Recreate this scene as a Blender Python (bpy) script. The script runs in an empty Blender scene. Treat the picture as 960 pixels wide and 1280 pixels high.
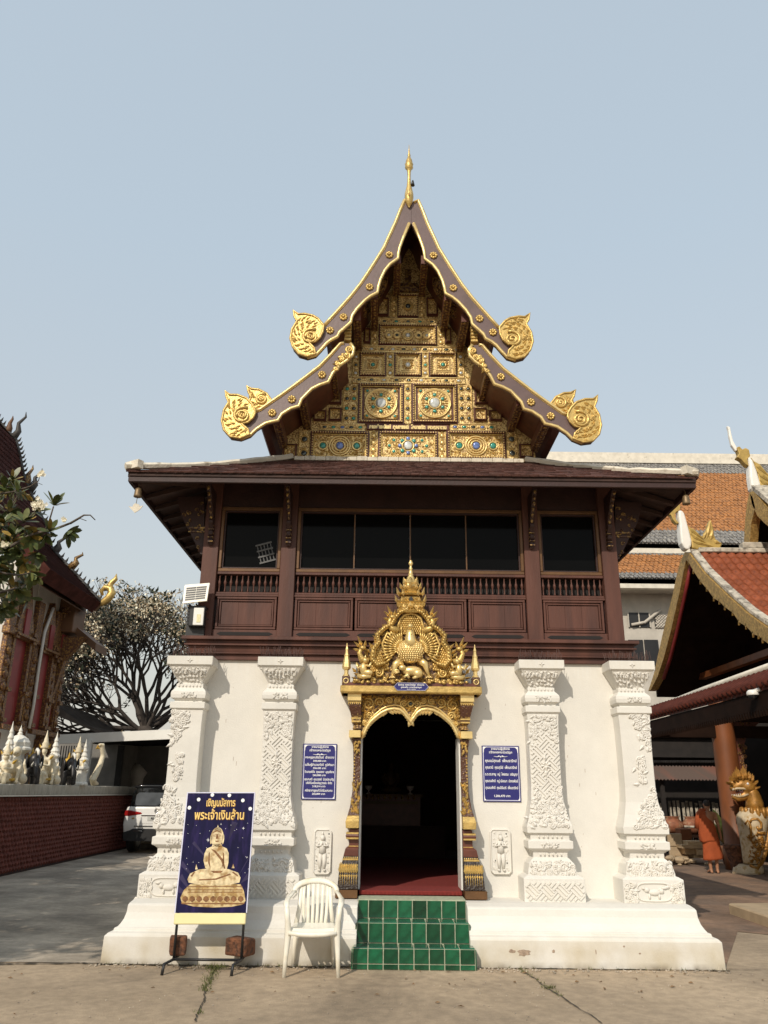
import bpy, bmesh, math, random
from math import sin, cos, pi, radians, sqrt, atan2
from mathutils import Vector, Matrix, Euler
from mathutils.geometry import tessellate_polygon
SC = bpy.context.scene
COL = SC.collection
rnd = random.Random(7)

# ------------------------------------------------------------------ camera
F, TILT, YAW, ROLL, CX, CD, CH = 997.67, .33756, .002217, .011024, -.375, 10.2, 1.7
_f0 = Vector((sin(YAW), cos(YAW), 0)); _r0 = Vector((cos(YAW), -sin(YAW), 0)); _u0 = Vector((0, 0, 1))
CF = _f0*cos(TILT) + _u0*sin(TILT); _u1 = _u0*cos(TILT) - _f0*sin(TILT)
CR = _r0*cos(ROLL) + _u1*sin(ROLL); CU = _u1*cos(ROLL) - _r0*sin(ROLL)
CO = Vector((CX, -CD, CH))
cam = bpy.data.cameras.new('camera'); cam.sensor_fit = 'HORIZONTAL'; cam.sensor_width = 36
cam.lens = F*36/960; cam.clip_start = .05; cam.clip_end = 2000
camo = bpy.data.objects.new('camera', cam); COL.objects.link(camo)
camo.matrix_world = Matrix(((CR.x, CU.x, -CF.x, CO.x), (CR.y, CU.y, -CF.y, CO.y), (CR.z, CU.z, -CF.z, CO.z), (0, 0, 0, 1)))
SC.camera = camo

def at(px, py, Y=None, X=None, Z=None):
    """where the sight line through a photo point meets a known real plane"""
    d = CF + CR*((px-480)/F) - CU*((py-640)/F)
    if Y is not None: t = (Y-CO.y)/d.y
    elif X is not None: t = (X-CO.x)/d.x
    else: t = (Z-CO.z)/d.z
    return CO + d*t

# ------------------------------------------------------------------ sky, sun, exposure
SUN_EL, SUN_AZ = radians(37), radians(205)
world = bpy.data.worlds.new('World'); SC.world = world; world.use_nodes = True
wn = world.node_tree; bg = wn.nodes['Background']
sky = wn.nodes.new('ShaderNodeTexSky'); sky.sky_type = 'NISHITA'; sky.sun_disc = False
sky.sun_elevation = SUN_EL; sky.sun_rotation = SUN_AZ
sky.air_density = 2.0; sky.dust_density = 2.0; sky.ozone_density = 3.0; sky.altitude = 0
hsv = wn.nodes.new('ShaderNodeHueSaturation'); hsv.inputs['Saturation'].default_value = .82; hsv.inputs['Value'].default_value = 1.0
wn.links.new(sky.outputs[0], hsv.inputs['Color'])
# dry-season haze: the clear-sky colours are veiled by a pale, even haze, greyer towards the horizon
wtc = wn.nodes.new('ShaderNodeTexCoord'); wsp = wn.nodes.new('ShaderNodeSeparateXYZ'); wn.links.new(wtc.outputs['Generated'], wsp.inputs[0])
wr = wn.nodes.new('ShaderNodeMapRange'); wr.inputs[1].default_value = .0; wr.inputs[2].default_value = .6; wn.links.new(wsp.outputs[2], wr.inputs[0])
hz = wn.nodes.new('ShaderNodeMix'); hz.data_type = 'RGBA'; hz.clamp_factor = True
hz.inputs[6].default_value = (3.35, 3.2, 3.12, 1); hz.inputs[7].default_value = (3.08, 3.58, 3.98, 1); wn.links.new(wr.outputs[0], hz.inputs[0])
wm = wn.nodes.new('ShaderNodeMix'); wm.data_type = 'RGBA'; wm.inputs[0].default_value = .72
wn.links.new(hsv.outputs[0], wm.inputs[6]); wn.links.new(hz.outputs[2], wm.inputs[7])
wn.links.new(wm.outputs[2], bg.inputs[0]); bg.inputs[1].default_value = .15
sun = bpy.data.lights.new('sun', 'SUN'); sun.energy = 2.65; sun.angle = radians(.55); sun.color = (1, .905, .77)
suno = bpy.data.objects.new('sun', sun); COL.objects.link(suno)
sd = Vector((sin(SUN_AZ)*cos(SUN_EL), cos(SUN_AZ)*cos(SUN_EL), sin(SUN_EL)))
suno.rotation_euler = sd.to_track_quat('Z', 'Y').to_euler(); suno.location = sd*60
SC.view_settings.view_transform = 'Standard'; SC.view_settings.look = 'None'
SC.view_settings.exposure = .28; SC.view_settings.gamma = 1
SC.cycles.max_bounces = 8; SC.cycles.diffuse_bounces = 4

# ------------------------------------------------------------------ materials
def mat(name, col, rough=.7, metal=0, var=.12, vscale=3, bump=0, bscale=40, col2=None, c2scale=6, c2amt=.5, spec=.5, stretch=None, coat=0, vor=None):
    m = bpy.data.materials.new(name); m.use_nodes = True
    nt = m.node_tree; N = nt.nodes; L = nt.links; b = N['Principled BSDF']
    b.inputs['Roughness'].default_value = rough; b.inputs['Metallic'].default_value = metal
    b.inputs['Specular IOR Level'].default_value = spec; b.inputs['Coat Weight'].default_value = coat
    tc = N.new('ShaderNodeTexCoord'); vec = tc.outputs['Object']
    if stretch:
        mp = N.new('ShaderNodeMapping'); mp.inputs['Scale'].default_value = stretch; L.new(vec, mp.inputs[0]); vec = mp.outputs[0]
    n = N.new('ShaderNodeTexNoise'); n.inputs['Scale'].default_value = vscale; n.inputs['Detail'].default_value = 6; L.new(vec, n.inputs[0])
    r = N.new('ShaderNodeMapRange'); r.inputs[1].default_value = .3; r.inputs[2].default_value = .7; L.new(n.outputs[0], r.inputs[0])
    r.inputs[3].default_value = 1-var; r.inputs[4].default_value = 1+var
    mul = N.new('ShaderNodeVectorMath'); mul.operation = 'SCALE'; mul.inputs[0].default_value = col[:3]; L.new(r.outputs[0], mul.inputs['Scale'])
    out = mul.outputs[0]
    if col2:
        n2 = N.new('ShaderNodeTexNoise'); n2.inputs['Scale'].default_value = c2scale; n2.inputs['Detail'].default_value = 5; L.new(vec, n2.inputs[0])
        rr = N.new('ShaderNodeMapRange'); rr.inputs[1].default_value = 1-c2amt-.08; rr.inputs[2].default_value = 1-c2amt+.08; L.new(n2.outputs[0], rr.inputs[0])
        mx = N.new('ShaderNodeMix'); mx.data_type = 'RGBA'; L.new(rr.outputs[0], mx.inputs[0]); L.new(out, mx.inputs[6]); mx.inputs[7].default_value = (*col2[:3], 1)
        out = mx.outputs[2]
    if vor:   # gilded relief: voronoi scale, colour of the recesses
        vs, vc, lo, hi = vor
        v = N.new('ShaderNodeTexVoronoi'); v.feature = 'SMOOTH_F1'; v.inputs['Scale'].default_value = vs; L.new(vec, v.inputs[0])
        nn = N.new('ShaderNodeTexNoise'); nn.inputs['Scale'].default_value = vs*1.3; L.new(vec, nn.inputs[0])
        ad = N.new('ShaderNodeMath'); L.new(v.outputs[0], ad.inputs[0]); L.new(nn.outputs[0], ad.inputs[1])
        rv = N.new('ShaderNodeMapRange'); rv.inputs[1].default_value = lo; rv.inputs[2].default_value = hi; L.new(ad.outputs[0], rv.inputs[0])
        mx = N.new('ShaderNodeMix'); mx.data_type = 'RGBA'; L.new(rv.outputs[0], mx.inputs[0]); L.new(out, mx.inputs[6]); mx.inputs[7].default_value = (*vc, 1)
        out = mx.outputs[2]
        bp = N.new('ShaderNodeBump'); bp.inputs['Strength'].default_value = .45; bp.inputs['Distance'].default_value = .02; bp.invert = True
        L.new(ad.outputs[0], bp.inputs['Height']); L.new(bp.outputs[0], b.inputs['Normal'])
        mm = N.new('ShaderNodeMapRange'); mm.inputs[3].default_value = metal; mm.inputs[4].default_value = 0; L.new(rv.outputs[0], mm.inputs[0]); L.new(mm.outputs[0], b.inputs['Metallic'])
    L.new(out, b.inputs['Base Color'])
    if bump and not vor:
        nb = N.new('ShaderNodeTexNoise'); nb.inputs['Scale'].default_value = bscale; nb.inputs['Detail'].default_value = 8; L.new(vec, nb.inputs[0])
        bp = N.new('ShaderNodeBump'); bp.inputs['Strength'].default_value = bump; bp.inputs['Distance'].default_value = .02
        L.new(nb.outputs[0], bp.inputs['Height']); L.new(bp.outputs[0], b.inputs['Normal'])
    return m

def speckle(m, scale=140, amt=.22, patch=.35, pscale=.55, mid=.14):
    """fine aggregate grain and broad wear patches for concrete and paving"""
    nt = m.node_tree; N = nt.nodes; L = nt.links; b = N['Principled BSDF']; src = b.inputs['Base Color'].links[0].from_socket
    tc = N.new('ShaderNodeTexCoord')
    for (sc, am, lo, hi, det) in ((scale, amt, .35, .65, 3), (pscale, patch, .38, .66, 9), (9, mid, .4, .6, 8)):
        n = N.new('ShaderNodeTexNoise'); n.inputs['Scale'].default_value = sc; n.inputs['Detail'].default_value = det; n.inputs['Roughness'].default_value = .62; L.new(tc.outputs['Object'], n.inputs[0])
        r = N.new('ShaderNodeMapRange'); r.inputs[1].default_value = lo; r.inputs[2].default_value = hi; r.inputs[3].default_value = 1-am; r.inputs[4].default_value = 1+am*.55; L.new(n.outputs[0], r.inputs[0])
        s = N.new('ShaderNodeVectorMath'); s.operation = 'SCALE'; L.new(src, s.inputs[0]); L.new(r.outputs[0], s.inputs['Scale']); src = s.outputs[0]
    L.new(src, b.inputs['Base Color']); return m

def vary(m, amt=.25):
    """each object that uses the material gets its own slight shade (glaze or firing differences)"""
    nt = m.node_tree; N = nt.nodes; L = nt.links; b = N['Principled BSDF']
    src = b.inputs['Base Color'].links[0].from_socket
    oi = N.new('ShaderNodeObjectInfo'); r = N.new('ShaderNodeMapRange'); r.inputs[3].default_value = 1-amt; r.inputs[4].default_value = 1+amt
    L.new(oi.outputs['Random'], r.inputs[0])
    s = N.new('ShaderNodeVectorMath'); s.operation = 'SCALE'; L.new(src, s.inputs[0]); L.new(r.outputs[0], s.inputs['Scale']); L.new(s.outputs[0], b.inputs['Base Color'])
    return m

def stain(m, z0, z1, col, nscale=5, amt=.7, streak=(1, 1, .3)):
    """old damp stains that grow from a height, broken up by noise"""
    nt = m.node_tree; N = nt.nodes; L = nt.links; b = N['Principled BSDF']
    src = b.inputs['Base Color'].links[0].from_socket
    g = N.new('ShaderNodeNewGeometry'); sp = N.new('ShaderNodeSeparateXYZ'); L.new(g.outputs['Position'], sp.inputs[0])
    r = N.new('ShaderNodeMapRange'); r.inputs[1].default_value = z0; r.inputs[2].default_value = z1; L.new(sp.outputs[2], r.inputs[0])
    mp = N.new('ShaderNodeMapping'); mp.inputs['Scale'].default_value = streak; L.new(g.outputs['Position'], mp.inputs[0])
    n = N.new('ShaderNodeTexNoise'); n.inputs['Scale'].default_value = nscale; n.inputs['Detail'].default_value = 7; L.new(mp.outputs[0], n.inputs[0])
    r2 = N.new('ShaderNodeMapRange'); r2.inputs[1].default_value = .32; r2.inputs[2].default_value = .72; L.new(n.outputs[0], r2.inputs[0])
    mu = N.new('ShaderNodeMath'); mu.operation = 'MULTIPLY'; L.new(r.outputs[0], mu.inputs[0]); L.new(r2.outputs[0], mu.inputs[1])
    m2 = N.new('ShaderNodeMath'); m2.operation = 'MULTIPLY'; L.new(mu.outputs[0], m2.inputs[0]); m2.inputs[1].default_value = amt
    mx = N.new('ShaderNodeMix'); mx.data_type = 'RGBA'; L.new(m2.outputs[0], mx.inputs[0]); L.new(src, mx.inputs[6]); mx.inputs[7].default_value = (*col, 1)
    L.new(mx.outputs[2], b.inputs['Base Color']); return m

M = {}
M['plaster'] = stain(stain(mat('white_plaster', (.70, .675, .62), .8, var=.035, vscale=1.6, bump=.12, bscale=60), .36, .16, (.50, .43, .30), 3, .9, (1, 1, .8)), 2.9, 3.3, (.62, .55, .43), 9, .35, (3, 1, .25))
stain(M['plaster'], .07, .0, (.19, .145, .095), 7, .95, (1, 1, .6))
M['stucco'] = stain(mat('white_stucco_relief', (.70, .67, .615), .8, var=.05, vscale=6, bump=.1, bscale=90), 1.2, .5, (.62, .55, .42), 12, .4)
M['brown'] = mat('brown_painted_wood', (.108, .045, .032), .55, var=.2, vscale=4, bump=.15, bscale=30, stretch=(1.6, 1, .25), col2=(.074, .034, .027), c2scale=2.2, c2amt=.45, spec=.3)
M['brown_dark'] = mat('dark_brown_wood', (.034, .012, .009), .6, var=.25, vscale=5, bump=.15, bscale=30)
M['soffit'] = mat('old_soffit_wood', (.042, .018, .012), .75, var=.35, vscale=6, bump=.2, bscale=25, stretch=(1, .3, 1))
M['barge'] = mat('mauve_brown_bargeboard', (.135, .086, .080), .42, var=.13, vscale=3, bump=.08, bscale=25, col2=(.11, .07, .06), c2scale=3, c2amt=.38)
M['shingle'] = mat('brown_shingle', (.085, .034, .025), .85, var=.4, vscale=9, bump=.6, bscale=40, col2=(.17, .11, .085), c2scale=22, c2amt=.30)
M['hipcap'] = mat('white_mortar_cap', (.66, .60, .49), .85, var=.12, vscale=6, bump=.4, bscale=30, col2=(.33, .28, .21), c2scale=9, c2amt=.36)
M['gold'] = mat('gold_leaf', (.60, .41, .135), .36, .5, var=.22, vscale=14, bump=.25, bscale=60)
M['gold_bright'] = mat('polished_gold', (.80, .60, .26), .32, .5, var=.12, vscale=9, bump=.12, bscale=50)
M['gold_relief'] = mat('gilded_carving', (.86, .65, .28), .42, .25, var=.25, vscale=12, vor=(52, (.27, .135, .04), .84, 1.15))
M['gold_old'] = mat('darkened_gilded_carving', (.42, .265, .085), .45, .45, var=.35, vscale=12, vor=(30, (.07, .026, .013), .70, 1.05))
M['lacquer'] = mat('red_brown_lacquer', (.115, .036, .022), .42, var=.25, vscale=8, bump=.1)
M['lacquer_gold'] = mat('gold_pattern_on_brown_lacquer', (.66, .43, .12), .42, .55, var=.2, vscale=10, vor=(44, (.085, .032, .016), .46, .66))
M['ochre'] = mat('gilt_brown_moulding', (.125, .060, .022), .45, .25, var=.2, vscale=8)
M['mirror'] = mat('mirror_glass_inlay', (.62, .64, .61), .2, .2, var=.2, vscale=20)
M['gem_green'] = mat('green_glass_inlay', (.06, .30, .24), .15, .1, var=.4, vscale=30)
M['gem_blue'] = mat('blue_glass_inlay', (.15, .22, .48), .15, .1, var=.4, vscale=30)
M['gem_dark'] = mat('dark_mirror_inlay', (.09, .10, .09), .1, .5, var=.3)
M['pane'] = mat('dark_window_glass', (.004, .004, .004), .08, var=.1, spec=.06)
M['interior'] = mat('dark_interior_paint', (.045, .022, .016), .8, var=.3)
M['black'] = mat('black_metal', (.018, .018, .019), .45, var=.2)
M['grout'] = mat('pale_grout', (.38, .40, .29), .85, var=.2, vscale=20)
M['tile'] = vary(mat('green_glazed_tile', (.004, .064, .028), .12, var=.3, vscale=10, col2=(.008, .108, .048), c2scale=7, c2amt=.45, coat=.25), .48)
M['carpet'] = mat('red_carpet', (.20, .022, .017), .95, var=.2, vscale=25, bump=.5, bscale=200)
M['white_metal'] = mat('white_enamel', (.78, .77, .72), .4, var=.04)
M['plastic'] = mat('cream_plastic', (.80, .765, .66), .36, var=.05, vscale=5, col2=(.70, .62, .44), c2scale=4, c2amt=.35)
M['blue'] = mat('blue_enamel_plate', (.022, .022, .155), .3, var=.08)
M['lilac'] = mat('pale_lilac_print', (.62, .62, .78), .4, var=.05)
M['white'] = mat('white_print', (.85, .85, .85), .45, var=.02)
M['concrete'] = mat('warm_concrete', (.45, .345, .235), .9, var=.16, vscale=.9, bump=.25, bscale=55, col2=(.36, .275, .185), c2scale=1.1, c2amt=.42)
M['drive'] = mat('grey_concrete_drive', (.46, .39, .305), .9, var=.2, vscale=1.1, bump=.25, bscale=45, col2=(.33, .28, .22), c2scale=.9, c2amt=.45)
M['pave'] = mat('red_brown_paving', (.27, .17, .11), .9, var=.2, vscale=1.2, bump=.2, bscale=40, col2=(.20, .135, .095), c2scale=1.4, c2amt=.45)
M['crack'] = mat('dirt_in_joint', (.055, .043, .030), 1, var=.3, vscale=20)
M['step_stone'] = mat('tan_kerb_stone', (.40, .30, .19), .85, var=.15, vscale=4, bump=.2)
M['grass'] = mat('dry_weeds', (.10, .11, .030), .9, var=.4, vscale=40)

for k_ in ('concrete', 'drive', 'pave'): speckle(M[k_])
for k_ in ('plaster',): speckle(M[k_], 60, .02, .035, .8, .018)
# ------------------------------------------------------------------ mesh builder
class MB:
    def __init__(s): s.v = []; s.f = []; s.mi = []; s.sm = []; s.X = None
    def add(s, vs, fs, m=0, smooth=False):
        o = len(s.v)
        if s.X is not None: vs = [s.X @ Vector(p) for p in vs]
        s.v += [tuple(p) for p in vs]
        for f in fs: s.f.append(tuple(i+o for i in f)); s.mi.append(m); s.sm.append(smooth)
    def box(s, x0, x1, y0, y1, z0, z1, m=0):
        s.add([(x0,y0,z0),(x1,y0,z0),(x1,y1,z0),(x0,y1,z0),(x0,y0,z1),(x1,y0,z1),(x1,y1,z1),(x0,y1,z1)],
              [(0,3,2,1),(4,5,6,7),(0,1,5,4),(1,2,6,5),(2,3,7,6),(3,0,4,7)], m)
    def stack(s, secs, m=0, cap=True, smooth=False):
        """rect sections (z, x0, x1, y0, y1) joined upwards"""
        vs = []; fs = []
        for (z, x0, x1, y0, y1) in secs: vs += [(x0,y0,z),(x1,y0,z),(x1,y1,z),(x0,y1,z)]
        n = len(secs)
        for i in range(n-1):
            for k in range(4): a = i*4+k; b = i*4+(k+1) % 4; fs.append((a, b, b+4, a+4))
        if cap: fs.append((3,2,1,0)); q = (n-1)*4; fs.append((q,q+1,q+2,q+3))
        s.add(vs, fs, m, smooth)
    def prism(s, poly, y0, y1, m=0, mside=None, plane='XZ'):
        """outline in (x, z), extruded from y0 (front) to y1"""
        n = len(poly)
        area = sum(poly[i][0]*poly[(i+1) % n][1]-poly[(i+1) % n][0]*poly[i][1] for i in range(n))
        if area < 0: poly = poly[::-1]
        tri = tessellate_polygon([[Vector((p[0], p[1], 0)) for p in poly]])
        def q(p, y): return (p[0], y, p[1]) if plane == 'XZ' else (y, p[0], p[1])
        vs = [q(p, y0) for p in poly] + [q(p, y1) for p in poly]
        fs = []
        for t in tri:
            a, b, c = t
            ar = (poly[b][0]-poly[a][0])*(poly[c][1]-poly[a][1])-(poly[c][0]-poly[a][0])*(poly[b][1]-poly[a][1])
            if ar < 0: a, c = c, a
            fs.append((a, b, c)); fs.append((c+n, b+n, a+n))
        if plane != 'XZ': fs = [f[::-1] for f in fs]
        k0 = len(s.f); s.add(vs, fs, m)
        sd = [(i, i+n, (i+1) % n+n, (i+1) % n) for i in range(n)]
        if plane != 'XZ': sd = [f[::-1] for f in sd]
        # sides share no verts problem: re-add
        o = len(s.v)-len(vs)
        for f in sd: s.f.append(tuple(i+o for i in f)); s.mi.append(m if mside is None else mside); s.sm.append(False)
    def tube(s, pts, rad, n=6, m=0, caps=True, smooth=True, flat=1, closed=False):
        pts = [Vector(p) for p in pts]; k = len(pts)
        if not isinstance(rad, (list, tuple)): rad = [rad]*k
        vs = []; fs = []; up = None
        for i in range(k):
            if closed: t = pts[(i+1) % k]-pts[i-1]
            else: t = pts[min(i+1, k-1)]-pts[max(i-1, 0)]
            if t.length < 1e-9: t = Vector((0, 0, 1))
            t.normalize()
            if up is None:
                up = Vector((0, -1, 0)) if abs(t.y) < .9 else Vector((1, 0, 0))
            up = up - t*up.dot(t)
            if up.length < 1e-6: up = t.orthogonal()
            up.normalize(); si = t.cross(up)
            for j in range(n):
                a = 2*pi*j/n; vs.append(pts[i]+(up*cos(a)*flat+si*sin(a))*rad[i])
        for i in range(k if closed else k-1):
            for j in range(n):
                a = i*n+j; b = i*n+(j+1) % n; c = ((i+1) % k)*n+(j+1) % n; d = ((i+1) % k)*n+j
                fs.append((a, b, c, d))
        if caps and not closed: fs.append(tuple(range(n))[::-1]); fs.append(tuple(range((k-1)*n, k*n)))
        s.add(vs, fs, m, smooth)
    def lathe(s, prof, n=12, c=(0, 0, 0), m=0, smooth=True, sx=1, sy=1):
        vs = []; fs = []
        for (r, z) in prof:
            for j in range(n): a = 2*pi*j/n; vs.append((c[0]+r*cos(a)*sx, c[1]+r*sin(a)*sy, c[2]+z))
        for i in range(len(prof)-1):
            for j in range(n): a = i*n+j; b = i*n+(j+1) % n; fs.append((a, b, b+n, a+n))
        fs.append(tuple(range(n))[::-1]); q = (len(prof)-1)*n; fs.append(tuple(range(q, q+n)))
        s.add(vs, fs, m, smooth)
    def ell(s, c, r, nu=8, nv=5, m=0, rot=None, smooth=True):
        if not isinstance(r, (list, tuple)): r = (r, r, r)
        R = rot if rot is not None else Matrix.Identity(3); c = Vector(c); vs = []; fs = []
        for i in range(1, nv):
            t = pi*i/nv
            for j in range(nu): a = 2*pi*j/nu; vs.append(c+R @ Vector((r[0]*sin(t)*cos(a), r[1]*sin(t)*sin(a), -r[2]*cos(t))))
        b0 = len(vs); vs.append(c+R @ Vector((0, 0, -r[2]))); vs.append(c+R @ Vector((0, 0, r[2])))
        for i in range(nv-2):
            for j in range(nu): a = i*nu+j; b = i*nu+(j+1) % nu; fs.append((a, b, b+nu, a+nu))
        for j in range(nu):
            fs.append((b0, (j+1) % nu, j)); q = (nv-2)*nu; fs.append((b0+1, q+j, q+(j+1) % nu))
        s.add(vs, fs, m, smooth)
    def rings(s, secs, n=14, m=0, smooth=True):
        """loft of ellipses (centre, rx, ry) stacked roughly along z"""
        vs = []; fs = []
        for (c, rx, ry) in secs:
            for j in range(n): a = 2*pi*j/n; vs.append((c[0]+rx*cos(a), c[1]+ry*sin(a), c[2]))
        for i in range(len(secs)-1):
            for j in range(n): a = i*n+j; b = i*n+(j+1) % n; fs.append((a, b, b+n, a+n))
        fs.append(tuple(range(n))[::-1]); q = (len(secs)-1)*n; fs.append(tuple(range(q, q+n)))
        s.add(vs, fs, m, smooth)
    def spiral(s, c, r, turns=1.6, start=0, hand=1, rad=.01, y=0, n=5, seg=14, m=0, inner=.18, flat=.8):
        """a carved curl lying on a wall plane (x, z) at depth y"""
        pts = []; rr = []
        for i in range(seg+1):
            t = i/seg; a = start+hand*t*turns*2*pi; q = r*(1-t*(1-inner))
            pts.append((c[0]+q*cos(a), y, c[1]+q*sin(a))); rr.append(rad*(1-.45*t))
        s.tube(pts, rr, n, m, flat=flat)
        s.ell(pts[-1], (rad*1.2, rad, rad*1.2), 6, 4, m)
    def leaf(s, c, l, w, ang, y=0, th=.012, m=0):
        """a flame or leaf of carving lying on a wall plane, ridge proud"""
        dx, dz = cos(ang), sin(ang); nx, nz = -dz, dx
        P = lambda u, v, h: (c[0]+dx*u*l+nx*v*w, y-h, c[1]+dz*u*l+nz*v*w)
        vs = [P(0, 0, 0), P(.3, .5, 0), P(.7, .3, 0), P(1, .12, 0), P(.7, -.2, 0), P(.3, -.45, 0), P(.35, .03, th), P(.7, .05, th*.8)]
        s.add(vs, [(0, 6, 1), (1, 6, 7, 2), (2, 7, 3), (3, 7, 4), (4, 7, 6, 5), (5, 6, 0)], m, False)
    def build(s, name, mats, parent=None, bevel=0, seg=1, remesh=0, smooth=0, sub=0, kind=None, label=None):
        me = bpy.data.meshes.new(name); me.from_pydata(s.v, [], s.f)
        if not isinstance(mats, (list, tuple)): mats = [mats]
        for k in mats: me.materials.append(M[k] if isinstance(k, str) else k)
        me.polygons.foreach_set('material_index', s.mi); me.polygons.foreach_set('use_smooth', s.sm); me.update()
        o = bpy.data.objects.new(name, me); COL.objects.link(o)
        if parent: o.parent = parent
        if remesh:
            r = o.modifiers.new('remesh', 'REMESH'); r.mode = 'VOXEL'; r.voxel_size = remesh; r.use_smooth_shade = True
            if smooth: q = o.modifiers.new('smooth', 'SMOOTH'); q.iterations = smooth; q.factor = .5
        if bevel:
            b = o.modifiers.new('bevel', 'BEVEL'); b.width = bevel; b.segments = seg; b.limit_method = 'ANGLE'; b.angle_limit = radians(40)
        if kind: o['kind'] = kind
        if label: o['label'] = label
        return o

def thing(name, label, cat, loc=(0, 0, 0), rz=0, group=None, rot=None):
    o = bpy.data.objects.new(name, None); COL.objects.link(o); o.location = loc
    o.rotation_euler = rot if rot else (0, 0, rz); o.empty_display_size = .2
    tag(o, label, cat, group); return o
def tag(o, label, cat, group=None):
    o['label'] = label; o['category'] = cat
    if group: o['group'] = group
    return o
def inst(src, parent=None, M4=None, name=None):
    o = src.copy(); COL.objects.link(o); o.parent = parent
    if M4 is not None: o.matrix_local = M4
    return o
KIDS = {}
def copy_tree(o, parent=None):
    c = o.copy(); COL.objects.link(c); c.parent = parent
    for ch in list(o.children): copy_tree(ch, c)
    return c
def text_mesh(body, size, name, material, parent, loc, rot=(pi/2, 0, 0), bold=.0, align='CENTER', ext=.001, fit=None, spacing=1.0):
    cu = bpy.data.curves.new(name, 'FONT'); cu.body = body; cu.size = size; cu.align_x = align; cu.offset = bold; cu.extrude = ext
    cu.space_line = spacing; cu.resolution_u = 3
    t = bpy.data.objects.new(name, cu); COL.objects.link(t)
    dg = bpy.context.evaluated_depsgraph_get(); dg.update()
    me = bpy.data.meshes.new_from_object(t.evaluated_get(dg)); bpy.data.objects.remove(t)
    if fit:
        xs = [v.co.x for v in me.vertices]; w = max(xs)-min(xs)
        for v in me.vertices: v.co.x *= fit/w
    me.materials.clear(); me.materials.append(M[material])
    o = bpy.data.objects.new(name, me); COL.objects.link(o); o.parent = parent; o.location = loc; o.rotation_euler = rot
    return o
# ================================================================== ground
def sheet(name, pts, z, m, kind='structure'):
    b = MB(); b.add([(p[0], p[1], z) for p in pts], [tuple(range(len(pts)))]); return b.build(name, m, kind=kind)
sheet('ground', [(-300, -60), (300, -60), (300, 500), (-300, 500)], 0, 'concrete')
sheet('driveway', [(-8.0, -.86), (-3.2, -.86), (-3.2, 30), (-8.0, 30)], .006, 'drive')
sheet('pavement', [(3.35, -.6), (4.4, 1.6), (9.5, -2), (30, -2), (30, 24), (3.35, 24)], .006, 'pave')

def ragged_line(name, p, q, w, z, seed, n=40, m='crack'):
    r = random.Random(seed); b = MB(); vs = []; p = Vector(p); q = Vector(q); d = (q-p).normalized(); nn = Vector((-d.y, d.x)); off = 0
    for i in range(n+1):
        off += r.uniform(-.012, .012); off *= .93; c = p+(q-p)*i/n+nn*off; ww = w*r.uniform(.25, 1.3)
        vs += [(*(c+nn*ww), z), (*(c-nn*ww), z)]
    b.add(vs, [(2*i, 2*i+1, 2*i+3, 2*i+2) for i in range(n)]); return b.build(name, m, kind='structure')
gp = lambda x, y: tuple(at(x, y, Z=0)[:2])
ragged_line('ground_crack', gp(267, 1214), gp(243, 1278), .007, .010, 1)
ragged_line('ground_crack', gp(650, 1213), gp(748, 1281), .007, .010, 2)
ragged_line('ground_joint', gp(-20, 1206), gp(128, 1206), .022, .011, 3)
ragged_line('ground_joint', gp(862, 1214), gp(975, 1213), .007, .011, 4)
ragged_line('dirt_strip', (-3.25, -.93), (-.66, -.93), .028, .009, 5, 70)
ragged_line('dirt_strip', (.68, -.92), (3.25, -.93), .014, .009, 6, 70)
def tufts(name, spots, seed, h=.05):
    r = random.Random(seed); b = MB()
    for (x, y, n, s) in spots:
        for _ in range(n):
            px, py = x+r.gauss(0, s), y+r.gauss(0, s*.6); a = r.uniform(0, 2*pi); l = h*r.uniform(.4, 1.2); w = .004
            dx, dy = cos(a), sin(a); k = r.uniform(.2, .8)
            b.add([(px-dy*w, py+dx*w, .008), (px+dy*w, py-dx*w, .008), (px+dx*l*k, py+dy*l*k, l)], [(0, 1, 2)])
    return b.build(name, 'grass', kind='stuff')
def along(p, q, n, c, s): return [(p[0]+(q[0]-p[0])*i/n, p[1]+(q[1]-p[1])*i/n, c, s) for i in range(n+1)]
tufts('weeds', along(gp(267, 1213), gp(256, 1240), 10, 26, .03)+[(*gp(268, 1211), 170, .07), (*gp(250, 1268), 20, .03)]+along(gp(652, 1213), gp(700, 1246), 9, 9, .02)+[(*gp(686, 1236), 50, .03)]
      + along((-3.2, -.94), (-.7, -.94), 22, 4, .03)+along((.7, -.93), (3.2, -.94), 18, 3, .02), 4, .04)
# loose grit along the foot of the plinth
b = MB(); r = random.Random(5)
for _ in range(420):
    x = r.uniform(-3.3, 3.3)
    if abs(x) < .66: continue
    y = -.93-abs(r.gauss(0, .09)); s = r.uniform(.004, .016)
    b.ell((x, y, s*.5), (s, s*r.uniform(.6, 1), s*.6), 5, 4, smooth=False)
for _ in range(260):
    x, y = r.uniform(-3.4, 3.4), r.uniform(-3, -1.1); s = r.uniform(.003, .009); b.ell((x, y, s*.5), (s, s*.8, s*.6), 5, 4, smooth=False)
b.build('grit', 'drive', kind='stuff')

# ================================================================== scripture hall
H = thing('scripture_hall', 'small two-storey temple hall, white below, brown timber above, with a steep gilded gable', 'temple building')

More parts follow.
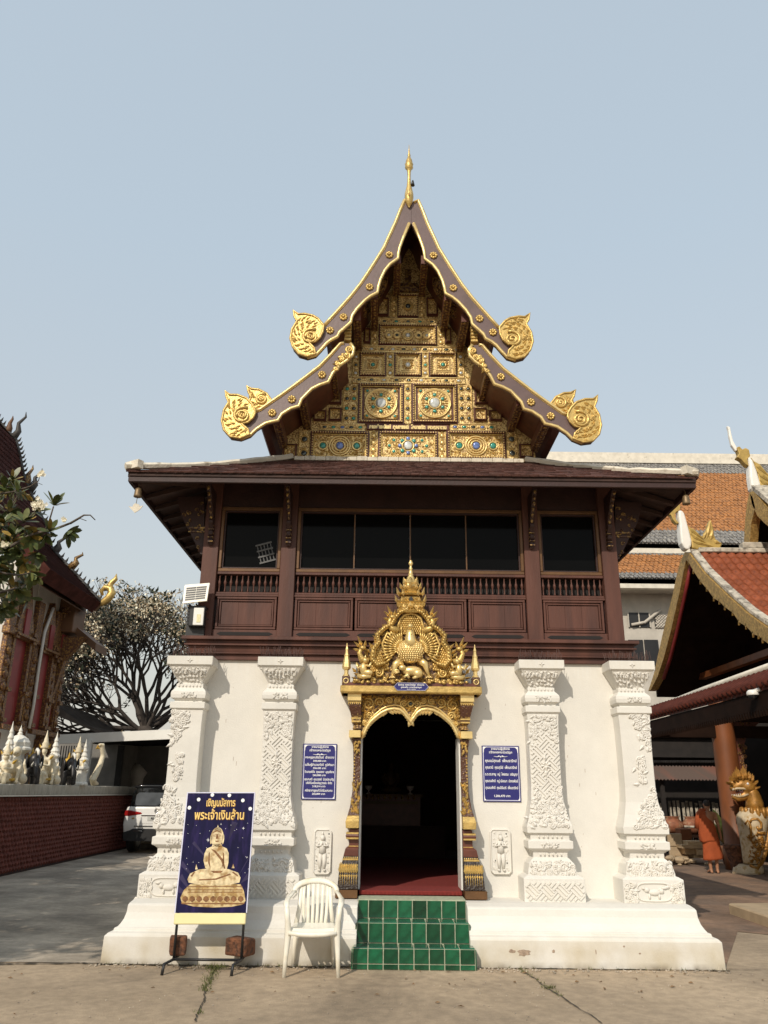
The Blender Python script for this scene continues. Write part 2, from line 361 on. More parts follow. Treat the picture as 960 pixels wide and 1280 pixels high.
# ---- plinth (two wings either side of the steps)
PL = [(0, 3.225, -.90), (.262, 3.215, -.90), (.27, 3.205, -.885), (.285, 3.19, -.87), (.297, 3.15, -.82), (.325, 3.145, -.815), (.332, 3.12, -.79), (.36, 3.10, -.76),
      (.40, 3.08, -.725), (.46, 3.065, -.70), (.53, 3.06, -.69), (.545, 3.055, -.66), (.565, 3.05, -.5)]
for s in (-1, 1):
    b = MB(); secs = []
    for (z, hw, yf) in PL: secs.append((z, -hw, -.592, yf, 8.9-.0*yf) if s < 0 else (z, .592, hw, yf, 8.9))
    b.stack(secs); b.build('plinth', 'plaster', H, bevel=.006)
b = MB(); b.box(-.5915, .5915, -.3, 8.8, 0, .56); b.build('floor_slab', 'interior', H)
# flaked patch on the right wing
M['flake'] = mat('bare_render', (.36, .27, .20), .95, var=.25, vscale=30, bump=.5, bscale=120)
for (px, py, w, h, seed) in ((655, 1191, .075, .034, 1), (640, 1189, .035, .02, 2), (692, 1189, .018, .016, 3), (745, 1190, .006, .03, 4), (800, 1192, .012, .008, 5), (780, 1183, .01, .01, 6)):
    c = at(px, py, Y=-.903); r = random.Random(seed); pl = []
    for i in range(16):
        a = 2*pi*i/16; k = r.uniform(.65, 1.1); pl.append((c.x+w*cos(a)*k, c.z+h*sin(a)*k))
    b = MB(); b.prism(pl, -.903, -.899); b.build('flaked_patch', 'flake', H)

# ---- white wall with the doorway notch
wall = [(-2.78, .55), (-.63, .55), (-.63, 2.80), (.63, 2.80), (.63, .55), (2.78, .55), (2.78, 3.262), (-2.78, 3.262)]
b = MB(); b.prism(wall, 0, .32); b.build('wall', 'plaster', H)
for s in (-1, 1):
    b = MB(); b.box(s*2.46, s*2.78, .32, 8.4, .55, 3.262); b.build('wall', 'plaster', H)
b = MB(); b.box(-2.46, 2.46, 8.1, 8.4, .55, 3.262); b.build('wall', 'plaster', H)
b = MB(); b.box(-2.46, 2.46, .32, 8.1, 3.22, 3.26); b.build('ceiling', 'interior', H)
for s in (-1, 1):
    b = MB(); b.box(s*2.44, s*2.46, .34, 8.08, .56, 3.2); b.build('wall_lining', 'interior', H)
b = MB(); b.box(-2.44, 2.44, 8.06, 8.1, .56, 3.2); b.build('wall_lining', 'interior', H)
# hairline marks and drip on the white wall
b = MB(); r = random.Random(3)
for _ in range(34):
    x = r.choice((r.uniform(-1.2, -.9), r.uniform(.9, 1.2), r.uniform(1.9, 2.4), r.uniform(-2.4, -1.95))); z = r.uniform(.7, 3.0); l = r.uniform(.004, .05)
    b.box(x, x+.004, -.0012, .001, z, z+l)
b.build('wall_scratch', 'flake', H)

# ---- steps with green tiles
St = MB(); St.box(-.625, .625, -1.045, -.80, 0, .195); St.box(-.596, .596, -.80, -.535, 0, .395); St.box(-.589, .589, -.535, -.20, 0, .592)
steps = St.build('steps', 'grout', H)
def tile_mesh(w, h, d=.012):
    b = MB(); c = .006
    b.add([(0,0,0),(w,0,0),(w,0,h),(0,0,h),(c,-d,c),(w-c,-d,c),(w-c,-d,h-c),(c,-d,h-c)], [(4,5,6,7),(0,1,5,4),(1,2,6,5),(2,3,7,6),(3,0,4,7)])
    me = bpy.data.meshes.new('tile'); me.from_pydata(b.v, [], b.f); me.materials.append(M['tile']); return me
_tm = {}
def tile(x, y, z, w, h, flat=False, side=0):
    k = (round(w, 3), round(h, 3))
    if k not in _tm: _tm[k] = tile_mesh(*k)
    o = bpy.data.objects.new('tile', _tm[k]); COL.objects.link(o); o.parent = steps; o.location = (x, y, z)
    if flat: o.rotation_euler = (-pi/2, 0, 0)
    if side: o.rotation_euler = (0, 0, side*pi/2)
    return o
def tile_rows(hw, y, rows, flat=False, lead=None):
    n = 8; g = .008; W = 2*hw; ws = [W/n]*n
    if lead: ws = lead
    x = -hw
    for w in ws:
        for (a, h) in rows:
            if flat: tile(x+g/2, a, y, w-g, h-g, True)
            else: tile(x+g/2, y, a+g/2, w-g, h-g)
        x += w
tile_rows(.625, -1.045, [(0.0, .055), (.055, .140)])
tile_rows(.625, .195, [(-1.045, .235)], True)
L2 = [.128]+[.1528]*7; s_ = sum(L2); L2 = [v*1.192/s_ for v in L2]
tile_rows(.596, -.80, [(.205, .19)], lead=L2)
tile_rows(.596, .395, [(-.80, .255)], True, L2)
L3 = [.108]+[.153]*6+[.10]; s_ = sum(L3); L3 = [v*1.178/s_ for v in L3]
tile_rows(.589, -.535, [(.405, .18)], lead=L3)
for s in (-1, 1):      # side faces of the steps
    for (hw, y0, y1, z0, z1) in ((.625, -1.045, -.80, 0, .195), (.596, -.80, -.62, .2, .395)):
        if s > 0: tile(hw, y0+.004, z0+.004, y1-y0-.008, z1-z0-.008, side=1)
        else: tile(-hw, y1-.004, z0+.004, y1-y0-.008, z1-z0-.008, side=-1)
# carpeted threshold
b = MB(); b.box(-.588, .588, -.205, .33, .597, .642); b.build('threshold', 'carpet', H, bevel=.008)
o = MB(); o.box(-1.2, 1.2, .34, 5.2, .565, .60); tag(o.build('carpet', 'carpet'), 'red carpet on the floor just inside the dark doorway', 'carpet')
# patterned border of the carpet strip
b = MB()
for i in range(26): b.box(-.57+i*.044, -.57+i*.044+.022, -.2075, -.205, .606, .630)
b.build('carpet_border', mat('dark_red_pattern', (.16, .015, .012), .95), bpy.data.objects['threshold'])

# ---- pilasters
PROF = [(3.255, .279, .36), (3.15, .279, .36), (3.145, .262, .34), (3.10, .236, .315), (3.02, .19, .27), (2.95, .150, .225), (2.935, .150, .225), (2.93, .165, .245), (2.885, .163, .245),
        (2.865, .185, .265), (2.835, .209, .29), (2.80, .214, .295), (2.755, .209, .29), (2.735, .168, .25), (2.715, .168, .25), (2.71, .211, .29), (2.635, .211, .29), (2.625, .192, .265),
        (2.45, .183, .255), (2.1, .179, .25), (1.78, .180, .25), (1.62, .192, .262), (1.48, .222, .29), (1.35, .262, .33), (1.335, .265, .33), (1.275, .262, .33), (1.27, .238, .305), (1.245, .225, .295),
        (1.20, .225, .295), (1.19, .258, .325), (1.11, .258, .325), (1.09, .225, .29), (1.07, .198, .27), (1.015, .196, .27), (1.0, .215, .285), (.95, .258, .325), (.86, .278, .345), (.835, .28, .345),
        (.83, .30, .37), (.805, .342, .41), (.795, .342, .41), (.562, .342, .41)]
def prof_at(z):
    for i in range(len(PROF)-1):
        z1, w1, p1 = PROF[i]; z0, w0, p0 = PROF[i+1]
        if z0 <= z <= z1:
            t = (z-z0)/(z1-z0+1e-9); return w0+(w1-w0)*t, p0+(p1-p0)*t
    return PROF[-1][1:]
def pilaster(cx, corner, seed):
    r = random.Random(seed); b = MB(); secs = []
    for (z, w, p) in PROF[::-1]:
        if corner:
            s = 1 if cx > 0 else -1; xo = s*(abs(cx)+w*1.0); xi = s*(abs(cx)-w)
            secs.append((z, min(xi, xo), max(xi, xo), -p, .55))
        else: secs.append((z, cx-w, cx+w, -p, .02))
    b.stack(secs); P = b.build('pilaster', 'plaster', H, bevel=.004)
    e = MB()
    def curl(x, z, rad, h=1, th=.010): e.spiral((cx+x, z), rad, 1.35, r.uniform(0, 6), h, th, -prof_at(z)[1]-.006, 5, 10)
    def field(z0, z1, inside, step, rad, th=.011):
        z = z0
        while z < z1:
            x = -.34
            while x < .34:
                xx, zz = x+r.uniform(-.2, .2)*step, z+r.uniform(-.2, .2)*step
                if inside(xx, zz):
                    w = prof_at(zz)[0]
                    if abs(xx) < w-.018:
                        k = r.random(); y = -prof_at(zz)[1]-.006
                        if k < .70: curl(xx, zz, rad*r.uniform(.8, 1.25), r.choice((-1, 1)), th)
                        else: e.leaf((cx+xx-.02, zz-.01), rad*2.6, rad*1.5, r.uniform(0, 6.3), y, .016)
                        e.ell((cx+xx+step*.42, y, zz+step*.3), (.009, .008, .009), 5, 4)
                x += step
            z += step
    # cap slab flower and drops, corbel carving, neck flower
    for a in range(4): e.leaf((cx, 3.20), .035, .025, a*pi/2, -.362, .012)
    for s in (-1, 1):
        for k in range(3): e.ell((cx+s*.27, -.35, 3.15-k*.0), (.014, .016, .02), 6, 4)
    field(2.975, 3.125, lambda x, z: True, .043, .019, .008)
    for k in range(9): e.leaf((cx-.19+k*.047, 3.115), .075, .04, -pi/2+r.uniform(-.2, .2), -prof_at(3.08)[1]-.008, .018)
    field(2.775, 2.845, lambda x, z: abs(x) < .085, .035, .016, .008)
    for k in range(7): e.ell((cx-.13+k*.043, -.25, 2.905), (.012, .012, .016), 6, 4); 
    for k in range(6): e.ell((cx-.13+k*.052, -.305, 1.235), (.011, .014, .016), 6, 4)
    field(1.125, 1.175, lambda x, z: abs(x) < .1, .034, .016, .008)
    for k in range(6): e.ell((cx-.12+k*.048, -.285, 1.045), (.010, .012, .014), 6, 4)
    # bell: two floral sprays
    field(.845, .99, lambda x, z: abs(abs(x)-.13) < .11, .038, .028, .0105)
    for s in (-1, 1):
        e.spiral((cx+s*.13, .915), .05, 1.6, 0, s, .016, -prof_at(.915)[1]-.008, 6, 14)
    def fret(z0, z1, hw, yfun, cell, ww, clip):
        """diagonal basket lattice: blocks of parallel raised bars, alternating direction at 45 degrees"""
        R2 = sqrt(.5); zm = (z0+z1)/2; ins = lambda p: abs(p[0]) < hw-.010 and z0+.008 < p[1] < z1-.008 and clip(*p)
        for i in range(-16, 17):
            for j in range(-16, 17):
                for k in range(3):
                    o = (k+.5)/3*cell
                    if (i+j) % 2 == 0: seg = ((i*cell-.10*cell, j*cell+o), (i*cell+1.1*cell, j*cell+o))
                    else: seg = ((i*cell+o, j*cell-.10*cell), (i*cell+o, j*cell+1.1*cell))
                    A_, B_ = [Vector(((u-v)*R2, (u+v)*R2+zm)) for u, v in seg]
                    run = [t/12 for t in range(13) if ins(A_+(B_-A_)*t/12)]
                    if len(run) < 4: continue
                    a_, c_ = A_+(B_-A_)*run[0], A_+(B_-A_)*run[-1]; d = (c_-a_).normalized(); nx, nz = -d.y*ww, d.x*ww; y = yfun((a_.y+c_.y)/2); h = .014
                    q = [(cx+a_.x+nx, a_.y+nz), (cx+c_.x+nx, c_.y+nz), (cx+c_.x-nx, c_.y-nz), (cx+a_.x-nx, a_.y-nz)]
                    e.add([(p[0], y+.006, p[1]) for p in q]+[(p[0], y-h, p[1]) for p in q], [(4, 5, 6, 7), (0, 1, 5, 4), (1, 2, 6, 5), (2, 3, 7, 6), (3, 0, 4, 7)])
    if not corner:
        top = lambda x: 2.36+.20*(abs(x)/.18)**1.2*-1+.06
        bot = lambda x: 1.60+.22*(abs(x)/.18)
        field(2.18, 2.615, lambda x, z: z > 2.42-1.1*abs(x), .040, .026, .011)
        field(1.36, 1.86, lambda x, z: z < 1.60+1.35*abs(x), .041, .028, .011)
        fret(1.45, 2.58, .178, lambda z: -prof_at(z)[1], .112, .0095, lambda x, z: 1.60+1.35*abs(x) < z < 2.42-1.1*abs(x))
        for k in range(8): e.leaf((cx, 2.02), .075, .04, k*pi/4+.2, -.262, .02)
        for s in (-1, 1): e.leaf((cx, 2.02+s*.05), .09, .05, s*pi/2, -.262, .02)
        fret(.575, .785, .335, lambda z: -.41, .118, .0105, lambda x, z: True)
    else:
        s = 1 if cx > 0 else -1
        field(2.15, 2.61, lambda x, z: s*x > -.05+(2.60-z)*.42, .044, .035, .012)
        field(1.78, 2.12, lambda x, z: abs(s*x-.04) < .055-.5*max(0, abs(z-1.95)-.10), .040, .031, .0115)
        field(1.365, 1.80, lambda x, z: s*x > -.13+(z-1.36)*.62, .044, .035, .012)
        # base block: corner curls and an oval cartouche with a beast
        field(.580, .79, lambda x, z: abs(x) > .185, .042, .031, .0115)
        ov = []
        for i in range(28):
            a = 2*pi*i/28; ov.append((cx+.195*math.copysign(abs(cos(a))**.45, cos(a)), -.412, .68+.092*math.copysign(abs(sin(a))**.7, sin(a))))
        e.tube(ov, .011, 5, closed=True)
        for (x, z, rx, rz) in ((0, .675, .075, .032), (-.085, .70, .034, .026), (.08, .69, .03, .028), (-.06, .635, .014, .03), (.05, .635, .014, .03), (.115, .72, .035, .012), (-.12, .715, .022, .012)):
            e.ell((cx+x*s, -.414, z), (rx, .022, rz), 8, 5)
        for s2 in (-1, 1):      # carving on the side face of the corner
            pass
    e.build('stucco_relief', 'stucco', P, bevel=0)
    # bird spikes
    sp = MB(); xs = abs(cx)
    for k in range(60):
        x = cx-.26+.52*k/59; y = r.uniform(-.34, -.12); a = r.uniform(-.35, .35)
        sp.tube([(x, y, 3.25), (x+.11*sin(a), y+r.uniform(-.03, .03), 3.25+r.uniform(.09, .15))], .0036, 3)
    sp.build('bird_spikes', 'crackwire', P)
M['crackwire'] = mat('rusty_wire', (.10, .055, .045), .6, var=.3)
pilaster(-2.71, True, 11); pilaster(-1.60, False, 12); pilaster(1.60, False, 13); pilaster(2.71, True, 14)

# ---- cornice of the timber storey
b = MB()
b.stack([(3.258, -2.80, 2.80, -.045, 8.5), (3.33, -2.80, 2.80, -.045, 8.5)])
b.stack([(3.331, -2.835, 2.835, -.085, 8.52), (3.35, -2.835, 2.835, -.085, 8.52)])
b.stack([(3.351, -2.81, 2.81, -.06, 8.5), (3.43, -2.825, 2.825, -.075, 8.5)])
b.stack([(3.431, -2.865, 2.865, -.115, 8.55), (3.455, -2.865, 2.865, -.115, 8.55)])
b.stack([(3.456, -2.84, 2.84, -.09, 8.5), (3.50, -2.84, 2.84, -.09, 8.5)])
b.stack([(3.501, -2.895, 2.895, -.15, 8.55), (3.545, -2.895, 2.895, -.15, 8.55)])
b.build('cornice', 'brown', H, bevel=.005)

# ---- posts
for x0, x1 in ((-2.75, -2.545), (-1.715, -1.515), (1.515, 1.715), (2.545, 2.75)):
    b = MB(); b.box(x0, x1, -.04, .16, 3.546, 5.74); b.build('post', 'brown', H, bevel=.006)
for s in (-1, 1):
    for y in (2.2, 4.2, 6.2, 8.2):
        b = MB(); b.box(*sorted((s*2.55, s*2.75)), y, y+.2, 3.546, 5.74); b.build('post', 'brown', H)
    b = MB(); b.box(*sorted((s*2.60, s*2.68)), .17, 8.4, 3.546, 5.7); b.build('side_wall', 'brown', H)
b = MB(); b.box(-2.6, 2.6, 8.2, 8.3, 3.546, 5.7); b.build('back_wall', 'brown', H)
b = MB(); b.box(-2.54, 2.54, .18, 8.19, 3.4, 3.56); b.build('upper_floor', 'interior', H)
b = MB(); b.box(-2.56, 2.56, .03, .14, 5.335, 5.74); b.build('header_board', 'brown_dark', H)

# ---- bays: base rail with slots, panelling, balusters, windows
bal = MB(); bal.lathe([(.013, 0), (.013, .02), (.010, .03), (.0085, .07), (.013, .095), (.019, .115), (.021, .13), (.017, .15), (.010, .165), (.0085, .20), (.012, .215), (.012, .235)], 7)
bal_proto = None
def bay(x0, x1, panels, nb, mull):
    global bal_proto
    b = MB(); b.box(x0, x1, -.0, .10, 3.546, 3.655); rail = b.build('base_rail', 'brown', H, bevel=.004)
    for (p0, p1, nboard) in panels:
        w = p1-p0; sl = MB(); q = .05
        sl.prism([(p0+.03, 3.60), (p0+.075, 3.578), (p1-.075, 3.578), (p1-.03, 3.60), (p1-.075, 3.622), (p0+.075, 3.622)], -.004, .02); sl.build('vent_slot', 'interior_black', rail)
        f = MB(); z0, z1 = 3.66, 4.085
        for (a0, a1, b0, b1) in ((p0, p1, z0, z0+.03), (p0, p1, z1-.03, z1), (p0, p0+.03, z0+.0305, z1-.0305), (p1-.03, p1, z0+.0305, z1-.0305)): f.box(a0, a1, -.005, .09, b0, b1)
        i = .038
        for (a0, a1, b0, b1) in ((p0+i, p1-i, z0+i, z0+i+.022), (p0+i, p1-i, z1-i-.022, z1-i), (p0+i, p0+i+.022, z0+i+.0225, z1-i-.0225), (p1-i-.022, p1-i, z0+i+.0225, z1-i-.0225)): f.box(a0, a1, .006, .09, b0, b1)
        pf = f.build('wall_panel', 'brown', H, bevel=.004)
        for k in range(nboard):
            bb = MB(); ww = (w-.13)/nboard; xx = p0+.065+k*ww; bb.box(xx+.0012, xx+ww-.0012, .022+.001*(k % 2), .08, z0+.066, z1-.066); bb.build('board', 'brown', pf)
        bk = MB(); bk.box(p0+.01, p1-.01, .081, .095, z0+.01, z1-.01); bk.build('backing', 'brown_dark', pf)
    b = MB(); b.box(x0, x1, -.012, .10, 4.088, 4.118); b.box(x0, x1, .0, .09, 4.119, 4.150); b.build('lower_rail', 'brown', H, bevel=.004)
    b = MB(); b.box(x0, x1, -.005, .10, 4.388, 4.425); b.build('handrail', 'brown', H, bevel=.004)
    for k in range(nb):
        x = x0+(x1-x0)*(k+.5)/nb
        if bal_proto is None: bal_proto = bal.build('baluster', 'brown', H); o = bal_proto
        else: o = inst(bal_proto, H)
        o.location = (x, .035, 4.151)
    b = MB(); b.box(x0, x1, .15, .16, 4.1, 4.47); b.build('dark_backing', 'interior_black', H)
    # window frame
    z0, z1 = 4.426, 5.33; t = .045
    f = MB()
    for (a0, a1, b0, b1) in ((x0+.002, x1-.002, z0, z0+t), (x0+.002, x1-.002, z1-t, z1), (x0+.002, x0+t, z0+t+.0005, z1-t-.0005), (x1-t, x1-.002, z0+t+.0005, z1-t-.0005)): f.box(a0, a1, -.002, .10, b0, b1)
    wf = f.build('window', 'ochre', H, bevel=.006)
    f = MB(); i = t+.012
    for (a0, a1, b0, b1) in ((x0+t+.001, x1-t-.001, z0+t+.001, z0+i+.01), (x0+t+.001, x1-t-.001, z1-i-.01, z1-t-.001), (x0+t+.001, x0+i+.008, z0+i+.0105, z1-i-.0105), (x1-i-.008, x1-t-.001, z0+i+.0105, z1-i-.0105)): f.box(a0, a1, .03, .11, b0, b1)
    f.build('sash', 'brown_dark', wf)
    for m in mull:
        f = MB(); f.box(m-.008, m+.008, .045, .10, z0+i+.011, z1-i-.011); f.build('mullion', 'ochre', wf)
    cuts = [x0+i]+list(mull)+[x1-i]
    for k in range(len(cuts)-1):
        f = MB(); f.box(cuts[k]+.009, cuts[k+1]-.009, .075, .085, z0+i, z1-i); f.build('pane', 'pane', wf)
M['interior_black'] = mat('black_lining', (.012, .009, .008), .8)
bay(-2.544, -1.716, [(-2.515, -1.735, 3)], 11, [])
bay(-1.514, 1.514, [(-1.498, -.742, 3), (-.716, .734, 6), (.760, 1.498, 3)], 39, [-.745, .005, .755])
bay(1.716, 2.544, [(1.735, 2.515, 3)], 11, [])

# ---- eave brackets
def bracket_y(x):
    b = MB()
    pf = [(.0, 4.78), (-.03, 4.76), (-.055, 4.80), (-.05, 4.87), (-.085, 4.90), (-.085, 4.95), (-.06, 4.965), (-.10, 5.02), (-.13, 5.05), (-.13, 5.085), (-.10, 5.10), (-.17, 5.17), (-.24, 5.26), (-.34, 5.37), (-.44, 5.45), (-.44, 5.49), (-.03, 5.49)]
    b.prism([(p[0]-.041, p[1]) for p in pf], x-.028, x+.028, plane='YZ'); B = b.build('eave_bracket', 'brown_dark', H, bevel=.005)
    g = MB(); r = random.Random(int(x*100))
    for k in range(6):
        z = 5.42-k*.06; y = -.43+k*.062
        g.ell((x, y-.045, z), (.022, .014, .03), 6, 5)
    for k in range(5): g.box(x-.034, x+.034, -.115-.006*(k % 2), -.05, 4.80+k*.055, 4.812+k*.055)
    g.leaf((x, 5.14), .14, .05, pi/2, -.21, .03)
    g.build('carving', 'gold_old', B)
for x in (-2.647, -1.615, 1.615, 2.647): bracket_y(x)
for s in (-1, 1):
    pts = [(222, 622), (256, 622), (256, 693), (251, 693), (237, 664), (235, 661), (227, 645)]
    P = [at(*p, Y=.06) for p in pts]; pl = [(p.x, p.z) for p in P]
    if s > 0: pl = [(-a, c) for a, c in pl]
    b = MB(); b.prism(pl, .035, .085); B = b.build('eave_bracket', 'brown_dark', H)
    g = MB(); r = random.Random(9)
    xs = [p[0] for p in pl]; 
    for k in range(34):
        px, py = r.uniform(224, 254), r.uniform(626, 690)
        if py > 655 and px < 237+(py-664)*.5: continue
        if py < 655 and px < 223+(py-622)*.2+2: continue
        q = at(px, py, Y=.03); x = q.x if s < 0 else -q.x
        g.spiral((x, q.z), r.uniform(.02, .035), 1.4, r.uniform(0, 6), r.choice((-1, 1)), .008, .033, 5, 9)
    q = at(246, 660, Y=.03); x0, x1 = sorted((s*abs(at(236, 660, Y=.03).x), s*2.76))
    g.box(x0, x1, .02, .034, q.z-.012, q.z+.012); g.box(x0, x1, .02, .034, q.z-.06, q.z-.045)
    g.build('carving', 'gold_old', B)

# ---- skirt roof
EX, EY, EZ = 3.60, -.80, 5.505      # eave corner
IX, IY, IZ = 1.66, .40, 6.185       # where the skirt meets the gable block
YB = 8.9
b = MB(); t = .07
def sk(z): return z
vs = [(-EX, EY, EZ), (EX, EY, EZ), (IX, IY, IZ), (-IX, IY, IZ), (EX, YB, EZ), (IX, YB-1.2, IZ), (-EX, YB, EZ), (-IX, YB-1.2, IZ)]
lo = [(x, y, z-t) for x, y, z in vs]
b.add(vs+lo, [(0, 1, 2, 3), (1, 4, 5, 2), (6, 0, 3, 7), (4, 6, 7, 5), (11, 10, 9, 8), (10, 13, 12, 9), (15, 11, 8, 14), (13, 15, 14, 12), (0, 8, 9, 1), (1, 9, 12, 4), (4, 12, 14, 6), (6, 14, 8, 0)])
skirt = b.build('skirt_roof', 'soffit', H)
b = MB(); r = random.Random(2)
def shingle_face(A, B, C, D, rows, cols):
    A, B, C, D = map(Vector, (A, B, C, D)); n = (B-A).cross(D-A).normalized()
    if n.z < 0: n = -n
    for i in range(rows):
        for j in range(cols):
            t0, t1 = i/rows, (i+1.25)/rows; u0, u1 = (j+.03+.3*(i % 2)/1)/(cols+.4), (j+.97+.3*(i % 2)/1)/(cols+.4)
            P = lambda u, v: (A+(B-A)*u)*(1-min(v, 1))+(D+(C-D)*u)*min(v, 1)
            h = r.uniform(.014, .03); dn = r.uniform(-.012, .012)/rows
            a, bb, c, d = P(u0, t0+dn-.02/rows), P(u1, t0+dn), P(u1, t1), P(u0, t1)
            b.add([a, bb, c, d, a+n*h, bb+n*h, c+n*.006, d+n*.006], [(4, 5, 6, 7), (0, 1, 5, 4), (1, 2, 6, 5), (3, 0, 4, 7)])
shingle_face((-EX-.02, EY-.035, EZ-.02), (EX+.02, EY-.035, EZ-.02), (IX, IY, IZ), (-IX, IY, IZ), 9, 62)
shingle_face((EX+.02, EY-.02, EZ-.01), (EX+.02, YB, EZ-.01), (IX, YB-1.2, IZ), (IX, IY, IZ), 6, 50)
shingle_face((-EX-.02, YB, EZ-.01), (-EX-.02, EY-.02, EZ-.01), (-IX, IY, IZ), (-IX, YB-1.2, IZ), 6, 50)
b.build('shingles', 'shingle', skirt, kind='stuff')
# fascia boards and soffit battens
b = MB(); b.box(-EX+.005, EX-.005, EY+.005, EY+.045, EZ-.135, EZ-.03); b.build('fascia', 'brown_dark', H, bevel=.006)
b = MB(); b.box(-EX+.02, EX-.02, EY-.012, EY+.004, EZ-.060, EZ-.028); b.build('fascia_moulding', 'soffit', H)
for s in (-1, 1):
    b = MB(); b.box(*sorted((s*(EX-.045), s*(EX-.005))), EY+.046, YB, EZ-.135, EZ-.03); b.build('fascia', 'brown_dark', H)
for k in range(17):
    x = -3.2+k*.4
    if abs(x) > 2.9: continue
    b = MB(); b.add([(x-.03, EY+.05, EZ-.12), (x+.03, EY+.05, EZ-.12), (x+.03, .0, EZ+.24), (x-.03, .0, EZ+.24), (x-.03, EY+.05, EZ-.09), (x+.03, EY+.05, EZ-.09), (x+.03, .0, EZ+.34), (x-.03, .0, EZ+.34)],
        [(0, 3, 2, 1), (4, 5, 6, 7), (0, 1, 5, 4), (1, 2, 6, 5), (2, 3, 7, 6), (3, 0, 4, 7)]); b.build('rafter', 'soffit', H)
for s in (-1, 1):
    for k in range(20):
        y = -.1+k*.45
        b = MB(); X0, X1 = s*(EX-.05), s*2.76
        b.add([(X0, y-.04, EZ-.125), (X0, y+.04, EZ-.125), (X1, y+.04, EZ+.10), (X1, y-.04, EZ+.10), (X0, y-.04, EZ-.08), (X0, y+.04, EZ-.08), (X1, y+.04, EZ+.19), (X1, y-.04, EZ+.19)],
              [(0, 3, 2, 1), (4, 5, 6, 7), (0, 1, 5, 4), (1, 2, 6, 5), (2, 3, 7, 6), (3, 0, 4, 7)]); b.build('rafter', 'soffit', H)
    b = MB(); b.tube([(s*(EX-.06), EY+.06, EZ-.09), (s*2.7, .04, EZ+.14)], .045, 4, smooth=False); b.build('hip_rafter', 'soffit', H)
# white mortar hips and the strip at the foot of the gable
for s in (-1, 1):
    b = MB(); n = 16; rr = random.Random(4+s)
    pts = []
    for i in range(n+1):
        t = i/n; pts.append(Vector((s*(EX+.03-(EX+.03-IX-.02)*t), EY-.05+(IY+.02-EY)*t, EZ+.055+(IZ-EZ-.0)*t-.05*sin(pi*t)+rr.uniform(-.006, .006))))
    b.tube(pts, [.043+rr.uniform(-.007, .005) for _ in pts], 6, smooth=False)
    b.X = Matrix.Translation(pts[0]+Vector((-s*.10, .045, .02))) @ Matrix.Rotation(s*radians(32), 4, 'Z')
    b.box(-.11, .11, -.045, .045, -.045, .06)
    b.X = None; b.build('hip_cap', 'hipcap', H)
b = MB(); rr = random.Random(8)
for k in range(22):
    x0 = -IX+.02+k*(2*IX-.04)/22; b.box(x0, x0+(2*IX-.04)/22-.003, IY-.11, IY-.02, IZ-.03, IZ+.035+rr.uniform(-.006, .006))
b.build('gable_flashing', 'hipcap', H, bevel=.006)

# dry leaves and small litter blown onto the yard
M['dry_leaf'] = mat('dry_leaf', (.17, .10, .045), .8, var=.4, vscale=30)
b = MB(); r = random.Random(77)
for _ in range(70):
    x, y = r.uniform(-4, 4), -.98-abs(r.gauss(0, .8)); a = r.uniform(0, 6.3); l = r.uniform(.012, .035); w = l*.4; h = r.uniform(.004, .014)
    d = Vector((cos(a), sin(a), 0)); n = Vector((-d.y, d.x, 0)); c = Vector((x, y, .010))
    b.add([c-d*l, c+n*w+Vector((0, 0, h)), c+d*l, c-n*w], [(0, 1, 2), (0, 2, 3)])
b.build('leaf_litter', 'dry_leaf', kind='stuff')
# ================================================================== gable and upper roof
BY = -.55     # plane of the bargeboards
GY = .40      # plane of the gilded gable wall
def tr(pts, Y, s=1):
    """outline traced on the left half at a real plane, mirrored for the right half"""
    out = []
    for p in pts:
        q = at(*p, Y=Y); out.append((q.x*(1 if s < 0 else -1), q.z))
    return out
UP_OUT = [(510.8, 255), (505.6, 252), (500, 265), (493.8, 281), (486, 297.5), (480, 311), (471, 325.5), (461, 341), (451, 356), (438, 372.5), (425, 387), (413, 400), (405, 409)]
UP_VOL = [(398, 401.7), (391.7, 398), (381, 395.7), (373.4, 396.3), (367.2, 391.5), (368.7, 399.6), (371.9, 404.8), (365.6, 415.2), (363.5, 426.7), (366.7, 437), (374, 445.4), (384.4, 448.5), (394.8, 445.6)]
UP_IN = [(402, 438), (408.3, 430.8), (414, 426.5), (421.9, 422.5), (424.5, 417), (429.2, 413), (438.5, 404.8), (440.2, 396.5), (446, 388), (456, 377.5), (463, 372), (471.9, 367.5), (473, 360), (475.5, 351.5), (481, 340), (487.5, 332), (497.5, 325), (497.9, 319), (499.3, 312), (503.7, 300), (511.4, 281)]
LO_OUT = [(430, 430.5), (425.6, 431), (414.4, 444), (399.4, 459.4), (382.5, 472.5), (363.7, 486.6), (350.6, 496), (341, 502.5), (326, 513), (319.7, 515.6)]
LO_VOL = [(316, 508), (309, 500.6), (298, 496.6), (288, 496.4), (282.7, 491.5), (284, 498.7), (287, 506), (281, 515.6), (278.4, 528.7), (281, 540), (288.7, 548.4), (301, 550.3), (313, 545.6)]
LO_IN = [(320.6, 538), (332, 530.6), (340, 528.5), (347.8, 527), (352.5, 519), (363.7, 512), (374, 509), (377, 500.6), (390, 487.5), (400, 482.5), (410.6, 479), (416, 468), (425.6, 457.5), (434, 452), (441, 445), (442.5, 437), (438, 431)]
V2 = [(341, 503), (333.7, 494), (324, 489), (315, 488.2), (309.5, 484.6), (311.5, 493), (315, 498), (312, 503), (318, 512), (326, 514)]
GOLD_UP = [(405, 410)]+UP_VOL+[(393.5, 438.5), (386.5, 431.5), (394, 430.5), (400.5, 425), (404, 418)]
GOLD_LO = [(319.7, 515)]+LO_VOL+[(311, 539.5), (303, 532.5), (311, 530.5), (317, 525), (320, 519)]

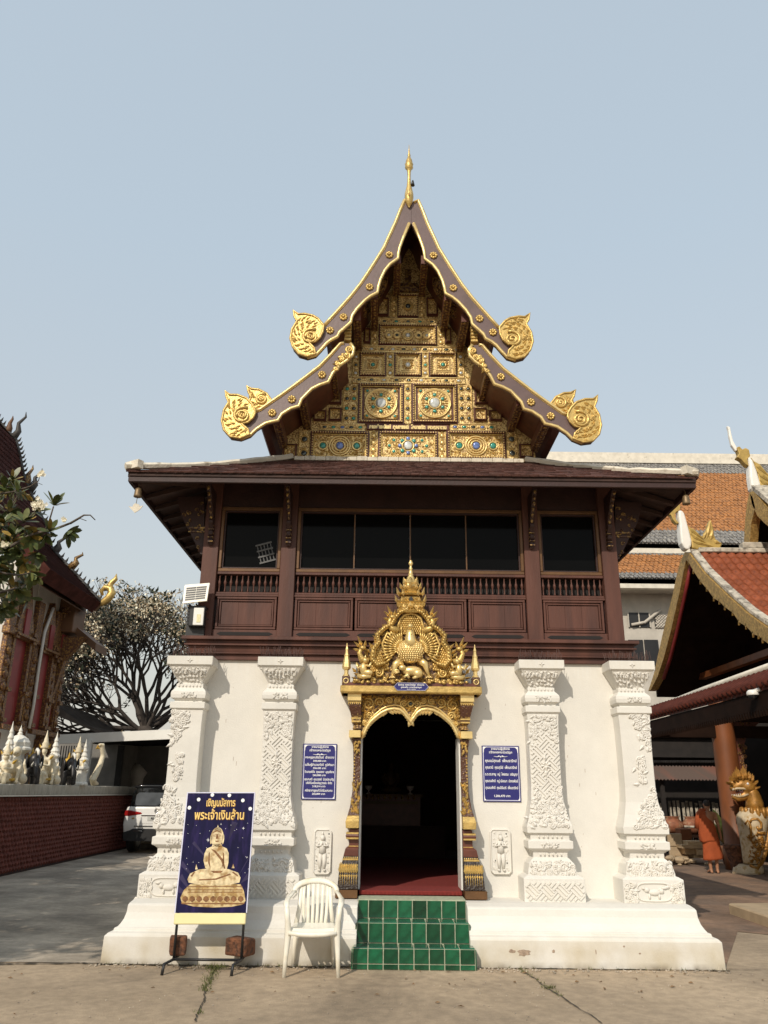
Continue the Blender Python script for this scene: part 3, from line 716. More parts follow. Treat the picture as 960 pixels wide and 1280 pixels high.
def inset(poly, d):
    out = []
    n = len(poly)
    for i in range(n):
        a = Vector(poly[i-1]); p = Vector(poly[i]); c = Vector(poly[(i+1) % n])
        t = (c-a).normalized(); out.append((p.x-t.y*d, p.y+t.x*d))
    return out
def rosette(x, z, y, r, parent):
    b = MB()
    b.lathe([(r*.55, -.02), (r*.6, 0), (r*.3, .012)], 8); 
    b = MB()
    for k in range(8):
        a = 2*pi*k/8; b.ell((x+cos(a)*r*.62, y-.012, z+sin(a)*r*.62), (r*.34, .016, r*.34), 6, 4)
    b.ell((x, y-.02, z), (r*.33, .025, r*.33), 6, 4)
    b.build('rosette', 'gold', parent)
def volute(poly, y, c, r, s, parent, seed, ry=.06):
    g = MB(); g.prism(poly, y-.05, y+.06)
    g.tube([(p[0], y-.05, p[1]) for p in poly], .017, 6, closed=True)
    rr = random.Random(seed)
    # the great curl
    g.spiral(c, r, 1.75, radians(60) if s < 0 else radians(120), 1 if s < 0 else -1, .024, y-.056, 6, 24)
    g.spiral(c, r*.62, 1.2, radians(200), -1 if s < 0 else 1, .02, y-.06, 6, 16)
    xs = [p[0] for p in poly]; zs = [p[1] for p in poly]
    def inside(x, z):
        k = False; n = len(poly)
        for i in range(n):
            (xa, za), (xb, zb) = poly[i], poly[i-1]
            if (za > z) != (zb > z) and x < (xb-xa)*(z-za)/(zb-za)+xa: k = not k
        return k
    done = 0
    for ring_ in range(6):
        rad = r*(1.22+.30*ring_); n = int(2*pi*rad/.075)
        for k in range(n):
            a = 2*pi*(k+.5*(ring_ % 2))/n; x, z = c[0]+rad*cos(a), c[1]+rad*sin(a)
            la = a+s*1.35+(.35 if ring_ % 2 else 0)
            if not inside(x, z) or not inside(x+.095*cos(la), z+.095*sin(la)): continue
            g.leaf((x, z), .09, .045, la, y-.048, .020)
            if k % 5 == 0: g.spiral((x, z), .026, 1.3, a, s, .009, y-.056, 5, 9)
    g.build('volute', 'gold', parent)

for s in (-1, 1):
    for (OUT, VOL, IN, GOLD, yy, ros, cc, name) in (
        (UP_OUT, UP_VOL, UP_IN, GOLD_UP, BY, [(486.6, 320.6), (462, 360.6), (429.4, 398), (412.7, 414.7)], (389, 424), 'up'),
        (LO_OUT, LO_VOL, LO_IN, GOLD_LO, BY+.06, [(402.6, 470), (365, 500.6), (340.5, 517.5)], (304, 522), 'lo')):
        poly = tr(OUT+VOL+IN, yy, s)
        if name == 'up': poly[0] = (s*.0015, poly[0][1]); poly[-1] = (s*.0015, poly[-1][1])
        b = MB(); b.prism(poly, yy-.03, yy+.05); B = b.build('bargeboard', 'barge', H)
        g = MB()
        o = tr(OUT, yy, s); g.tube([(p[0], yy-.04, p[1]) for p in o], .019, 6)
        g.tube([(p[0], yy-.02, p[1]) for p in o], .03, 6)
        g.build('gilt_edge', 'gold_bright', B)
        g = MB(); i_ = tr(VOL[-2:]+IN, yy, s); g.tube([(p[0], yy-.035, p[1]) for p in i_], .024, 6); g.build('gilt_edge', 'gold_bright', B)
        for p in ros:
            q = tr([p], yy, s)[0]; rosette(q[0], q[1], yy-.03, .062, B)
        volute(tr(GOLD, yy, s), yy-.02, tr([cc], yy, s)[0], .125, s, B, 3)
    # second small volute of the lower tier and the leaf scroll at its head
    B = MB(); pl = tr(V2, BY+.12, s); B.prism(pl, BY+.10, BY+.17)
    volute(pl, BY+.12, tr([(328, 501)], BY+.12, s)[0], .085, s, H, 5)
    g = MB(); yy = BY+.06; rr = random.Random(6)
    sc = tr([(437, 439), (434, 447), (427, 451), (423, 457), (420, 463), (429, 446)], yy, s)
    for k, p in enumerate(sc): g.spiral(p, .055-.006*k, 1.5, rr.uniform(0, 6), 1 if (k % 2) else -1, .02, yy-.05, 6, 14)
    for k in range(16):
        t = rr.random(); x = sc[0][0]+(sc[4][0]-sc[0][0])*t; z = sc[0][1]+(sc[4][1]-sc[0][1])*t
        g.leaf((x, z), .09, .05, rr.uniform(0, 6.3), yy-.035, .03)
    g.build('leaf_scroll', 'gold', H)
    # little turned strut between the tiers
    q = tr([(435, 415)], BY+.15, s)[0]
    b = MB()
    for k in range(5): b.box(q[0]-.05+.006*(k % 2), q[0]+.05-.006*(k % 2), BY+.10, BY+.20, q[1]-.16+k*.055, q[1]-.16+k*.055+.04)
    b.build('strut', 'gold', H, bevel=.006)
    # roof slopes behind the boards
    for (OUT, yy, d, y1) in ((UP_OUT[1:], BY+.05, .02, 7.6), (LO_OUT[:], BY+.13, .02, 7.9)):
        o = [Vector(p) for p in tr(OUT, BY, s)]; up = []; lo = []
        for i, p in enumerate(o):
            t = (o[min(i+1, len(o)-1)]-o[max(i-1, 0)]).normalized(); nn = Vector((-t.y, t.x))
            if nn.y < 0: nn = -nn
            up.append(p-nn*.012); lo.append(p-nn*.085)
        if OUT[0][0] > 500: up[0] = Vector((0, up[0].y+.06)); lo[0] = Vector((0, lo[0].y-.02)); up[0].x = lo[0].x = s*.002
        b = MB(); b.prism([tuple(p) for p in up]+[tuple(p) for p in lo[::-1]], yy, y1); b.build('roof', 'shingle', H)
        so = [tuple(p) for p in lo]; so2 = []
        for i, p in enumerate(lo):
            t = (lo[min(i+1, len(lo)-1)]-lo[max(i-1, 0)]).normalized(); nn = Vector((-t.y, t.x))
            if nn.y < 0: nn = -nn
            so2.append(tuple(p-nn*.02-nn*.001))
        b = MB(); b.prism([(p[0]-0, p[1]-.003) for p in so]+so2[::-1], yy+.02, y1-.1); b.build('soffit', 'lacquer', H)
    # purlin beams with carved undersides and round medallions in the bays between
    for (px, py) in ((496.5, 338), (468, 382), (447, 408), (417, 470), (380, 509), (349, 534)):
        q = tr([(px, py)], -.2, s)[0]
        b = MB(); b.box(q[0]-.05, q[0]+.05, BY+.10, GY, q[1]-.06, q[1]+.08); P = b.build('purlin', 'lacquer', H)
        g = MB()
        for k in range(11):
            y = BY+.14+k*.075; g.ell((q[0], y, q[1]-.062), (.034, .03, .012), 6, 4); 
        g.box(q[0]-.052, q[0]-.036, BY+.11, GY, q[1]-.066, q[1]-.058); g.box(q[0]+.036, q[0]+.052, BY+.11, GY, q[1]-.066, q[1]-.058)
        g.build('carving', 'gold_old', P)
    for (a, c) in (((490, 350), (472, 375)), ((466, 388), (447, 402)), ((432, 462), (412, 480)), ((405, 484), (380, 503)), ((372, 513), (352, 530))):
        A, C = Vector(tr([a], -.05, s)[0]), Vector(tr([c], -.05, s)[0])
        m_ = (A+C)/2; t = (C-A).normalized(); nn = Vector((-t.y, t.x)); nn = nn if nn.y > 0 else -nn
        m_ = m_+nn*.06; g = MB()
        for (ra, rb) in ((.17, .014), (.12, .012), (.06, .02)):
            ring = []
            for k in range(18):
                an = 2*pi*k/18; ring.append((m_.x+t.x*cos(an)*ra, -.06+sin(an)*ra*1.1, m_.y+t.y*cos(an)*ra))
            g.tube(ring, rb, 5, closed=True)
        for k in range(10):
            an = 2*pi*k/10; g.ell((m_.x+t.x*cos(an)*.09, -.06+sin(an)*.1, m_.y+t.y*cos(an)*.09), .022, 5, 4)
        g.build('soffit_medallion', 'gold_old', H)

# gable wall
gw = [tr([p], GY, -1)[0] for p in [(352, 574), (356, 545), (376, 512), (405, 484), (425, 462), (437, 440), (440, 405), (462, 378), (484, 350), (496, 325)]]
gw = gw+[(0.0, gw[-1][1]+.85)]+[(-a, c) for a, c in gw[::-1]]
b = MB(); b.prism(gw, GY, GY+.2); G = b.build('gable_wall', 'gold_relief', H)
def gx(p): return at(p, 500, Y=GY).x
def rectpx(x0, x1, y0, y1):
    a = at((x0+x1)/2, y0, Y=GY).z; c = at((x0+x1)/2, y1, Y=GY).z; ym = (y0+y1)/2
    return at(x0, ym, Y=GY).x, at(x1, ym, Y=GY).x, c, a
def gem(x, z, r, m, parent, y, rz=None):
    b = MB(); b.ell((x, y, z), (r, .012, rz or r), 9, 6); b.build('gem', m, parent)
def ring(b, x, z, r, w, y, th=.012, n=22, rz=None):
    rz = rz or r; b.tube([(x+r*cos(2*pi*k/n), y, z+rz*sin(2*pi*k/n)) for k in range(n)], w, 5, closed=True)
def petals(b, x, z, r, n, y, w=.5, l=.5):
    for k in range(n):
        a = 2*pi*k/n; b.leaf((x+cos(a)*r*(1-l), z+sin(a)*r*(1-l)), r*l, r*w, a, y, .016)
def panel(x0, x1, z0, z1, fr=.06, plate='gold_relief', beads=True, depth=.05):
    """framed panel: dark moulding, bead row, gilded plate"""
    y = GY; b = MB(); w = fr
    for k, (d, h, m) in enumerate(((0, .035, 0), (w*.34, .062, 0), (w*.72, .035, 1))):
        e = w*(.34 if k < 2 else .28)-.0015
        xa, xb, za, zb = x0+d, x1-d, z0+d, z1-d
        for (a0, a1, b0, b1) in ((xa, xb, za, za+e), (xa, xb, zb-e, zb), (xa, xa+e, za+e+.0004, zb-e-.0004), (xb-e, xb, za+e+.0004, zb-e-.0004)): b.box(a0, a1, y-h, y+.01, b0, b1, m)
    P = b.build('gable_panel', ['lacquer', 'gold'], H)
    if beads:
        g = MB(); st = .036; e = w*.5
        n = max(2, int((x1-x0-w)/st)); 
        for k in range(n+1):
            x = x0+e+(x1-x0-2*e)*k/n
            for z in (z0+e, z1-e): g.ell((x, y-.064, z), (.012, .012, .013), 5, 4)
        n = max(2, int((z1-z0-w)/st))
        for k in range(1, n):
            z = z0+e+(z1-z0-2*e)*k/n
            for x in (x0+e, x1-e): g.ell((x, y-.064, z), (.013, .012, .012), 5, 4)
        g.build('bead_row', 'gold_bright', P)
    g = MB(); g.box(x0+w, x1-w, y-.012, y+.01, z0+w, z1-w); g.build('plate', plate, P)
    return P, (x0+x1)/2, (z0+z1)/2
rr = random.Random(10)
def sprinkle(P, x0, x1, z0, z1, n, avoid, y=GY-.014, sc=.03):
    g = MB(); c = 0; t = 0
    while c < n and t < n*6:
        t += 1; x, z = rr.uniform(x0, x1), rr.uniform(z0, z1)
        if any(abs(x-a)/ra < 1 and abs(z-bb)/rb < 1 and ((x-a)/ra)**2+((z-bb)/rb)**2 < 1 for a, bb, ra, rb in avoid): continue
        c += 1
        if rr.random() < .4: g.spiral((x, z), sc*rr.uniform(.5, .9), 1.3, rr.uniform(0, 6), rr.choice((-1, 1)), .006, y, 4, 8)
        else: g.leaf((x, z), sc*1.5, sc*.7, rr.uniform(0, 6.3), y, .014)
    g.build('carving', 'gold', P)
# bottom row
for (a, c, kind) in ((388, 461.5, 0), (472.5, 547.5, 1), (558, 632, 0)):
    x0, x1, z0, z1 = rectpx(a, c, 540, 576); P, cx, cz = panel(x0, x1, z0+.0, z1, .062); y = GY-.014
    g = MB()
    if kind == 0:
        for r_, w_ in ((.15, .014), (.115, .012), (.075, .012)): ring(g, cx, cz, r_, w_, y-.006)
        petals(g, cx, cz, .115, 16, y, .18, .38)
        gem(cx, cz, .056, 'gem_blue', P, y-.015)
        for s in (-1, 1): ring(g, cx+s*.245, cz, .062, .014, y-.006, n=16); gem(cx+s*.245, cz, .045, 'gem_green', P, y-.01)
        sprinkle(P, x0+.07, x1-.07, z0+.075, z1-.075, 90, [(cx, cz, .17, .17), (cx-.245, cz, .08, .08), (cx+.245, cz, .08, .08)])
    else:
        ring(g, cx, cz, .085, .012, y-.006); petals(g, cx, cz, .19, 16, y, .14, .35)
        gem(cx, cz, .066, 'mirror', P, y-.02)
        for k in range(8):
            an = k*pi/4+pi/8*0; x, z = cx+.118*cos(an), cz+.112*sin(an); gem(x, z, .030, 'gem_blue' if k % 2 == 0 else 'gem_green', P, y-.01)
        for s in (-1, 1):
            for (dx, dz) in ((.205, .09), (.205, -.09), (.27, 0)): gem(cx+s*dx, cz+dz, .024, 'gem_green', P, y-.006); ring(g, cx+s*dx, cz+dz, .03, .007, y, n=12)
        sprinkle(P, x0+.07, x1-.07, z0+.075, z1-.075, 80, [(cx, cz, .17, .16)])
    g.build('medallion', 'gold_bright', P)
# two large squares
for (a, c) in ((447.5, 505), (514.3, 571.8)):
    x0, x1, z0, z1 = rectpx(a, c, 480.5, 531); P, cx, cz = panel(x0, x1, z0, z1, .062, plate='lacquer'); y = GY-.016
    g = MB(); q = .245
    g.box(cx-q, cx+q, y-.012, y+.01, cz-q, cz+q); g.build('field', 'gold_relief', P); g = MB(); y -= .014
    for s in (-1, 1):
        for s2 in (-1, 1):
            gem(cx+s*.205, cz+s2*.205, .022, 'gem_green', P, y-.004)
            for k in range(5): g.leaf((cx+s*.205, cz+s2*.205), .06, .03, atan2(-s2, -s)+(k-2)*.6+pi, y, .012)
    g.build('corner_leaf', 'gold', P); g = MB()
    d = MB(); d.lathe([(.232, -.02), (.232, 0), (.216, .012), (.20, .012)], 32); 
    for i, p in enumerate(d.v): d.v[i] = (cx+p[0], y-p[2]+.004, cz+p[1])
    d.build('disc', 'gold_relief', P); y -= .008
    ring(g, cx, cz, .232, .016, y, n=32); ring(g, cx, cz, .212, .009, y-.004, n=32); petals(g, cx, cz, .20, 28, y-.004, .10, .28); petals(g, cx, cz, .15, 14, y-.006, .2, .4); ring(g, cx, cz, .09, .012, y-.01)
    for k in range(6):
        an = pi/6+k*pi/3+pi/6*0; gem(cx+.135*cos(an+pi/6*0), cz+.135*sin(an), .028, 'gem_green', P, y-.012)
    gem(cx, cz, .080, 'mirror', P, y-.018); g.build('medallion', 'gold_bright', P)
# three squares
for i, (a, c) in enumerate(((449.5, 482.6), (492.8, 527), (536.2, 571))):
    x0, x1, z0, z1 = rectpx(a, c, 442, 472.3); P, cx, cz = panel(x0, x1, z0, z1, .05); y = GY-.016
    g = MB(); 
    for s in (.115, .098):
        for (a0, a1, b0, b1) in ((-s, s, -s, -s+.008), (-s, s, s-.008, s), (-s, -s+.008, -s+.0085, s-.0085), (s-.008, s, -s+.0085, s-.0085)): g.box(cx+a0, cx+a1, y-.008-.01*(s < .1), y, cz+b0, cz+b1)
    petals(g, cx, cz, .09, 14, y, .2, .55); ring(g, cx, cz, .042, .008, y-.01, n=14); gem(cx, cz, .040 if i == 1 else .030, 'mirror' if i == 1 else 'gem_green', P, y-.016)
    g.build('medallion', 'gold_bright', P)
# wide panel
x0, x1, z0, z1 = rectpx(473.5, 546, 407, 433.5); P, cx, cz = panel(x0, x1, z0, z1, .052); y = GY-.016; g = MB()
for (dx, r_, gm) in ((0, .075, 'mirror'), (-.165, .05, 'gem_dark'), (.165, .05, 'gem_dark'), (-.29, .05, 'mirror'), (.29, .05, 'mirror')):
    ring(g, cx+dx, cz, r_, .014, y-.006, n=18); ring(g, cx+dx, cz, r_*.66, .009, y-.01, n=14); gem(cx+dx, cz, r_*.5, gm, P, y-.014)
g.build('medallion', 'gold_bright', P); sprinkle(P, x0+.06, x1-.06, z0+.06, z1-.06, 60, [(cx, cz, .09, .09), (cx-.165, cz, .06, .06), (cx+.165, cz, .06, .06)], sc=.025)
# small top square
x0, x1, z0, z1 = rectpx(497, 522.6, 369.5, 398); P, cx, cz = panel(x0, x1, z0, z1, .04); y = GY-.016; g = MB()
petals(g, cx, cz, .10, 12, y, .3, .5); ring(g, cx, cz, .055, .012, y-.006, n=16); g.build('medallion', 'gold', P); gem(cx, cz, .040, 'gem_dark', P, y-.014)
# crest above it
b = MB()
for (a, c, y0, y1, h) in ((495, 525, 360, 366, .04), (499, 521, 355, 360, .03), (506, 514, 338, 355, .03)):
    x0, x1, z0, z1 = rectpx(a, c, y0, y1); b.box(x0, x1, GY-h, GY, z0, z1)
for k in range(5):
    q = at(499+k*5.5, 361, Y=GY); b.leaf((q.x, q.z), .10, .05, pi/2, GY-.04, .02)
b.build('crest', 'gold_old', G)
# bands with oval inlay
def band(a, c, y0, y1, n, mats_, big=.5):
    x0, x1, z0, z1 = rectpx(a, c, y0, y1); b = MB(); h = z1-z0
    b.box(x0, x1, GY-.022, GY+.005, z0, z1)
    B = b.build('inlay_band', 'gold_relief', H); g = MB()
    g.box(x0, x1, GY-.034, GY, z0-.004, z0+.008); g.box(x0, x1, GY-.034, GY, z1-.008, z1+.004)
    for k in range(n):
        x = x0+(x1-x0)*(k+.5)/n; z = (z0+z1)/2; rx, rz = h*.36*big*2*1.15, h*.36*big*2*.8
        ring(g, x, z, rx, .008, GY-.028, n=14, rz=rz); gem(x, z, rx*.72, mats_[k % len(mats_)], B, GY-.026, rz*.72)
        if k: g.ell((x-(x1-x0)/n/2, GY-.03, z), (.014, .014, .018), 6, 4)
    g.build('moulding', 'gold_bright', B)
band(441, 581, 472.8, 480, 9, ['gem_dark', 'gem_dark', 'mirror'])
band(444, 578, 434, 441.6, 10, ['gem_dark', 'mirror'])
band(473, 547, 399.5, 406.5, 5, ['gem_dark', 'gem_green'])
band(400, 456, 531, 539, 5, ['gem_dark', 'gem_green', 'gem_blue'])
band(563, 620, 531, 539, 5, ['gem_blue', 'gem_green', 'gem_dark'])
def column(a, c, y0, y1, rows, cols, mats_):
    x0, x1, z0, z1 = rectpx(a, c, y0, y1); b = MB(); b.box(x0, x1, GY-.018, GY+.004, z0, z1); B = b.build('inlay_column', 'gold_relief', H); g = MB(); w = (x1-x0)/cols
    for x in (x0, x1-.009): g.box(x, x+.009, GY-.03, GY, z0, z1)
    for i in range(rows):
        for j in range(cols):
            x = x0+w*(j+.5); z = z0+(z1-z0)*(i+.5)/rows; r_ = min(w, (z1-z0)/rows)*.27
            ring(g, x, z, r_*1.25, .006, GY-.024, n=10); gem(x, z, r_, mats_[(i+j) % len(mats_)], B, GY-.022)
            for k in range(4): g.leaf((x, z+r_*1.3), r_*1.1, r_*.7, pi/2+(k-1.5)*.7, GY-.02, .01)
    g.build('moulding', 'gold', B)
column(505.6, 513.7, 481, 530, 4, 1, ['gem_green', 'gem_dark']); column(429, 446.8, 481, 530, 4, 2, ['gem_dark', 'gem_green']); column(572.6, 590, 481, 530, 4, 2, ['gem_dark'])
column(483.4, 492, 442, 472.3, 3, 1, ['mirror', 'gem_green']); column(527.8, 535.4, 442, 472.3, 3, 1, ['mirror', 'gem_green'])
column(441, 448.7, 442, 472.3, 3, 1, ['mirror', 'gem_dark']); column(571.8, 580, 442, 472.3, 3, 1, ['mirror', 'gem_dark'])
column(462.3, 471.8, 541, 576, 4, 1, ['gold_bright']); column(548.2, 557.3, 541, 576, 4, 1, ['gold_bright'])
column(373.5, 387, 541, 576, 2, 1, ['gem_dark']); column(633, 646.5, 541, 576, 2, 1, ['gem_dark'])
column(464, 472.6, 407, 433, 3, 1, ['gold_bright']); column(546.8, 555.5, 407, 433, 3, 1, ['gold_bright']); column(488, 496.3, 366, 398, 4, 1, ['gold_bright']); column(523.3, 531.5, 366, 398, 4, 1, ['gold_bright'])
for (a, c, y0, y1) in ((411, 427, 511, 527), (592, 608, 511, 527), (392, 408, 514, 527), (611, 627, 514, 527), (410, 427, 488, 506), (593, 609, 488, 506), (455, 463, 412, 430), (556, 564, 412, 430), (472, 486, 374, 396), (533, 547, 374, 396), (354, 371, 556, 573), (649, 666, 556, 573)):
    x0, x1, z0, z1 = rectpx(a, c, y0, y1); P, cx, cz = panel(x0, x1, z0, z1, .03, plate='gold_relief', beads=False); g = MB(); petals(g, cx, cz, .055, 8, GY-.016, .4, .6); g.build('medallion', 'gold', P)
# dedication strip
x0, x1, z0, z1 = rectpx(458, 561.5, 531.5, 538.6); b = MB(); b.box(x0, x1, GY-.034, GY, z0, z1); B = b.build('dedication_strip', 'lacquer', H, bevel=.01)
text_mesh('คณะชำระนันท์  คุณพรรณี  โกมารทัต  และลูกหลาน', .075, 'lettering', 'gold_bright', B, ((x0+x1)/2, GY-.036, z0+.02), bold=.006, fit=(x1-x0)*.93)
# carved fill on the open gilded ground
sp = MB(); r = random.Random(21)
for _ in range(210):
    px, py = r.uniform(375, 648), r.uniform(408, 574)
    if abs(px-511) > (py-330)*.52+18: continue
    q = at(px, py, Y=GY)
    if r.random() < .5: sp.spiral((q.x, q.z), r.uniform(.014, .024), 1.3, r.uniform(0, 6), r.choice((-1, 1)), .006, GY-.003, 4, 8)
    else: sp.leaf((q.x, q.z), .05, .026, r.uniform(0, 6.3), GY-.002, .014)
sp.build('carving', 'gold', G)

# ridge finial
q0 = at(511.3, 259.5, Y=BY-.06); zt = at(510.5, 181, Y=BY-.06).z; Hh = zt-q0.z
prof = [(0, 0), (.4, .03), (.82, .09), (1, .15), (.98, .21), (.78, .27), (.55, .33), (.42, .40), (.36, .48), (.40, .55), (.55, .60), (.95, .625), (.85, .65), (.98, .68), (.72, .70), (.75, .735), (.5, .77), (.30, .81), (.36, .825), (.16, .87), (.20, .88), (.10, .93), (.05, 1)]
b = MB(); b.lathe([(.066*r_, Hh*t) for r_, t in prof], 10, (q0.x, BY-.06, q0.z)); fin = b.build('ridge_finial', 'gold', H)
b = MB(); b.lathe([(.0, .10), (.012, .09), (.02, .05), (.03, 0)], 8, (q0.x+.055, BY-.08, q0.z+Hh*.33)); b.build('finial_bell', 'black', fin)
b = MB()
for k in range(12): a = k*pi/6; b.leaf((q0.x+.05*sin(a)*.9, q0.z+Hh*.12+.03*(k % 3)), .09, .04, pi/2, BY-.06-.066*abs(cos(a)), .015)
b.build('leaf_collar', 'gold_bright', fin)
# ================================================================== gilded doorway
DY = -.14
M['jamb_dark'] = mat('black_gold_lacquer', (.20, .115, .035), .45, .4, var=.3, vscale=10, vor=(46, (.022, .011, .006), .40, .60))
def JX(px): return px*.0098-.055
JB = [(1121, 31, .34), (1111, 31, .34), (1110.5, 29, .31), (1081, 27, .28), (1080, 25, .27), (1074, 23.5, .25), (1070, 23, .24), (1061, 21, .24), (1058, 17, .20), (1049, 17, .20), (1048, 20, .25), (1045, 21, .26), (1042, 20, .25), (1041, 17, .20), (1037, 17, .20), (1035.5, 21, .26), (1027, 21.5, .26), (1020, 19.5, .22), (1010, 17, .19), (990, 14.5, .15), (960, 13.8, .14), (935, 14.8, .15), (924, 16.5, .17), (923, 20, .22), (914, 20, .22), (912, 16, .19), (907, 14, .16), (903, 17, .20), (899, 17.5, .20), (896, 18, .21), (884, 21, .25), (880, 21, .25), (878, 22.5, .28), (866, 22.5, .28)]
zpx = lambda py: at(515, py, Y=DY).z
for s in (-1, 1):
    def seg(y0, y1, name, mats, parent):
        ss = [(zpx(p), JX(w), d) for (p, w, d) in JB if y1 <= p <= y0]
        b = MB(); st = []
        for (z, w, d) in ss:
            xa, xb = sorted((s*.605, s*(.605+w*1.0))); st.append((z, xa, xb, -d, .0))
        b.stack(st); return b.build(name, mats, parent, bevel=.003)
    jb = seg(1121, 1111, 'door_jamb', 'ochre', H)
    seg(1110.5, 1070, 'jamb_base', 'jamb_dark', jb); seg(1070, 1036, 'jamb_moulding', 'lacquer', jb); seg(1035.6, 1020, 'jamb_sill', 'gold', jb)
    seg(1020, 923.5, 'jamb_shaft', 'lacquer_gold', jb); seg(923, 914, 'jamb_ring', 'gold_bright', jb); seg(913.9, 896, 'jamb_neck', 'gold_old', jb); seg(896, 878.1, 'jamb_capital', 'lacquer_gold', jb); seg(878, 866, 'jamb_block', 'gold_bright', jb)
    g = MB()
    for py, d in ((1048, .25), (1041.8, .20), (1058.5, .2), (1074, .25), (1081, .275), (903, .195), (879.5, .26), (899, .2)):
        w = dict((round(p), ww) for p, ww, dd in JB); wj = min(JB, key=lambda q: abs(q[0]-py))
        xa, xb = sorted((s*.606, s*(.605+JX(wj[1])+.004))); z = zpx(py); g.box(xa, xb, -wj[2]-.006, -.01, z-.009, z+.009)
    # fringe of little pointed leaves on the base block and beads under the capital
    for k in range(8):
        x = s*(.622+.026*k); z0 = zpx(1108)
        g.tube([(x, -.302, z0), (x, -.300, z0+.14)], [.004, .002], 4); g.leaf((x, zpx(1091)), .11, .05, pi/2, -.292, .015); g.leaf((x, zpx(1092)), .05, .03, -pi/2, -.292, .01)
    for k in range(7): g.ell((s*(.615+.024*k), -.255, zpx(881.5)), (.009, .01, .012), 5, 4); g.ell((s*(.615+.024*k), -.25, zpx(1072)), (.009, .01, .012), 5, 4)
    rr = random.Random(31)
    for k in range(26):     # leafy foot of the shaft
        t = rr.random(); py = 1019-36*t*t; x = s*(.612+rr.random()*.085*(1-t*.3)); g.leaf((x, zpx(py)), .07, .035, pi/2+rr.uniform(-.6, .6), -.215+.05*t, .02)
    for k in range(12):
        py = 926+rr.random()*14; x = s*(.612+rr.random()*.075); g.leaf((x, zpx(py)), .05, .03, -pi/2+rr.uniform(-.6, .6), -.172, .012)
    for k in range(14):     # scroll lines down the outer edge
        g.spiral((s*.675, zpx(945+k*4)), .012, 1.2, rr.uniform(0, 6), s, .004, -.148, 4, 7)
    g.build('jamb_gilding', 'gold', jb)
    b = MB(); xa, xb = sorted((s*.586, s*.604)); b.box(xa, xb, -.10, .30, .645, zpx(921)); b.build('door_lining', 'white_metal', H)
# carved double arch
ar = [(455, 921), (457, 916), (460.3, 908.6), (465, 902), (471, 896.6), (478, 891), (486, 887.2), (494, 886), (501, 887), (506, 890.5), (510, 896), (514.6, 903)]
top = 869.5
L = [(lambda q: (q.x, q.z))(at(*p, Y=DY)) for p in ar]; cxm = L[-1][0]
Lm = [(-(x-cxm)+cxm, z) for x, z in L]
L = [((x-cxm), z) for x, z in L]; Rr = [(-x, z) for x, z in L[::-1][1:]]
zt = zpx(top); xo = .612
poly = [(-xo, L[0][1])]+[(max(x, -.608), z) for x, z in L[1:]]+[(min(x, .608), z) for x, z in Rr[:-1]]+[(xo, L[0][1]), (xo, zt), (-xo, zt)]
b = MB(); b.prism(poly, DY, DY+.10); A = b.build('door_arch', 'gold_old', H)
g = MB(); edge = L+Rr
g.tube([(x, DY-.02, z) for x, z in edge], .022, 6)
g.tube([(x*.985, DY-.01, z+.045) for x, z in edge[1:-1]], .012, 6); g.build('arch_moulding', 'gold_bright', A)
g = MB()
for i in range(len(edge)-1):
    for t in (.25, .75):
        x = edge[i][0]+(edge[i+1][0]-edge[i][0])*t; z = edge[i][1]+(edge[i+1][1]-edge[i][1])*t
        if z > L[0][1]+.02: g.leaf((x, z+.015), .095, .075, -pi/2+(-.5 if x < 0 else .5)*(1 if abs(x) > .3 else -1), DY-.012, .022)
g.build('arch_fringe', 'gold_bright', A)
g = MB(); rr = random.Random(41)
def over(x):      # height of the arch edge at x
    for i in range(len(edge)-1):
        if edge[i][0] <= x <= edge[i+1][0]: return max(edge[i][1], edge[i+1][1])
    return edge[0][1]
for (x, dz, r_) in ((-.52, -.11, .075), (-.50, -.24, .05), (-.38, -.085, .06), (-.26, -.065, .045), (-.16, -.06, .04), (-.08, -.10, .05), (-.555, -.33, .035)):
    for s in (-1, 1): g.spiral((s*-x, zt+dz), r_, 1.6, rr.uniform(0, 6), s, .014, DY-.012, 6, 18); 
for _ in range(240):
    x = rr.uniform(0, .60); z = rr.uniform(zt-.36, zt-.03)
    if z < over(x)+.055: continue
    for s in (-1, 1): g.leaf((s*x, z), rr.uniform(.05, .08), .035, pi/2+s*rr.uniform(-1.5, 1.5), DY-.002, .024)
ring(g, 0, zt-.10, .034, .012, DY-.02, n=12); g.build('arch_carving', 'gold', A)
gem(0, zt-.10, .024, 'gem_dark', A, DY-.02)
b = MB()
b.box(-.61, .61, -.17, -.0, zt+.001, zt+.045); b.build('lintel', 'lacquer_gold', H)
# shelf
zs0, zs1 = at(515, 865.5, Y=-.34).z, at(515, 857.5, Y=-.34).z
b = MB(); b.stack([(zt+.046, -.84, .84, -.28, 0), (zs0-.02, -.85, .85, -.32, 0), (zs0, -.86, .86, -.345, 0), (zs1, -.86, .86, -.345, 0)]); b.build('door_shelf', 'gold', H, bevel=.006)
b = MB(); b.box(-.80, .80, -.33, 0, zs1+.001, zs1+.04); b.build('shelf_step', 'lacquer', H)

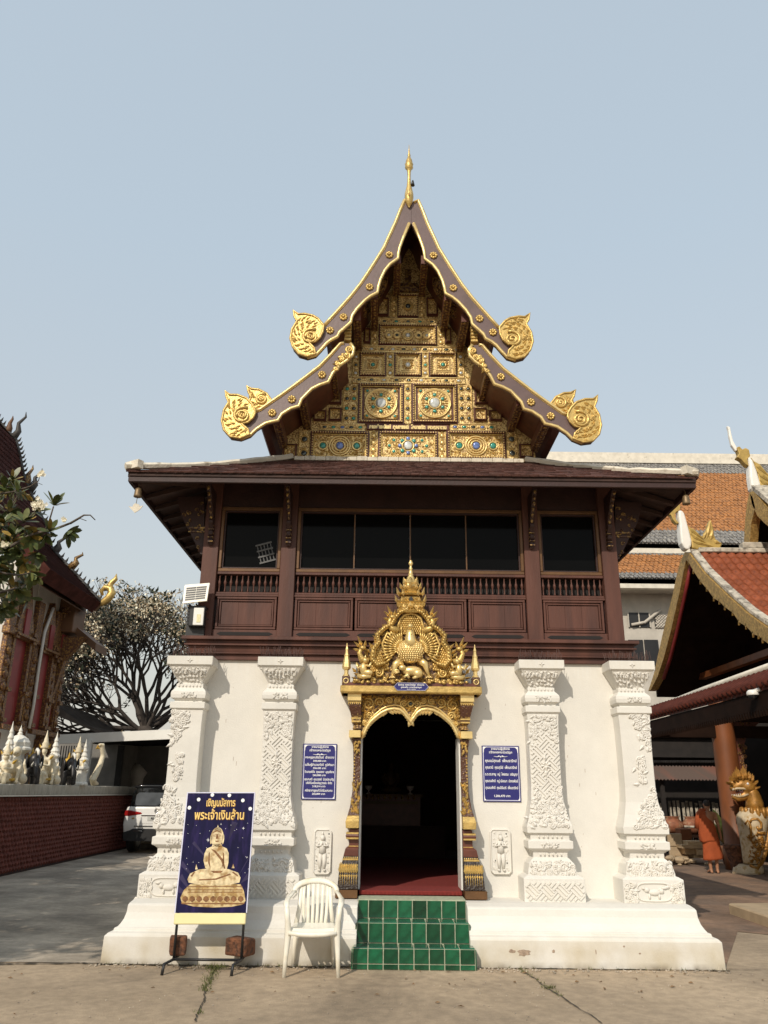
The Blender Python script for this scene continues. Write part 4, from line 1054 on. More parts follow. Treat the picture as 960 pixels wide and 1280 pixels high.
# ---- pediment
PY = -.26
PX = lambda x, y: (lambda q: (q.x-.012, q.z))(at(410+x/4.571, 690+y/4.571, Y=PY))     # photo detail coordinates on the pediment plane
K = (PX(600, 500)[0]-PX(400, 500)[0])/200
outl = [(150, 745), (158, 690), (176, 640), (170, 600), (215, 560), (250, 520), (285, 470), (310, 440), (350, 425), (372, 385), (395, 370), (398, 300), (405, 255), (428, 240), (440, 190), (470, 130), (476, 60), (481, 44)]
Lp = [PX(*p) for p in outl]; c0 = Lp[-1][0]; Lp = [(x-c0, z) for x, z in Lp]
pol = Lp+[(-x, z) for x, z in Lp[::-1][1:]]
pol = [((x*.93), z) for x, z in pol]
b = MB(); b.prism(pol, PY, PY+.12); PD = b.build('pediment', 'gold_old', H)
def pp(x, y): q = PX(x, y); return (q[0]-c0, q[1])
def both(fn):
    for s in (-1, 1): fn(s, lambda x, y: (lambda q: (q[0]*(-s), q[1]))(pp(x, y)))      # s = -1 keeps the left half
rr = random.Random(51)
# peacock
def c3(x, y, d=0): q = pp(x, y); return (q[0], PY-d, q[1])
g = MB()
g.ell(c3(478, 572, .07), (76*K, .12, 70*K), 18, 11)
g.tube([c3(478, 545, .10), c3(478, 510, .11), c3(476, 480, .11), c3(476, 455, .12)], [44*K, 33*K, 25*K, 19*K], 12)
g.ell(c3(476, 437, .13), (17*K, .045, 17*K), 10, 7); g.tube([c3(476, 437, .16), c3(476, 445, .21)], [.014, .003], 6)
for s in (-1, 1):
    g.tube([c3(478+s*55, 625, .06), c3(478+s*85, 650, .09), c3(478+s*92, 680, .08), c3(478+s*104, 712, .08)], [24*K, 20*K, 12*K, 9*K], 8)
    for k in range(3): g.tube([c3(478+s*104, 712, .09), c3(478+s*104+(k-1)*16, 728, .13)], [.012, .006], 5)
g.build('peacock_body', 'gold_bright', PD)
g = MB()
for i in range(9):
    yy = 540+i*11; wdt = 72*sqrt(max(0, 1-((yy-578)/66)**2))
    n = int(wdt*2/12)
    for k in range(n+1):
        x = 478+(-wdt+2*wdt*k/max(n, 1)) + (6 if i % 2 else 0); d2 = 1-((x-478)/78)**2-((yy-575)/72)**2
        if d2 <= .05: continue
        g.ell(c3(x, yy, .07+.118*sqrt(d2)), (6.5*K, .012, 7.5*K), 6, 4)
for k in range(10):
    for i in range(5):
        x = 478+(-46+i*23)*(1-k*.0); 
for i in range(6):
    yy = 545-i*13
    for k in range(5):
        x = 478+(k-2)*(11-i*.9)+(4 if i % 2 else 0); g.ell(c3(x, yy, .11+.05*(1-abs(k-2)/2.6)), (6*K, .014, 7.5*K), 6, 4)
g.build('breast_scales', 'gold_bright', PD)
def wing(s, P):
    g = MB(); wp = [P(*p) for p in ((418, 466), (350, 470), (312, 520), (308, 570), (330, 605), (385, 618), (430, 600))]; g.prism(wp if s < 0 else wp, PY-.035, PY-.0)
    g.build('wing_plate', 'gold_old', PD); g = MB()
    for row, (n, r0, r1, w) in enumerate(((15, 70, 124, 12), (13, 46, 90, 11), (10, 18, 58, 11))):
        for k in range(n):
            a = radians(92+ (122-row*6)*k/(n-1)); cx_, cy_ = 430, 560
            x0, y0 = cx_+r0*cos(a)*.95, cy_-r0*sin(a)*1.15; x1, y1 = cx_+r1*cos(a)*.95, cy_-r1*sin(a)*1.15
            A_, B_ = P(x0, y0), P(x1, y1); d = .045+.012*row
            g.tube([(A_[0], PY-d, A_[1]), ((A_[0]+B_[0])/2, PY-d-.012, (A_[1]+B_[1])/2), (B_[0], PY-d+.004, B_[1])], [.006, w*K*.55, w*K*.42], 6)
    g.tube([(*P(415, 470),)[:1]+(PY-.05,)+(P(415, 470)[1],), (P(345, 470)[0], PY-.05, P(345, 470)[1]), (P(318, 530)[0], PY-.05, P(318, 530)[1]), (P(335, 590)[0], PY-.05, P(335, 590)[1]), (P(375, 610)[0], PY-.05, P(375, 610)[1])], .016, 6)
    g.build('peacock_wing', 'gold', PD)
    # outer tail of overlapping scales
    g = MB()
    for i in range(8):
        for j in range(11):
            x, y = 352-i*13-(j % 2)*6, 668-j*13+i*2
            if x < 258+ (640-y)*.3: continue
            q = P(x, y); g.ell((q[0], PY-.02, q[1]), (8*K, .02, 10*K), 6, 4)
    g.build('tail_scales', 'gold', PD)
    # naga along the edge
    g = MB()
    body = [(330, 640), (290, 650), (262, 620), (270, 560), (300, 520), (290, 480), (330, 440), (372, 420), (390, 385), (420, 352), (455, 338)]
    pts = [(P(*p)[0], PY-.05-.02*(k % 2), P(*p)[1]) for k, p in enumerate(body)]
    g.tube(pts, [12*K, 15*K, 16*K, 16*K, 15*K, 15*K, 14*K, 13*K, 12*K, 10*K, 7*K], 8)
    for i in range(len(pts)-1):
        for t in (.0, .33, .66):
            p = Vector(pts[i])*(1-t)+Vector(pts[i+1])*t; g.ell((p.x, p.y-.035, p.z), (9*K, .02, 9*K), 6, 4); g.leaf((p.x, p.z), 26*K, 14*K, atan2(pts[i+1][2]-pts[i][2], pts[i+1][0]-pts[i][0])+(pi/2 if s > 0 else -pi/2)*-1, PY-.03, .02)
    for (x, y) in ((196, 560), (365, 385)):
        neck = [(x+45, y+70), (x+5, y+55), (x-8, y+20), (x+6, y-5)]
        g.tube([(P(*p)[0], PY-.06, P(*p)[1]) for p in neck], [20*K, 18*K, 14*K, 15*K], 8)
        q = P(x+12, y-6); g.ell((q[0], PY-.08, q[1]), (20*K, .035, 13*K), 8, 5)
        for (dx, dy, l, an) in ((8, -12, 70, 112), (-2, -8, 52, 135), (22, -8, 46, 80), (-12, 8, 34, 160)):
            q = P(x+dx, y+dy); aa = radians(an); aa = aa if s < 0 else pi-aa; g.leaf(q, l*K, 20*K, aa, PY-.07, .03)
    for k in range(15):
        t = k/14; x, y = 172+t*(400-172), 690-t*(690-372); q = P(x+rr.uniform(-6, 6), y)
        aa = radians(128+rr.uniform(-18, 18)); aa = aa if s < 0 else pi-aa; g.leaf(q, rr.uniform(34, 52)*K, 20*K, aa, PY-.02, .025)
    g.build('naga', 'gold', PD)
    # kneeling attendant in the corner
    g = MB(); o = lambda x, y, d: (P(x, y)[0], PY-d, P(x, y)[1])
    g.ell(o(212, 672, .09), (20*K, .05, 34*K), 10, 7); g.ell(o(222, 628, .11), (13*K, .035, 15*K), 9, 7); g.tube([o(222, 615, .11), o(224, 596, .11)], [.016, .004], 6)
    g.tube([o(205, 700, .08), o(245, 695, .12), o(262, 700, .12)], [20*K, 16*K, 12*K], 8); g.tube([o(180, 715, .07), o(215, 718, .10), o(255, 716, .11)], [14*K, 15*K, 9*K], 8)
    g.tube([o(226, 655, .12), o(248, 662, .15), o(256, 640, .15)], [8*K, 7*K, 5*K], 7); g.tube([o(200, 655, .10), o(180, 672, .10), o(172, 640, .10)], [8*K, 7*K, 5*K], 7)
    g.build('attendant', 'gold_bright', PD)
    # curls by the feet
    g = MB(); g.spiral(P(300, 690), 26*K, 1.6, rr.uniform(0, 6), s, .016, PY-.03, 6, 16); g.spiral(P(265, 735), 15*K, 1.4, 0, -s, .012, PY-.05, 6, 12); g.spiral(P(640, 690) if 0 else P(330, 735), 15*K, 1.4, 2, s, .012, PY-.05, 6, 12)
    for k in range(30):
        x = rr.uniform(160, 440); y = rr.uniform(735, 752); q = P(x, y); g.ell((q[0], PY-.04-rr.uniform(0, .06), q[1]), (rr.uniform(8, 16)*K, .03, 8*K), 6, 4)
    g.build('cloud_scroll', 'gold', PD)
both(wing)
# beast lying between the feet
g = MB()
g.ell(c3(488, 685, .07), (58*K, .055, 28*K), 12, 8); g.ell(c3(432, 668, .10), (22*K, .04, 17*K), 9, 7); g.ell(c3(520, 700, .09), (30*K, .05, 26*K), 9, 7)
g.tube([c3(415, 690, .10), c3(400, 698, .10), c3(392, 688, .10)], [.014, .012, .010], 6); g.spiral(pp(398, 692), 15*K, 1.3, 0, 1, .012, PY-.10, 5, 12)
for (a, c) in (((455, 700), (470, 728)), ((470, 705), (440, 722)), ((525, 715), (490, 728))): g.tube([c3(*a, .10), c3(*c, .11)], [10*K, 7*K], 7)
for s in (-1, 1): g.leaf(pp(430+s*8, 655), 22*K, 12*K, pi/2+s*.3, PY-.11, .02)
g.build('lying_beast', 'gold_bright', PD)
# scale niche behind the head
g = MB()
for j in range(9):
    yy = 372+j*12; n = 10
    for k in range(n+1):
        x = 418+k*12+(6 if j % 2 else 0)
        if ((x-480)/66)**2+((yy-436)/74)**2 > 1 and yy < 436: continue
        if abs(x-480) > 64: continue
        g.ell(c3(x, yy, .02), (7*K, .02, 8*K), 6, 4)
g.tube([c3(410, 470, .03), c3(410, 420, .03), c3(422, 385, .03), c3(450, 362, .03), c3(480, 355, .03), c3(510, 362, .03), c3(538, 385, .03), c3(550, 420, .03), c3(550, 470, .03)], .018, 6)
g.build('scale_niche', 'gold', PD)
# crown tiers
g = MB()
def tier(y0, y1, w0, w1, d):
    (xa, za), (xb, zb) = pp(480-w0, y0), pp(480-w1, y1); g.stack([(za, xa, -xa, PY-d, PY+.10), (zb, xb, -xb, PY-d-.02, PY+.10)])
tier(352, 338, 78, 78, .09); tier(337, 318, 66, 70, .06); tier(317, 300, 76, 80, .09); tier(299, 290, 76, 72, .10); tier(289, 262, 54, 48, .05); tier(250, 240, 66, 60, .07); tier(238, 222, 50, 46, .05); tier(221, 210, 54, 50, .06)
T = g.build('crown_tier', 'gold', PD)
g = MB()
for (yy, w, l) in ((300, 76, 40), (262, 66, 46), (225, 50, 36)):
    for s in (-1, 1):
        q = pp(480+s*w, yy); g.leaf(q, l*K*1.3, 22*K, pi/2-s*.25, PY-.08, .04); q = pp(480+s*w*.62, yy); g.leaf(q, l*K, 22*K, pi/2-s*.1, PY-.10, .04)
for (yy, w, n) in ((326, 64, 8), (345, 70, 9), (278, 50, 6), (308, 70, 9)):
    for k in range(n):
        q = pp(480-w+2*w*k/(n-1), yy); g.leaf((q[0], q[1]-.01), 20*K, 16*K, pi/2, PY-.09, .03)
for s in (-1, 1):
    g.spiral(pp(480+s*35, 322), 18*K, 1.4, 0, s, .012, PY-.09, 5, 12); g.spiral(pp(480+s*30, 195), 16*K, 1.4, 0, s, .012, PY-.05, 5, 12)
g.leaf(pp(480, 330), 40*K, 40*K, pi/2, PY-.10, .04)
g.build('crown_leaf', 'gold_bright', T)
b = MB(); (xa, za), (xb, zb) = pp(471, 290), pp(489, 264); b.prism([(xa, za), (-xa, za), (-xa, (za+zb)/2), (0, zb), (xa, (za+zb)/2)], PY-.115, PY-.04); b.build('crown_niche', 'black', T)
g = MB(); z0 = pp(480, 210)[1]; z1 = pp(481, 46)[1]; hh = z1-z0
g.lathe([(40*K, 0), (44*K, hh*.06), (42*K, hh*.14), (33*K, hh*.26), (22*K, hh*.36), (24*K, hh*.38), (14*K, hh*.44), (16*K, hh*.46), (12*K, hh*.56), (9*K, hh*.66), (12*K, hh*.70), (6*K, hh*.76), (7*K, hh*.8), (13*K, hh*.85), (14*K, hh*.90), (8*K, hh*.94), (9*K, hh*.97), (2*K, hh)], 12, (0, PY, z0), sy=.8)
g.leaf(pp(480, 205), 60*K, 46*K, pi/2, PY-.11, .04)
for s in (-1, 1): g.leaf(pp(480+s*28, 200), 56*K, 30*K, pi/2-s*.2, PY-.06, .04)
g.build('crown_spire', 'gold_bright', PD)
# loose leaf filling
g = MB()
for _ in range(420):
    x = rr.uniform(0, 315); y = rr.uniform(380, 730)
    if x > (y-350)*.84+10 or (x < 150 and y < 700): continue
    for s in (-1, 1): q = pp(480+s*x, y); g.leaf(q, rr.uniform(22, 38)*K, 17*K, rr.uniform(0, 6.3), PY-.012, .03)
g.build('leaf_carving', 'gold', PD)
# candle posts
for s in (-1, 1):
    z0 = zs1+.001; xx = s*.795
    b = MB(); b.box(xx-.048, xx+.048, -.325, -.22, z0, z0+.115); b.build('shelf_post', 'lacquer_gold', H, bevel=.006)
    z0 += .116; zt_ = at(437, 804, Y=-.27).z; hh = zt_-z0
    b = MB(); b.lathe([(.040, 0), (.040, hh*.04), (.026, hh*.07), (.026, hh*.18), (.045, hh*.21), (.055, hh*.27), (.050, hh*.36), (.036, hh*.52), (.030, hh*.60), (.034, hh*.62), (.024, hh*.68), (.018, hh*.78), (.022, hh*.80), (.010, hh*.9), (.004, hh)], 6, (xx, -.27, z0), smooth=False); b.build('candle_finial', 'gold_bright', H)
    b = MB(); ring(b, xx, z0-.06, .03, .008, -.33, n=12); b.build('post_medallion', 'gold_bright', H)

# ---- blue name plate over the door
q0, q1 = at(492.5, 862.8, Y=-.352), at(535.5, 854.2, Y=-.352)
plt = thing('name_plate', 'small blue hexagonal plate with three white lines above the gilded door arch', 'sign', ((q0.x+q1.x)/2, -.352, q0.z))
w, h = (q1.x-q0.x)/2, q1.z-q0.z
b = MB(); b.prism([(-w, h/2), (-w+.04, 0), (w-.04, 0), (w, h/2), (w-.04, h), (-w+.04, h)], -.008, .004); b.build('plate', 'blue', plt)
b = MB(); b.tube([(-w, -.009, h/2), (-w+.04, -.009, 0), (w-.04, -.009, 0), (w, -.009, h/2), (w-.04, -.009, h), (-w+.04, -.009, h)], .003, 4, closed=True); b.build('rim', 'lilac', plt)
text_mesh('ซุ้มประตู  หอพระไตรปิฎก  สร้างถวาย', .026, 'lettering', 'white', plt, (0, -.010, h-.03), bold=.0006, fit=w*1.5)
text_mesh('บูรณะสร้าง  ถวายเป็นพุทธบูชา', .022, 'lettering', 'white', plt, (0, -.010, h-.058), bold=.0006, fit=w*1.2)
text_mesh('พ.ศ. ๒๕๕๔', .014, 'lettering', 'white', plt, (0, -.010, h-.078), bold=.0004, fit=w*.5)

# ---- donor plaques on the white wall
def plaque(px0, px1, py0, py1, label, lines):
    a, c = at(px0, py1, Y=-.01), at(px1, py0, Y=-.01); w = (c.x-a.x); h = c.z-a.z
    t = thing('donor_plaque', label, 'plaque', ((a.x+c.x)/2, -.002, a.z), group='blue donor plaques beside the door')
    b = MB(); b.box(-w/2, w/2, -.016, .0, 0, h); b.build('board', 'blue', t, bevel=.003)
    b = MB(); i = .012
    for (x0, x1, z0, z1) in ((-w/2+i, w/2-i, i, i+.008), (-w/2+i, w/2-i, h-i-.008, h-i), (-w/2+i, -w/2+i+.008, i+.0085, h-i-.0085), (w/2-i-.008, w/2-i, i+.0085, h-i-.0085)): b.box(x0, x1, -.0185, -.016, z0, z1)
    b.build('border', 'lilac', t)
    b = MB()
    for sx in (-1, 1):
        for sz, hh in ((0, .055), (1, .075)):
            x, z = sx*(w/2-i-.002), (i+.002 if sz == 0 else h-i-.002); dz = 1 if sz == 0 else -1
            pl = [(x, z), (x-sx*hh*(.7 if sz else .45), z), (x-sx*hh*.35, z+dz*hh*.18), (x-sx*hh*.16, z+dz*hh*.38), (x-sx*hh*.1, z+dz*hh*.9), (x, z+dz*hh)]
            b = MB(); b.prism(pl, -.0195, -.0165); b.build('corner_ornament', 'white', t)
    
    b = MB(); zc = h*.805
    for s in (-1, 1):
        b.tube([(s*.012, -.019, zc), (s*.05, -.019, zc-.004), (s*.085, -.019, zc+.002)], [.006, .0035, .002], 5); b.ell((s*.022, -.018, zc+.003), (.012, .003, .008), 6, 4)
    b.ell((0, -.018, zc-.004), (.008, .003, .010), 6, 4); b.build('flourish', 'white', t)
    for (s_, fy, size, fw) in lines: text_mesh(s_, size, 'lettering', 'white', t, (0, -.0172, h*fy), bold=.0007, fit=w*fw, ext=.0008)
plaque(376.5, 421.5, 930, 999.5, 'blue donor plaque left of the door, between pilaster and gilded jamb', [
    ('รายนามผู้บริจาค', .925, .034, .50), ('สร้างหอพระไตรปิฎก', .862, .036, .62), ('พระครูอุดมธีรวัฒน์  เจ้าอาวาส', .735, .036, .86), ('500,000 บาท', .675, .028, .38), ('แม่ชื่นผู้อำนวยสวัสดิ์  ภูมิพัฒนา', .602, .036, .86), ('336,435 บาท', .545, .028, .38),
    ('ร้านทองยี่ห้อ  คุณมงคล  บุญศรีราช', .475, .036, .86), ('240,000 บาท', .418, .028, .38), ('คุณสมศรี  คุณวรรณี  มีสุขประเสริฐ', .342, .036, .86), ('บริษัทในเครือเจริญสุวรรณ  จำกัด', .278, .034, .76), ('218,214 บาท', .222, .028, .38), ('ศรัทธาสาธุชนทั่วไปร่วมสมทบ', .145, .036, .80), ('202,899 บาท', .088, .028, .38)])
plaque(604, 648.5, 932.5, 1002, 'blue donor plaque right of the door, under a hairline mark on the wall', [
    ('รายนามผู้บริจาค', .925, .034, .50), ('สร้างหอพระไตรปิฎก', .862, .036, .62), ('คุณแม่สุคนธ์  เพ็งนรารักษ์', .705, .044, .84), ('คุณธานี  คุณสุนีย์  เพ็งนรารักษ์', .585, .044, .84), ('ด.ต.ดร.ชาญ  หมู่  โพธรรม  เจริญกุล', .465, .042, .86), ('คุณสมศักดิ์  หมู่ เมืองมา  มังกรพันธ์', .345, .042, .86), ('คุณสมศักดิ์  คุณนิรันดร์  เพ็งนรารักษ์', .225, .042, .86), ('1,206,470 บาท', .085, .034, .42)])

# ---- white relief plaques of a praying figure
for (px, label) in ((403, 'l'), (625.5, 'r')):
    a, c = at(px-12, 1093, Y=0), at(px+12, 1036, Y=0); w, h = c.x-a.x, c.z-a.z; cx, cz = (a.x+c.x)/2, a.z
    ou = []
    for (x, z) in ((-.5, .06), (-.38, 0), (.38, 0), (.5, .06), (.5, .94), (.38, 1), (-.38, 1), (-.5, .94)): ou.append((cx+x*w, cz+z*h))
    b = MB(); b.prism(ou, -.022, .01); R = b.build('guardian_relief', 'plaster', H, bevel=.005)
    e = MB(); e.tube([(x*.93+cx*.07, -.024, (z-cz-h/2)*.96+cz+h/2) for x, z in ou], .010, 6, closed=True)
    z = lambda t: cz+h*t
    e.ell((cx, -.035, z(.80)), (.028, .03, .034), 9, 7); e.tube([(cx, -.03, z(.86)), (cx, -.03, z(.94))], [.018, .004], 7)
    e.tube([(cx, -.03, z(.73)), (cx, -.035, z(.60)), (cx, -.03, z(.46))], [.04, .036, .042], 8, flat=.6)
    for s in (-1, 1):
        e.tube([(cx+s*.04, -.03, z(.71)), (cx+s*.062, -.035, z(.62)), (cx+s*.012, -.06, z(.64))], [.014, .012, .009], 6)
        e.tube([(cx+s*.022, -.03, z(.46)), (cx+s*.026, -.032, z(.28)), (cx+s*.022, -.03, z(.12))], [.028, .024, .014], 7, flat=.7); e.ell((cx+s*.03, -.035, z(.10)), (.02, .02, .012), 6, 4)
    e.tube([(cx, -.058, z(.66)), (cx, -.056, z(.73))], [.012, .004], 6)
    rr2 = random.Random(px)
    for _ in range(26):
        s = rr2.choice((-1, 1)); e.spiral((cx+s*rr2.uniform(.06, .085), z(rr2.uniform(.1, .92))), .014, 1.3, rr2.uniform(0, 6), s, .006, -.022, 4, 8)
    e.build('praying_figure', 'stucco', R)
    e = MB()
    for (dx, t) in ((.072, .89), (-.068, .30), (.07, .25)): e.ell((cx+dx, -.018, z(t)), (.009, .012, .011), 7, 5)
    e.build('drill_hole', 'black', R)

# ---- things seen inside the dark hall
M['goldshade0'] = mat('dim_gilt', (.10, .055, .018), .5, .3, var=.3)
al = thing('altar', 'small gilded altar table deep inside the dark doorway', 'altar', (-.15, 5.6, .565))
b = MB(); b.box(-1.0, 1.0, 0, .8, 0, .55); b.build('base', 'interior', al); b = MB(); b.box(-.55, .55, .1, .7, .551, 1.05); b.build('table', 'lacquer', al)
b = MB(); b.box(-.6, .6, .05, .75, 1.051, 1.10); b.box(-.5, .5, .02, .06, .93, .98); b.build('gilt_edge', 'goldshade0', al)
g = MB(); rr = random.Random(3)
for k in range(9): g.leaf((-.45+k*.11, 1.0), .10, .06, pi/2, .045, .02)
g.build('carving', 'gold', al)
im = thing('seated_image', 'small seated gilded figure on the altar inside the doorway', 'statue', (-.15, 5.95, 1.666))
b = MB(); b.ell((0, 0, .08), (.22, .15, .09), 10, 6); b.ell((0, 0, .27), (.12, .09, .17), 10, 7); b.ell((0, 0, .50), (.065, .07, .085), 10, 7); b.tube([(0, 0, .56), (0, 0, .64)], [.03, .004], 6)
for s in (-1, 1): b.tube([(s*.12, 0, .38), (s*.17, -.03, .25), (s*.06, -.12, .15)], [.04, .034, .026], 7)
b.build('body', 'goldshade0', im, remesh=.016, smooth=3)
for i, (x, lab) in enumerate(((-.42, 'white offering cup at the left end of the altar inside'), (.36, 'white offering cup at the right end of the altar inside'))):
    o = thing('offering_cup', lab, 'cup', (-.15+x, 5.72, 1.666 if abs(x) < .55 else 1.116), group='cups on the altar'); b = MB(); b.lathe([(.05, 0), (.05, .01), (.015, .03), (.015, .06), (.06, .09), (.075, .15)], 10); b.build('bowl', 'white_metal', o)
# ================================================================== things in front of the hall
# ---- poster on a folding metal stand
M['navy'] = mat('navy_print', (.009, .008, .042), .62, spec=.12, var=.35, vscale=3, col2=(.022, .015, .075), c2scale=5, c2amt=.42, stretch=(3, 1, .6))
M['ray'] = mat('pale_violet_print', (.040, .032, .085), .6, spec=.15, var=.5, vscale=5)
M['print_gold'] = mat('gold_print', (.36, .23, .09), .6, spec=.15, var=.4, vscale=18, col2=(.62, .48, .26), c2scale=16, c2amt=.5)
M['print_pale'] = mat('pale_gold_print', (.68, .56, .35), .6, spec=.15, var=.3, vscale=20, col2=(.34, .20, .075), c2scale=12, c2amt=.42)
M['print_dark'] = mat('brown_print', (.22, .11, .05), .6, spec=.15, var=.4, vscale=25)
M['letter_gold'] = mat('yellow_gold_print', (.86, .60, .20), .6, spec=.15, var=.1)
M['cream_strip'] = mat('cream_banner_edge', (.80, .72, .38), .5, var=.06)
pb = at(262, 1157, Y=-1.20); pt = at(273.5, 991.5, Y=-1.03)
ps = thing('poster_stand', 'tall navy poster of a seated golden Buddha on a black metal stand', 'poster stand', (pb.x, -1.20, 0))
lean = -atan2(.17, pt.z-pb.z); Hb = sqrt(.17**2+(pt.z-pb.z)**2); Wb = .5*(at(311, 1070, Y=-1.12).x-at(223.5, 1070, Y=-1.12).x)-.008
bd = MB(); bd.box(-Wb, Wb, 0, .022, .115, Hb); board = bd.build('poster_board', 'navy', ps); board.location = (0, 0, pb.z); board.rotation_euler = (lean, radians(-.6), 0)
def flat(name, m, fn, lvl):
    b = MB(); fn(b, -.0006*lvl-.0004); return b.build(name, m, board)
def epoly(cx, cz, rx, rz, n=24, a0=0, a1=2*pi): return [(cx+rx*cos(a0+(a1-a0)*k/n), cz+rz*sin(a0+(a1-a0)*k/n)) for k in range(n if abs(a1-a0-2*pi) < .01 else n+1)]
def face(b, poly, y): b.add([(p[0], y, p[1]) for p in poly], [tuple(t) for t in tessellate_polygon([[Vector((p[0], p[1], 0)) for p in poly]])])
ZB = .115; ZH = Hb-.115      # printed area
U = lambda x, y: ((x-318)/(560-75)*2*Wb*1.0, ZB+(862-y)/(862-110)*ZH)    # poster detail coordinates
def ufix(x, y):      # detail photo of the poster leans; undo it
    t = (862-y)/(862-110); return (x-(305+55*t*1.02))/424*2*Wb, ZB+t*ZH
U = ufix
def rays(b, y):
    for (x0, y0, x1, y1, w) in ((230, 690, 115, 560, 26), (200, 760, 110, 640, 30), (460, 660, 545, 520, 10), (480, 690, 540, 640, 34), (500, 760, 530, 720, 30), (300, 560, 190, 430, 14), (410, 420, 450, 300, 30), (170, 760, 100, 720, 30)):
        a, c = U(x0, y0), U(x1, y1); d = (Vector(c)-Vector(a)).normalized(); n = Vector((-d.y, d.x))*w*.0011
        q = [Vector(a), Vector(c)+n, Vector(c)-n]; face(b, [(max(-Wb, min(Wb, p.x)), p.y) for p in q], y)
flat('light_ray', 'ray', rays, 1)
def lamps(b, y):
    for (x, yy) in ((218, 152), (305, 121), (414, 124), (500, 158), (160, 206), (547, 213)):
        c = U(x, yy); face(b, epoly(c[0], c[1], .019, .019, 14), y)
    for (x, yy, r) in ((282, 415, .022), (503, 340, .018), (362, 314, .012), (525, 525, .012)):
        c = U(x, yy); face(b, [(c[0]+(r if k % 2 == 0 else r*.18)*cos(k*pi/4), c[1]+(r if k % 2 == 0 else r*.18)*sin(k*pi/4)) for k in range(8)], y)
    r = random.Random(5)
    for _ in range(40): c = U(r.uniform(150, 540), r.uniform(300, 640)); face(b, epoly(c[0], c[1], .003, .003, 6), y)
flat('lamp_glow', 'white', lamps, 2)
def uell(b, y, x, yy, rx, ry, n=24): c = U(x, yy); face(b, epoly(c[0], c[1], rx*.00196, ry*.00196, n), y)
def upoly(b, y, pts): face(b, [U(*p) for p in pts], y)
def base(b, y):
    upoly(b, y, [(178, 690), (485, 690), (505, 730), (515, 790), (500, 812), (430, 826), (318, 830), (200, 824), (130, 806), (120, 770), (140, 725)])
flat('lotus_throne', 'print_gold', base, 3)
def petals_(b, y):
    for k in range(9):
        x = 150+k*42; upoly(b, y, [(x-19, 785), (x-14, 768), (x, 760), (x+14, 768), (x+19, 785), (x, 800)])
    for yy in (702, 722, 736): upoly(b, y, [(165, yy), (495, yy), (497, yy+5), (163, yy+5)])
    upoly(b, y, [(124, 803), (512, 803), (500, 812), (130, 810)])
flat('throne_line', 'print_dark', petals_, 4)
def legs_(b, y):
    upoly(b, y, [(160, 660), (175, 625), (230, 600), (318, 590), (410, 598), (470, 620), (485, 650), (478, 680), (420, 694), (318, 698), (220, 692), (168, 680)])
flat('crossed_legs', 'print_pale', legs_, 5)
def body_(b, y):
    upoly(b, y, [(262, 500), (275, 470), (310, 455), (340, 450), (370, 455), (400, 470), (412, 500), (410, 560), (400, 600), (370, 615), (300, 612), (268, 590), (256, 545)])
    uell(b, y, 339, 395, 34, 48); upoly(b, y, [(312, 440), (366, 440), (372, 458), (306, 458)])
    upoly(b, y, [(318, 362), (325, 345), (338, 335), (343, 318), (349, 335), (362, 346), (368, 366)])
    for s in (-1, 1): uell(b, y, 339+s*37, 410, 6, 26, 12)
    upoly(b, y, [(206, 600), (212, 566), (222, 600)]); upoly(b, y, [(430, 592), (440, 565), (448, 592)])
flat('seated_figure', 'print_pale', body_, 6)
def detail_(b, y):
    for s in (-1, 1):
        upoly(b, y, [(339+s*8, 388), (339+s*26, 386), (339+s*24, 392), (339+s*10, 393)]); upoly(b, y, [(339+s*6, 378), (339+s*28, 375), (339+s*28, 378), (339+s*6, 381)])
        upoly(b, y, [(335+s*40, 490), (335+s*48, 500), (335+s*50, 560), (335+s*34, 596), (335+s*40, 550)])
    upoly(b, y, [(334, 378), (344, 378), (348, 408), (331, 408)]); upoly(b, y, [(325, 420), (353, 420), (346, 428), (332, 428)])
    upoly(b, y, [(300, 470), (330, 482), (380, 540), (392, 596), (384, 596), (364, 545), (322, 492)]); upoly(b, y, [(310, 366), (340, 352), (368, 368), (368, 373), (340, 360), (310, 372)])
    upoly(b, y, [(230, 660), (330, 655), (420, 625), (426, 632), (336, 664), (230, 668)]); upoly(b, y, [(300, 608), (380, 608), (360, 622), (320, 622)])
    upoly(b, y, [(178, 640), (200, 612), (206, 616), (188, 646)]); upoly(b, y, [(440, 612), (470, 636), (466, 644), (432, 618)])
flat('drawn_line', 'print_dark', detail_, 7)
for (txt, x, y, size, fw, m_) in (('เชิญนมัสการ', 358, 196, .105, .43, 'letter_gold'), ('พระเจ้าเงินล้าน', 350, 282, .125, .735, 'letter_gold')):
    c = U(x, y); t = text_mesh(txt, size, 'lettering', m_, board, (c[0], -.0052, c[1]), bold=.0015, fit=2*Wb*fw, ext=.0004)
    sh = text_mesh(txt, size, 'letter_outline', 'print_dark', board, (c[0]+.003, -.0046, c[1]-.003), bold=.005, fit=2*Wb*(fw+.012), ext=.0002)
b = MB(); b.box(-Wb-.008, Wb+.002, -.004, .026, .010, .113); b.build('banner_edge', 'cream_strip', board, bevel=.008)
b = MB(); b.box(-Wb-.012, -Wb-.0005, -.003, .026, .115, Hb); b.box(Wb+.0005, Wb+.010, -.003, .026, .115, Hb); b.box(-Wb-.012, Wb+.010, -.003, .026, Hb+.0005, Hb+.010); b.build('edge_trim', 'lilac', board)
bl = Vector((0, 0, 0))
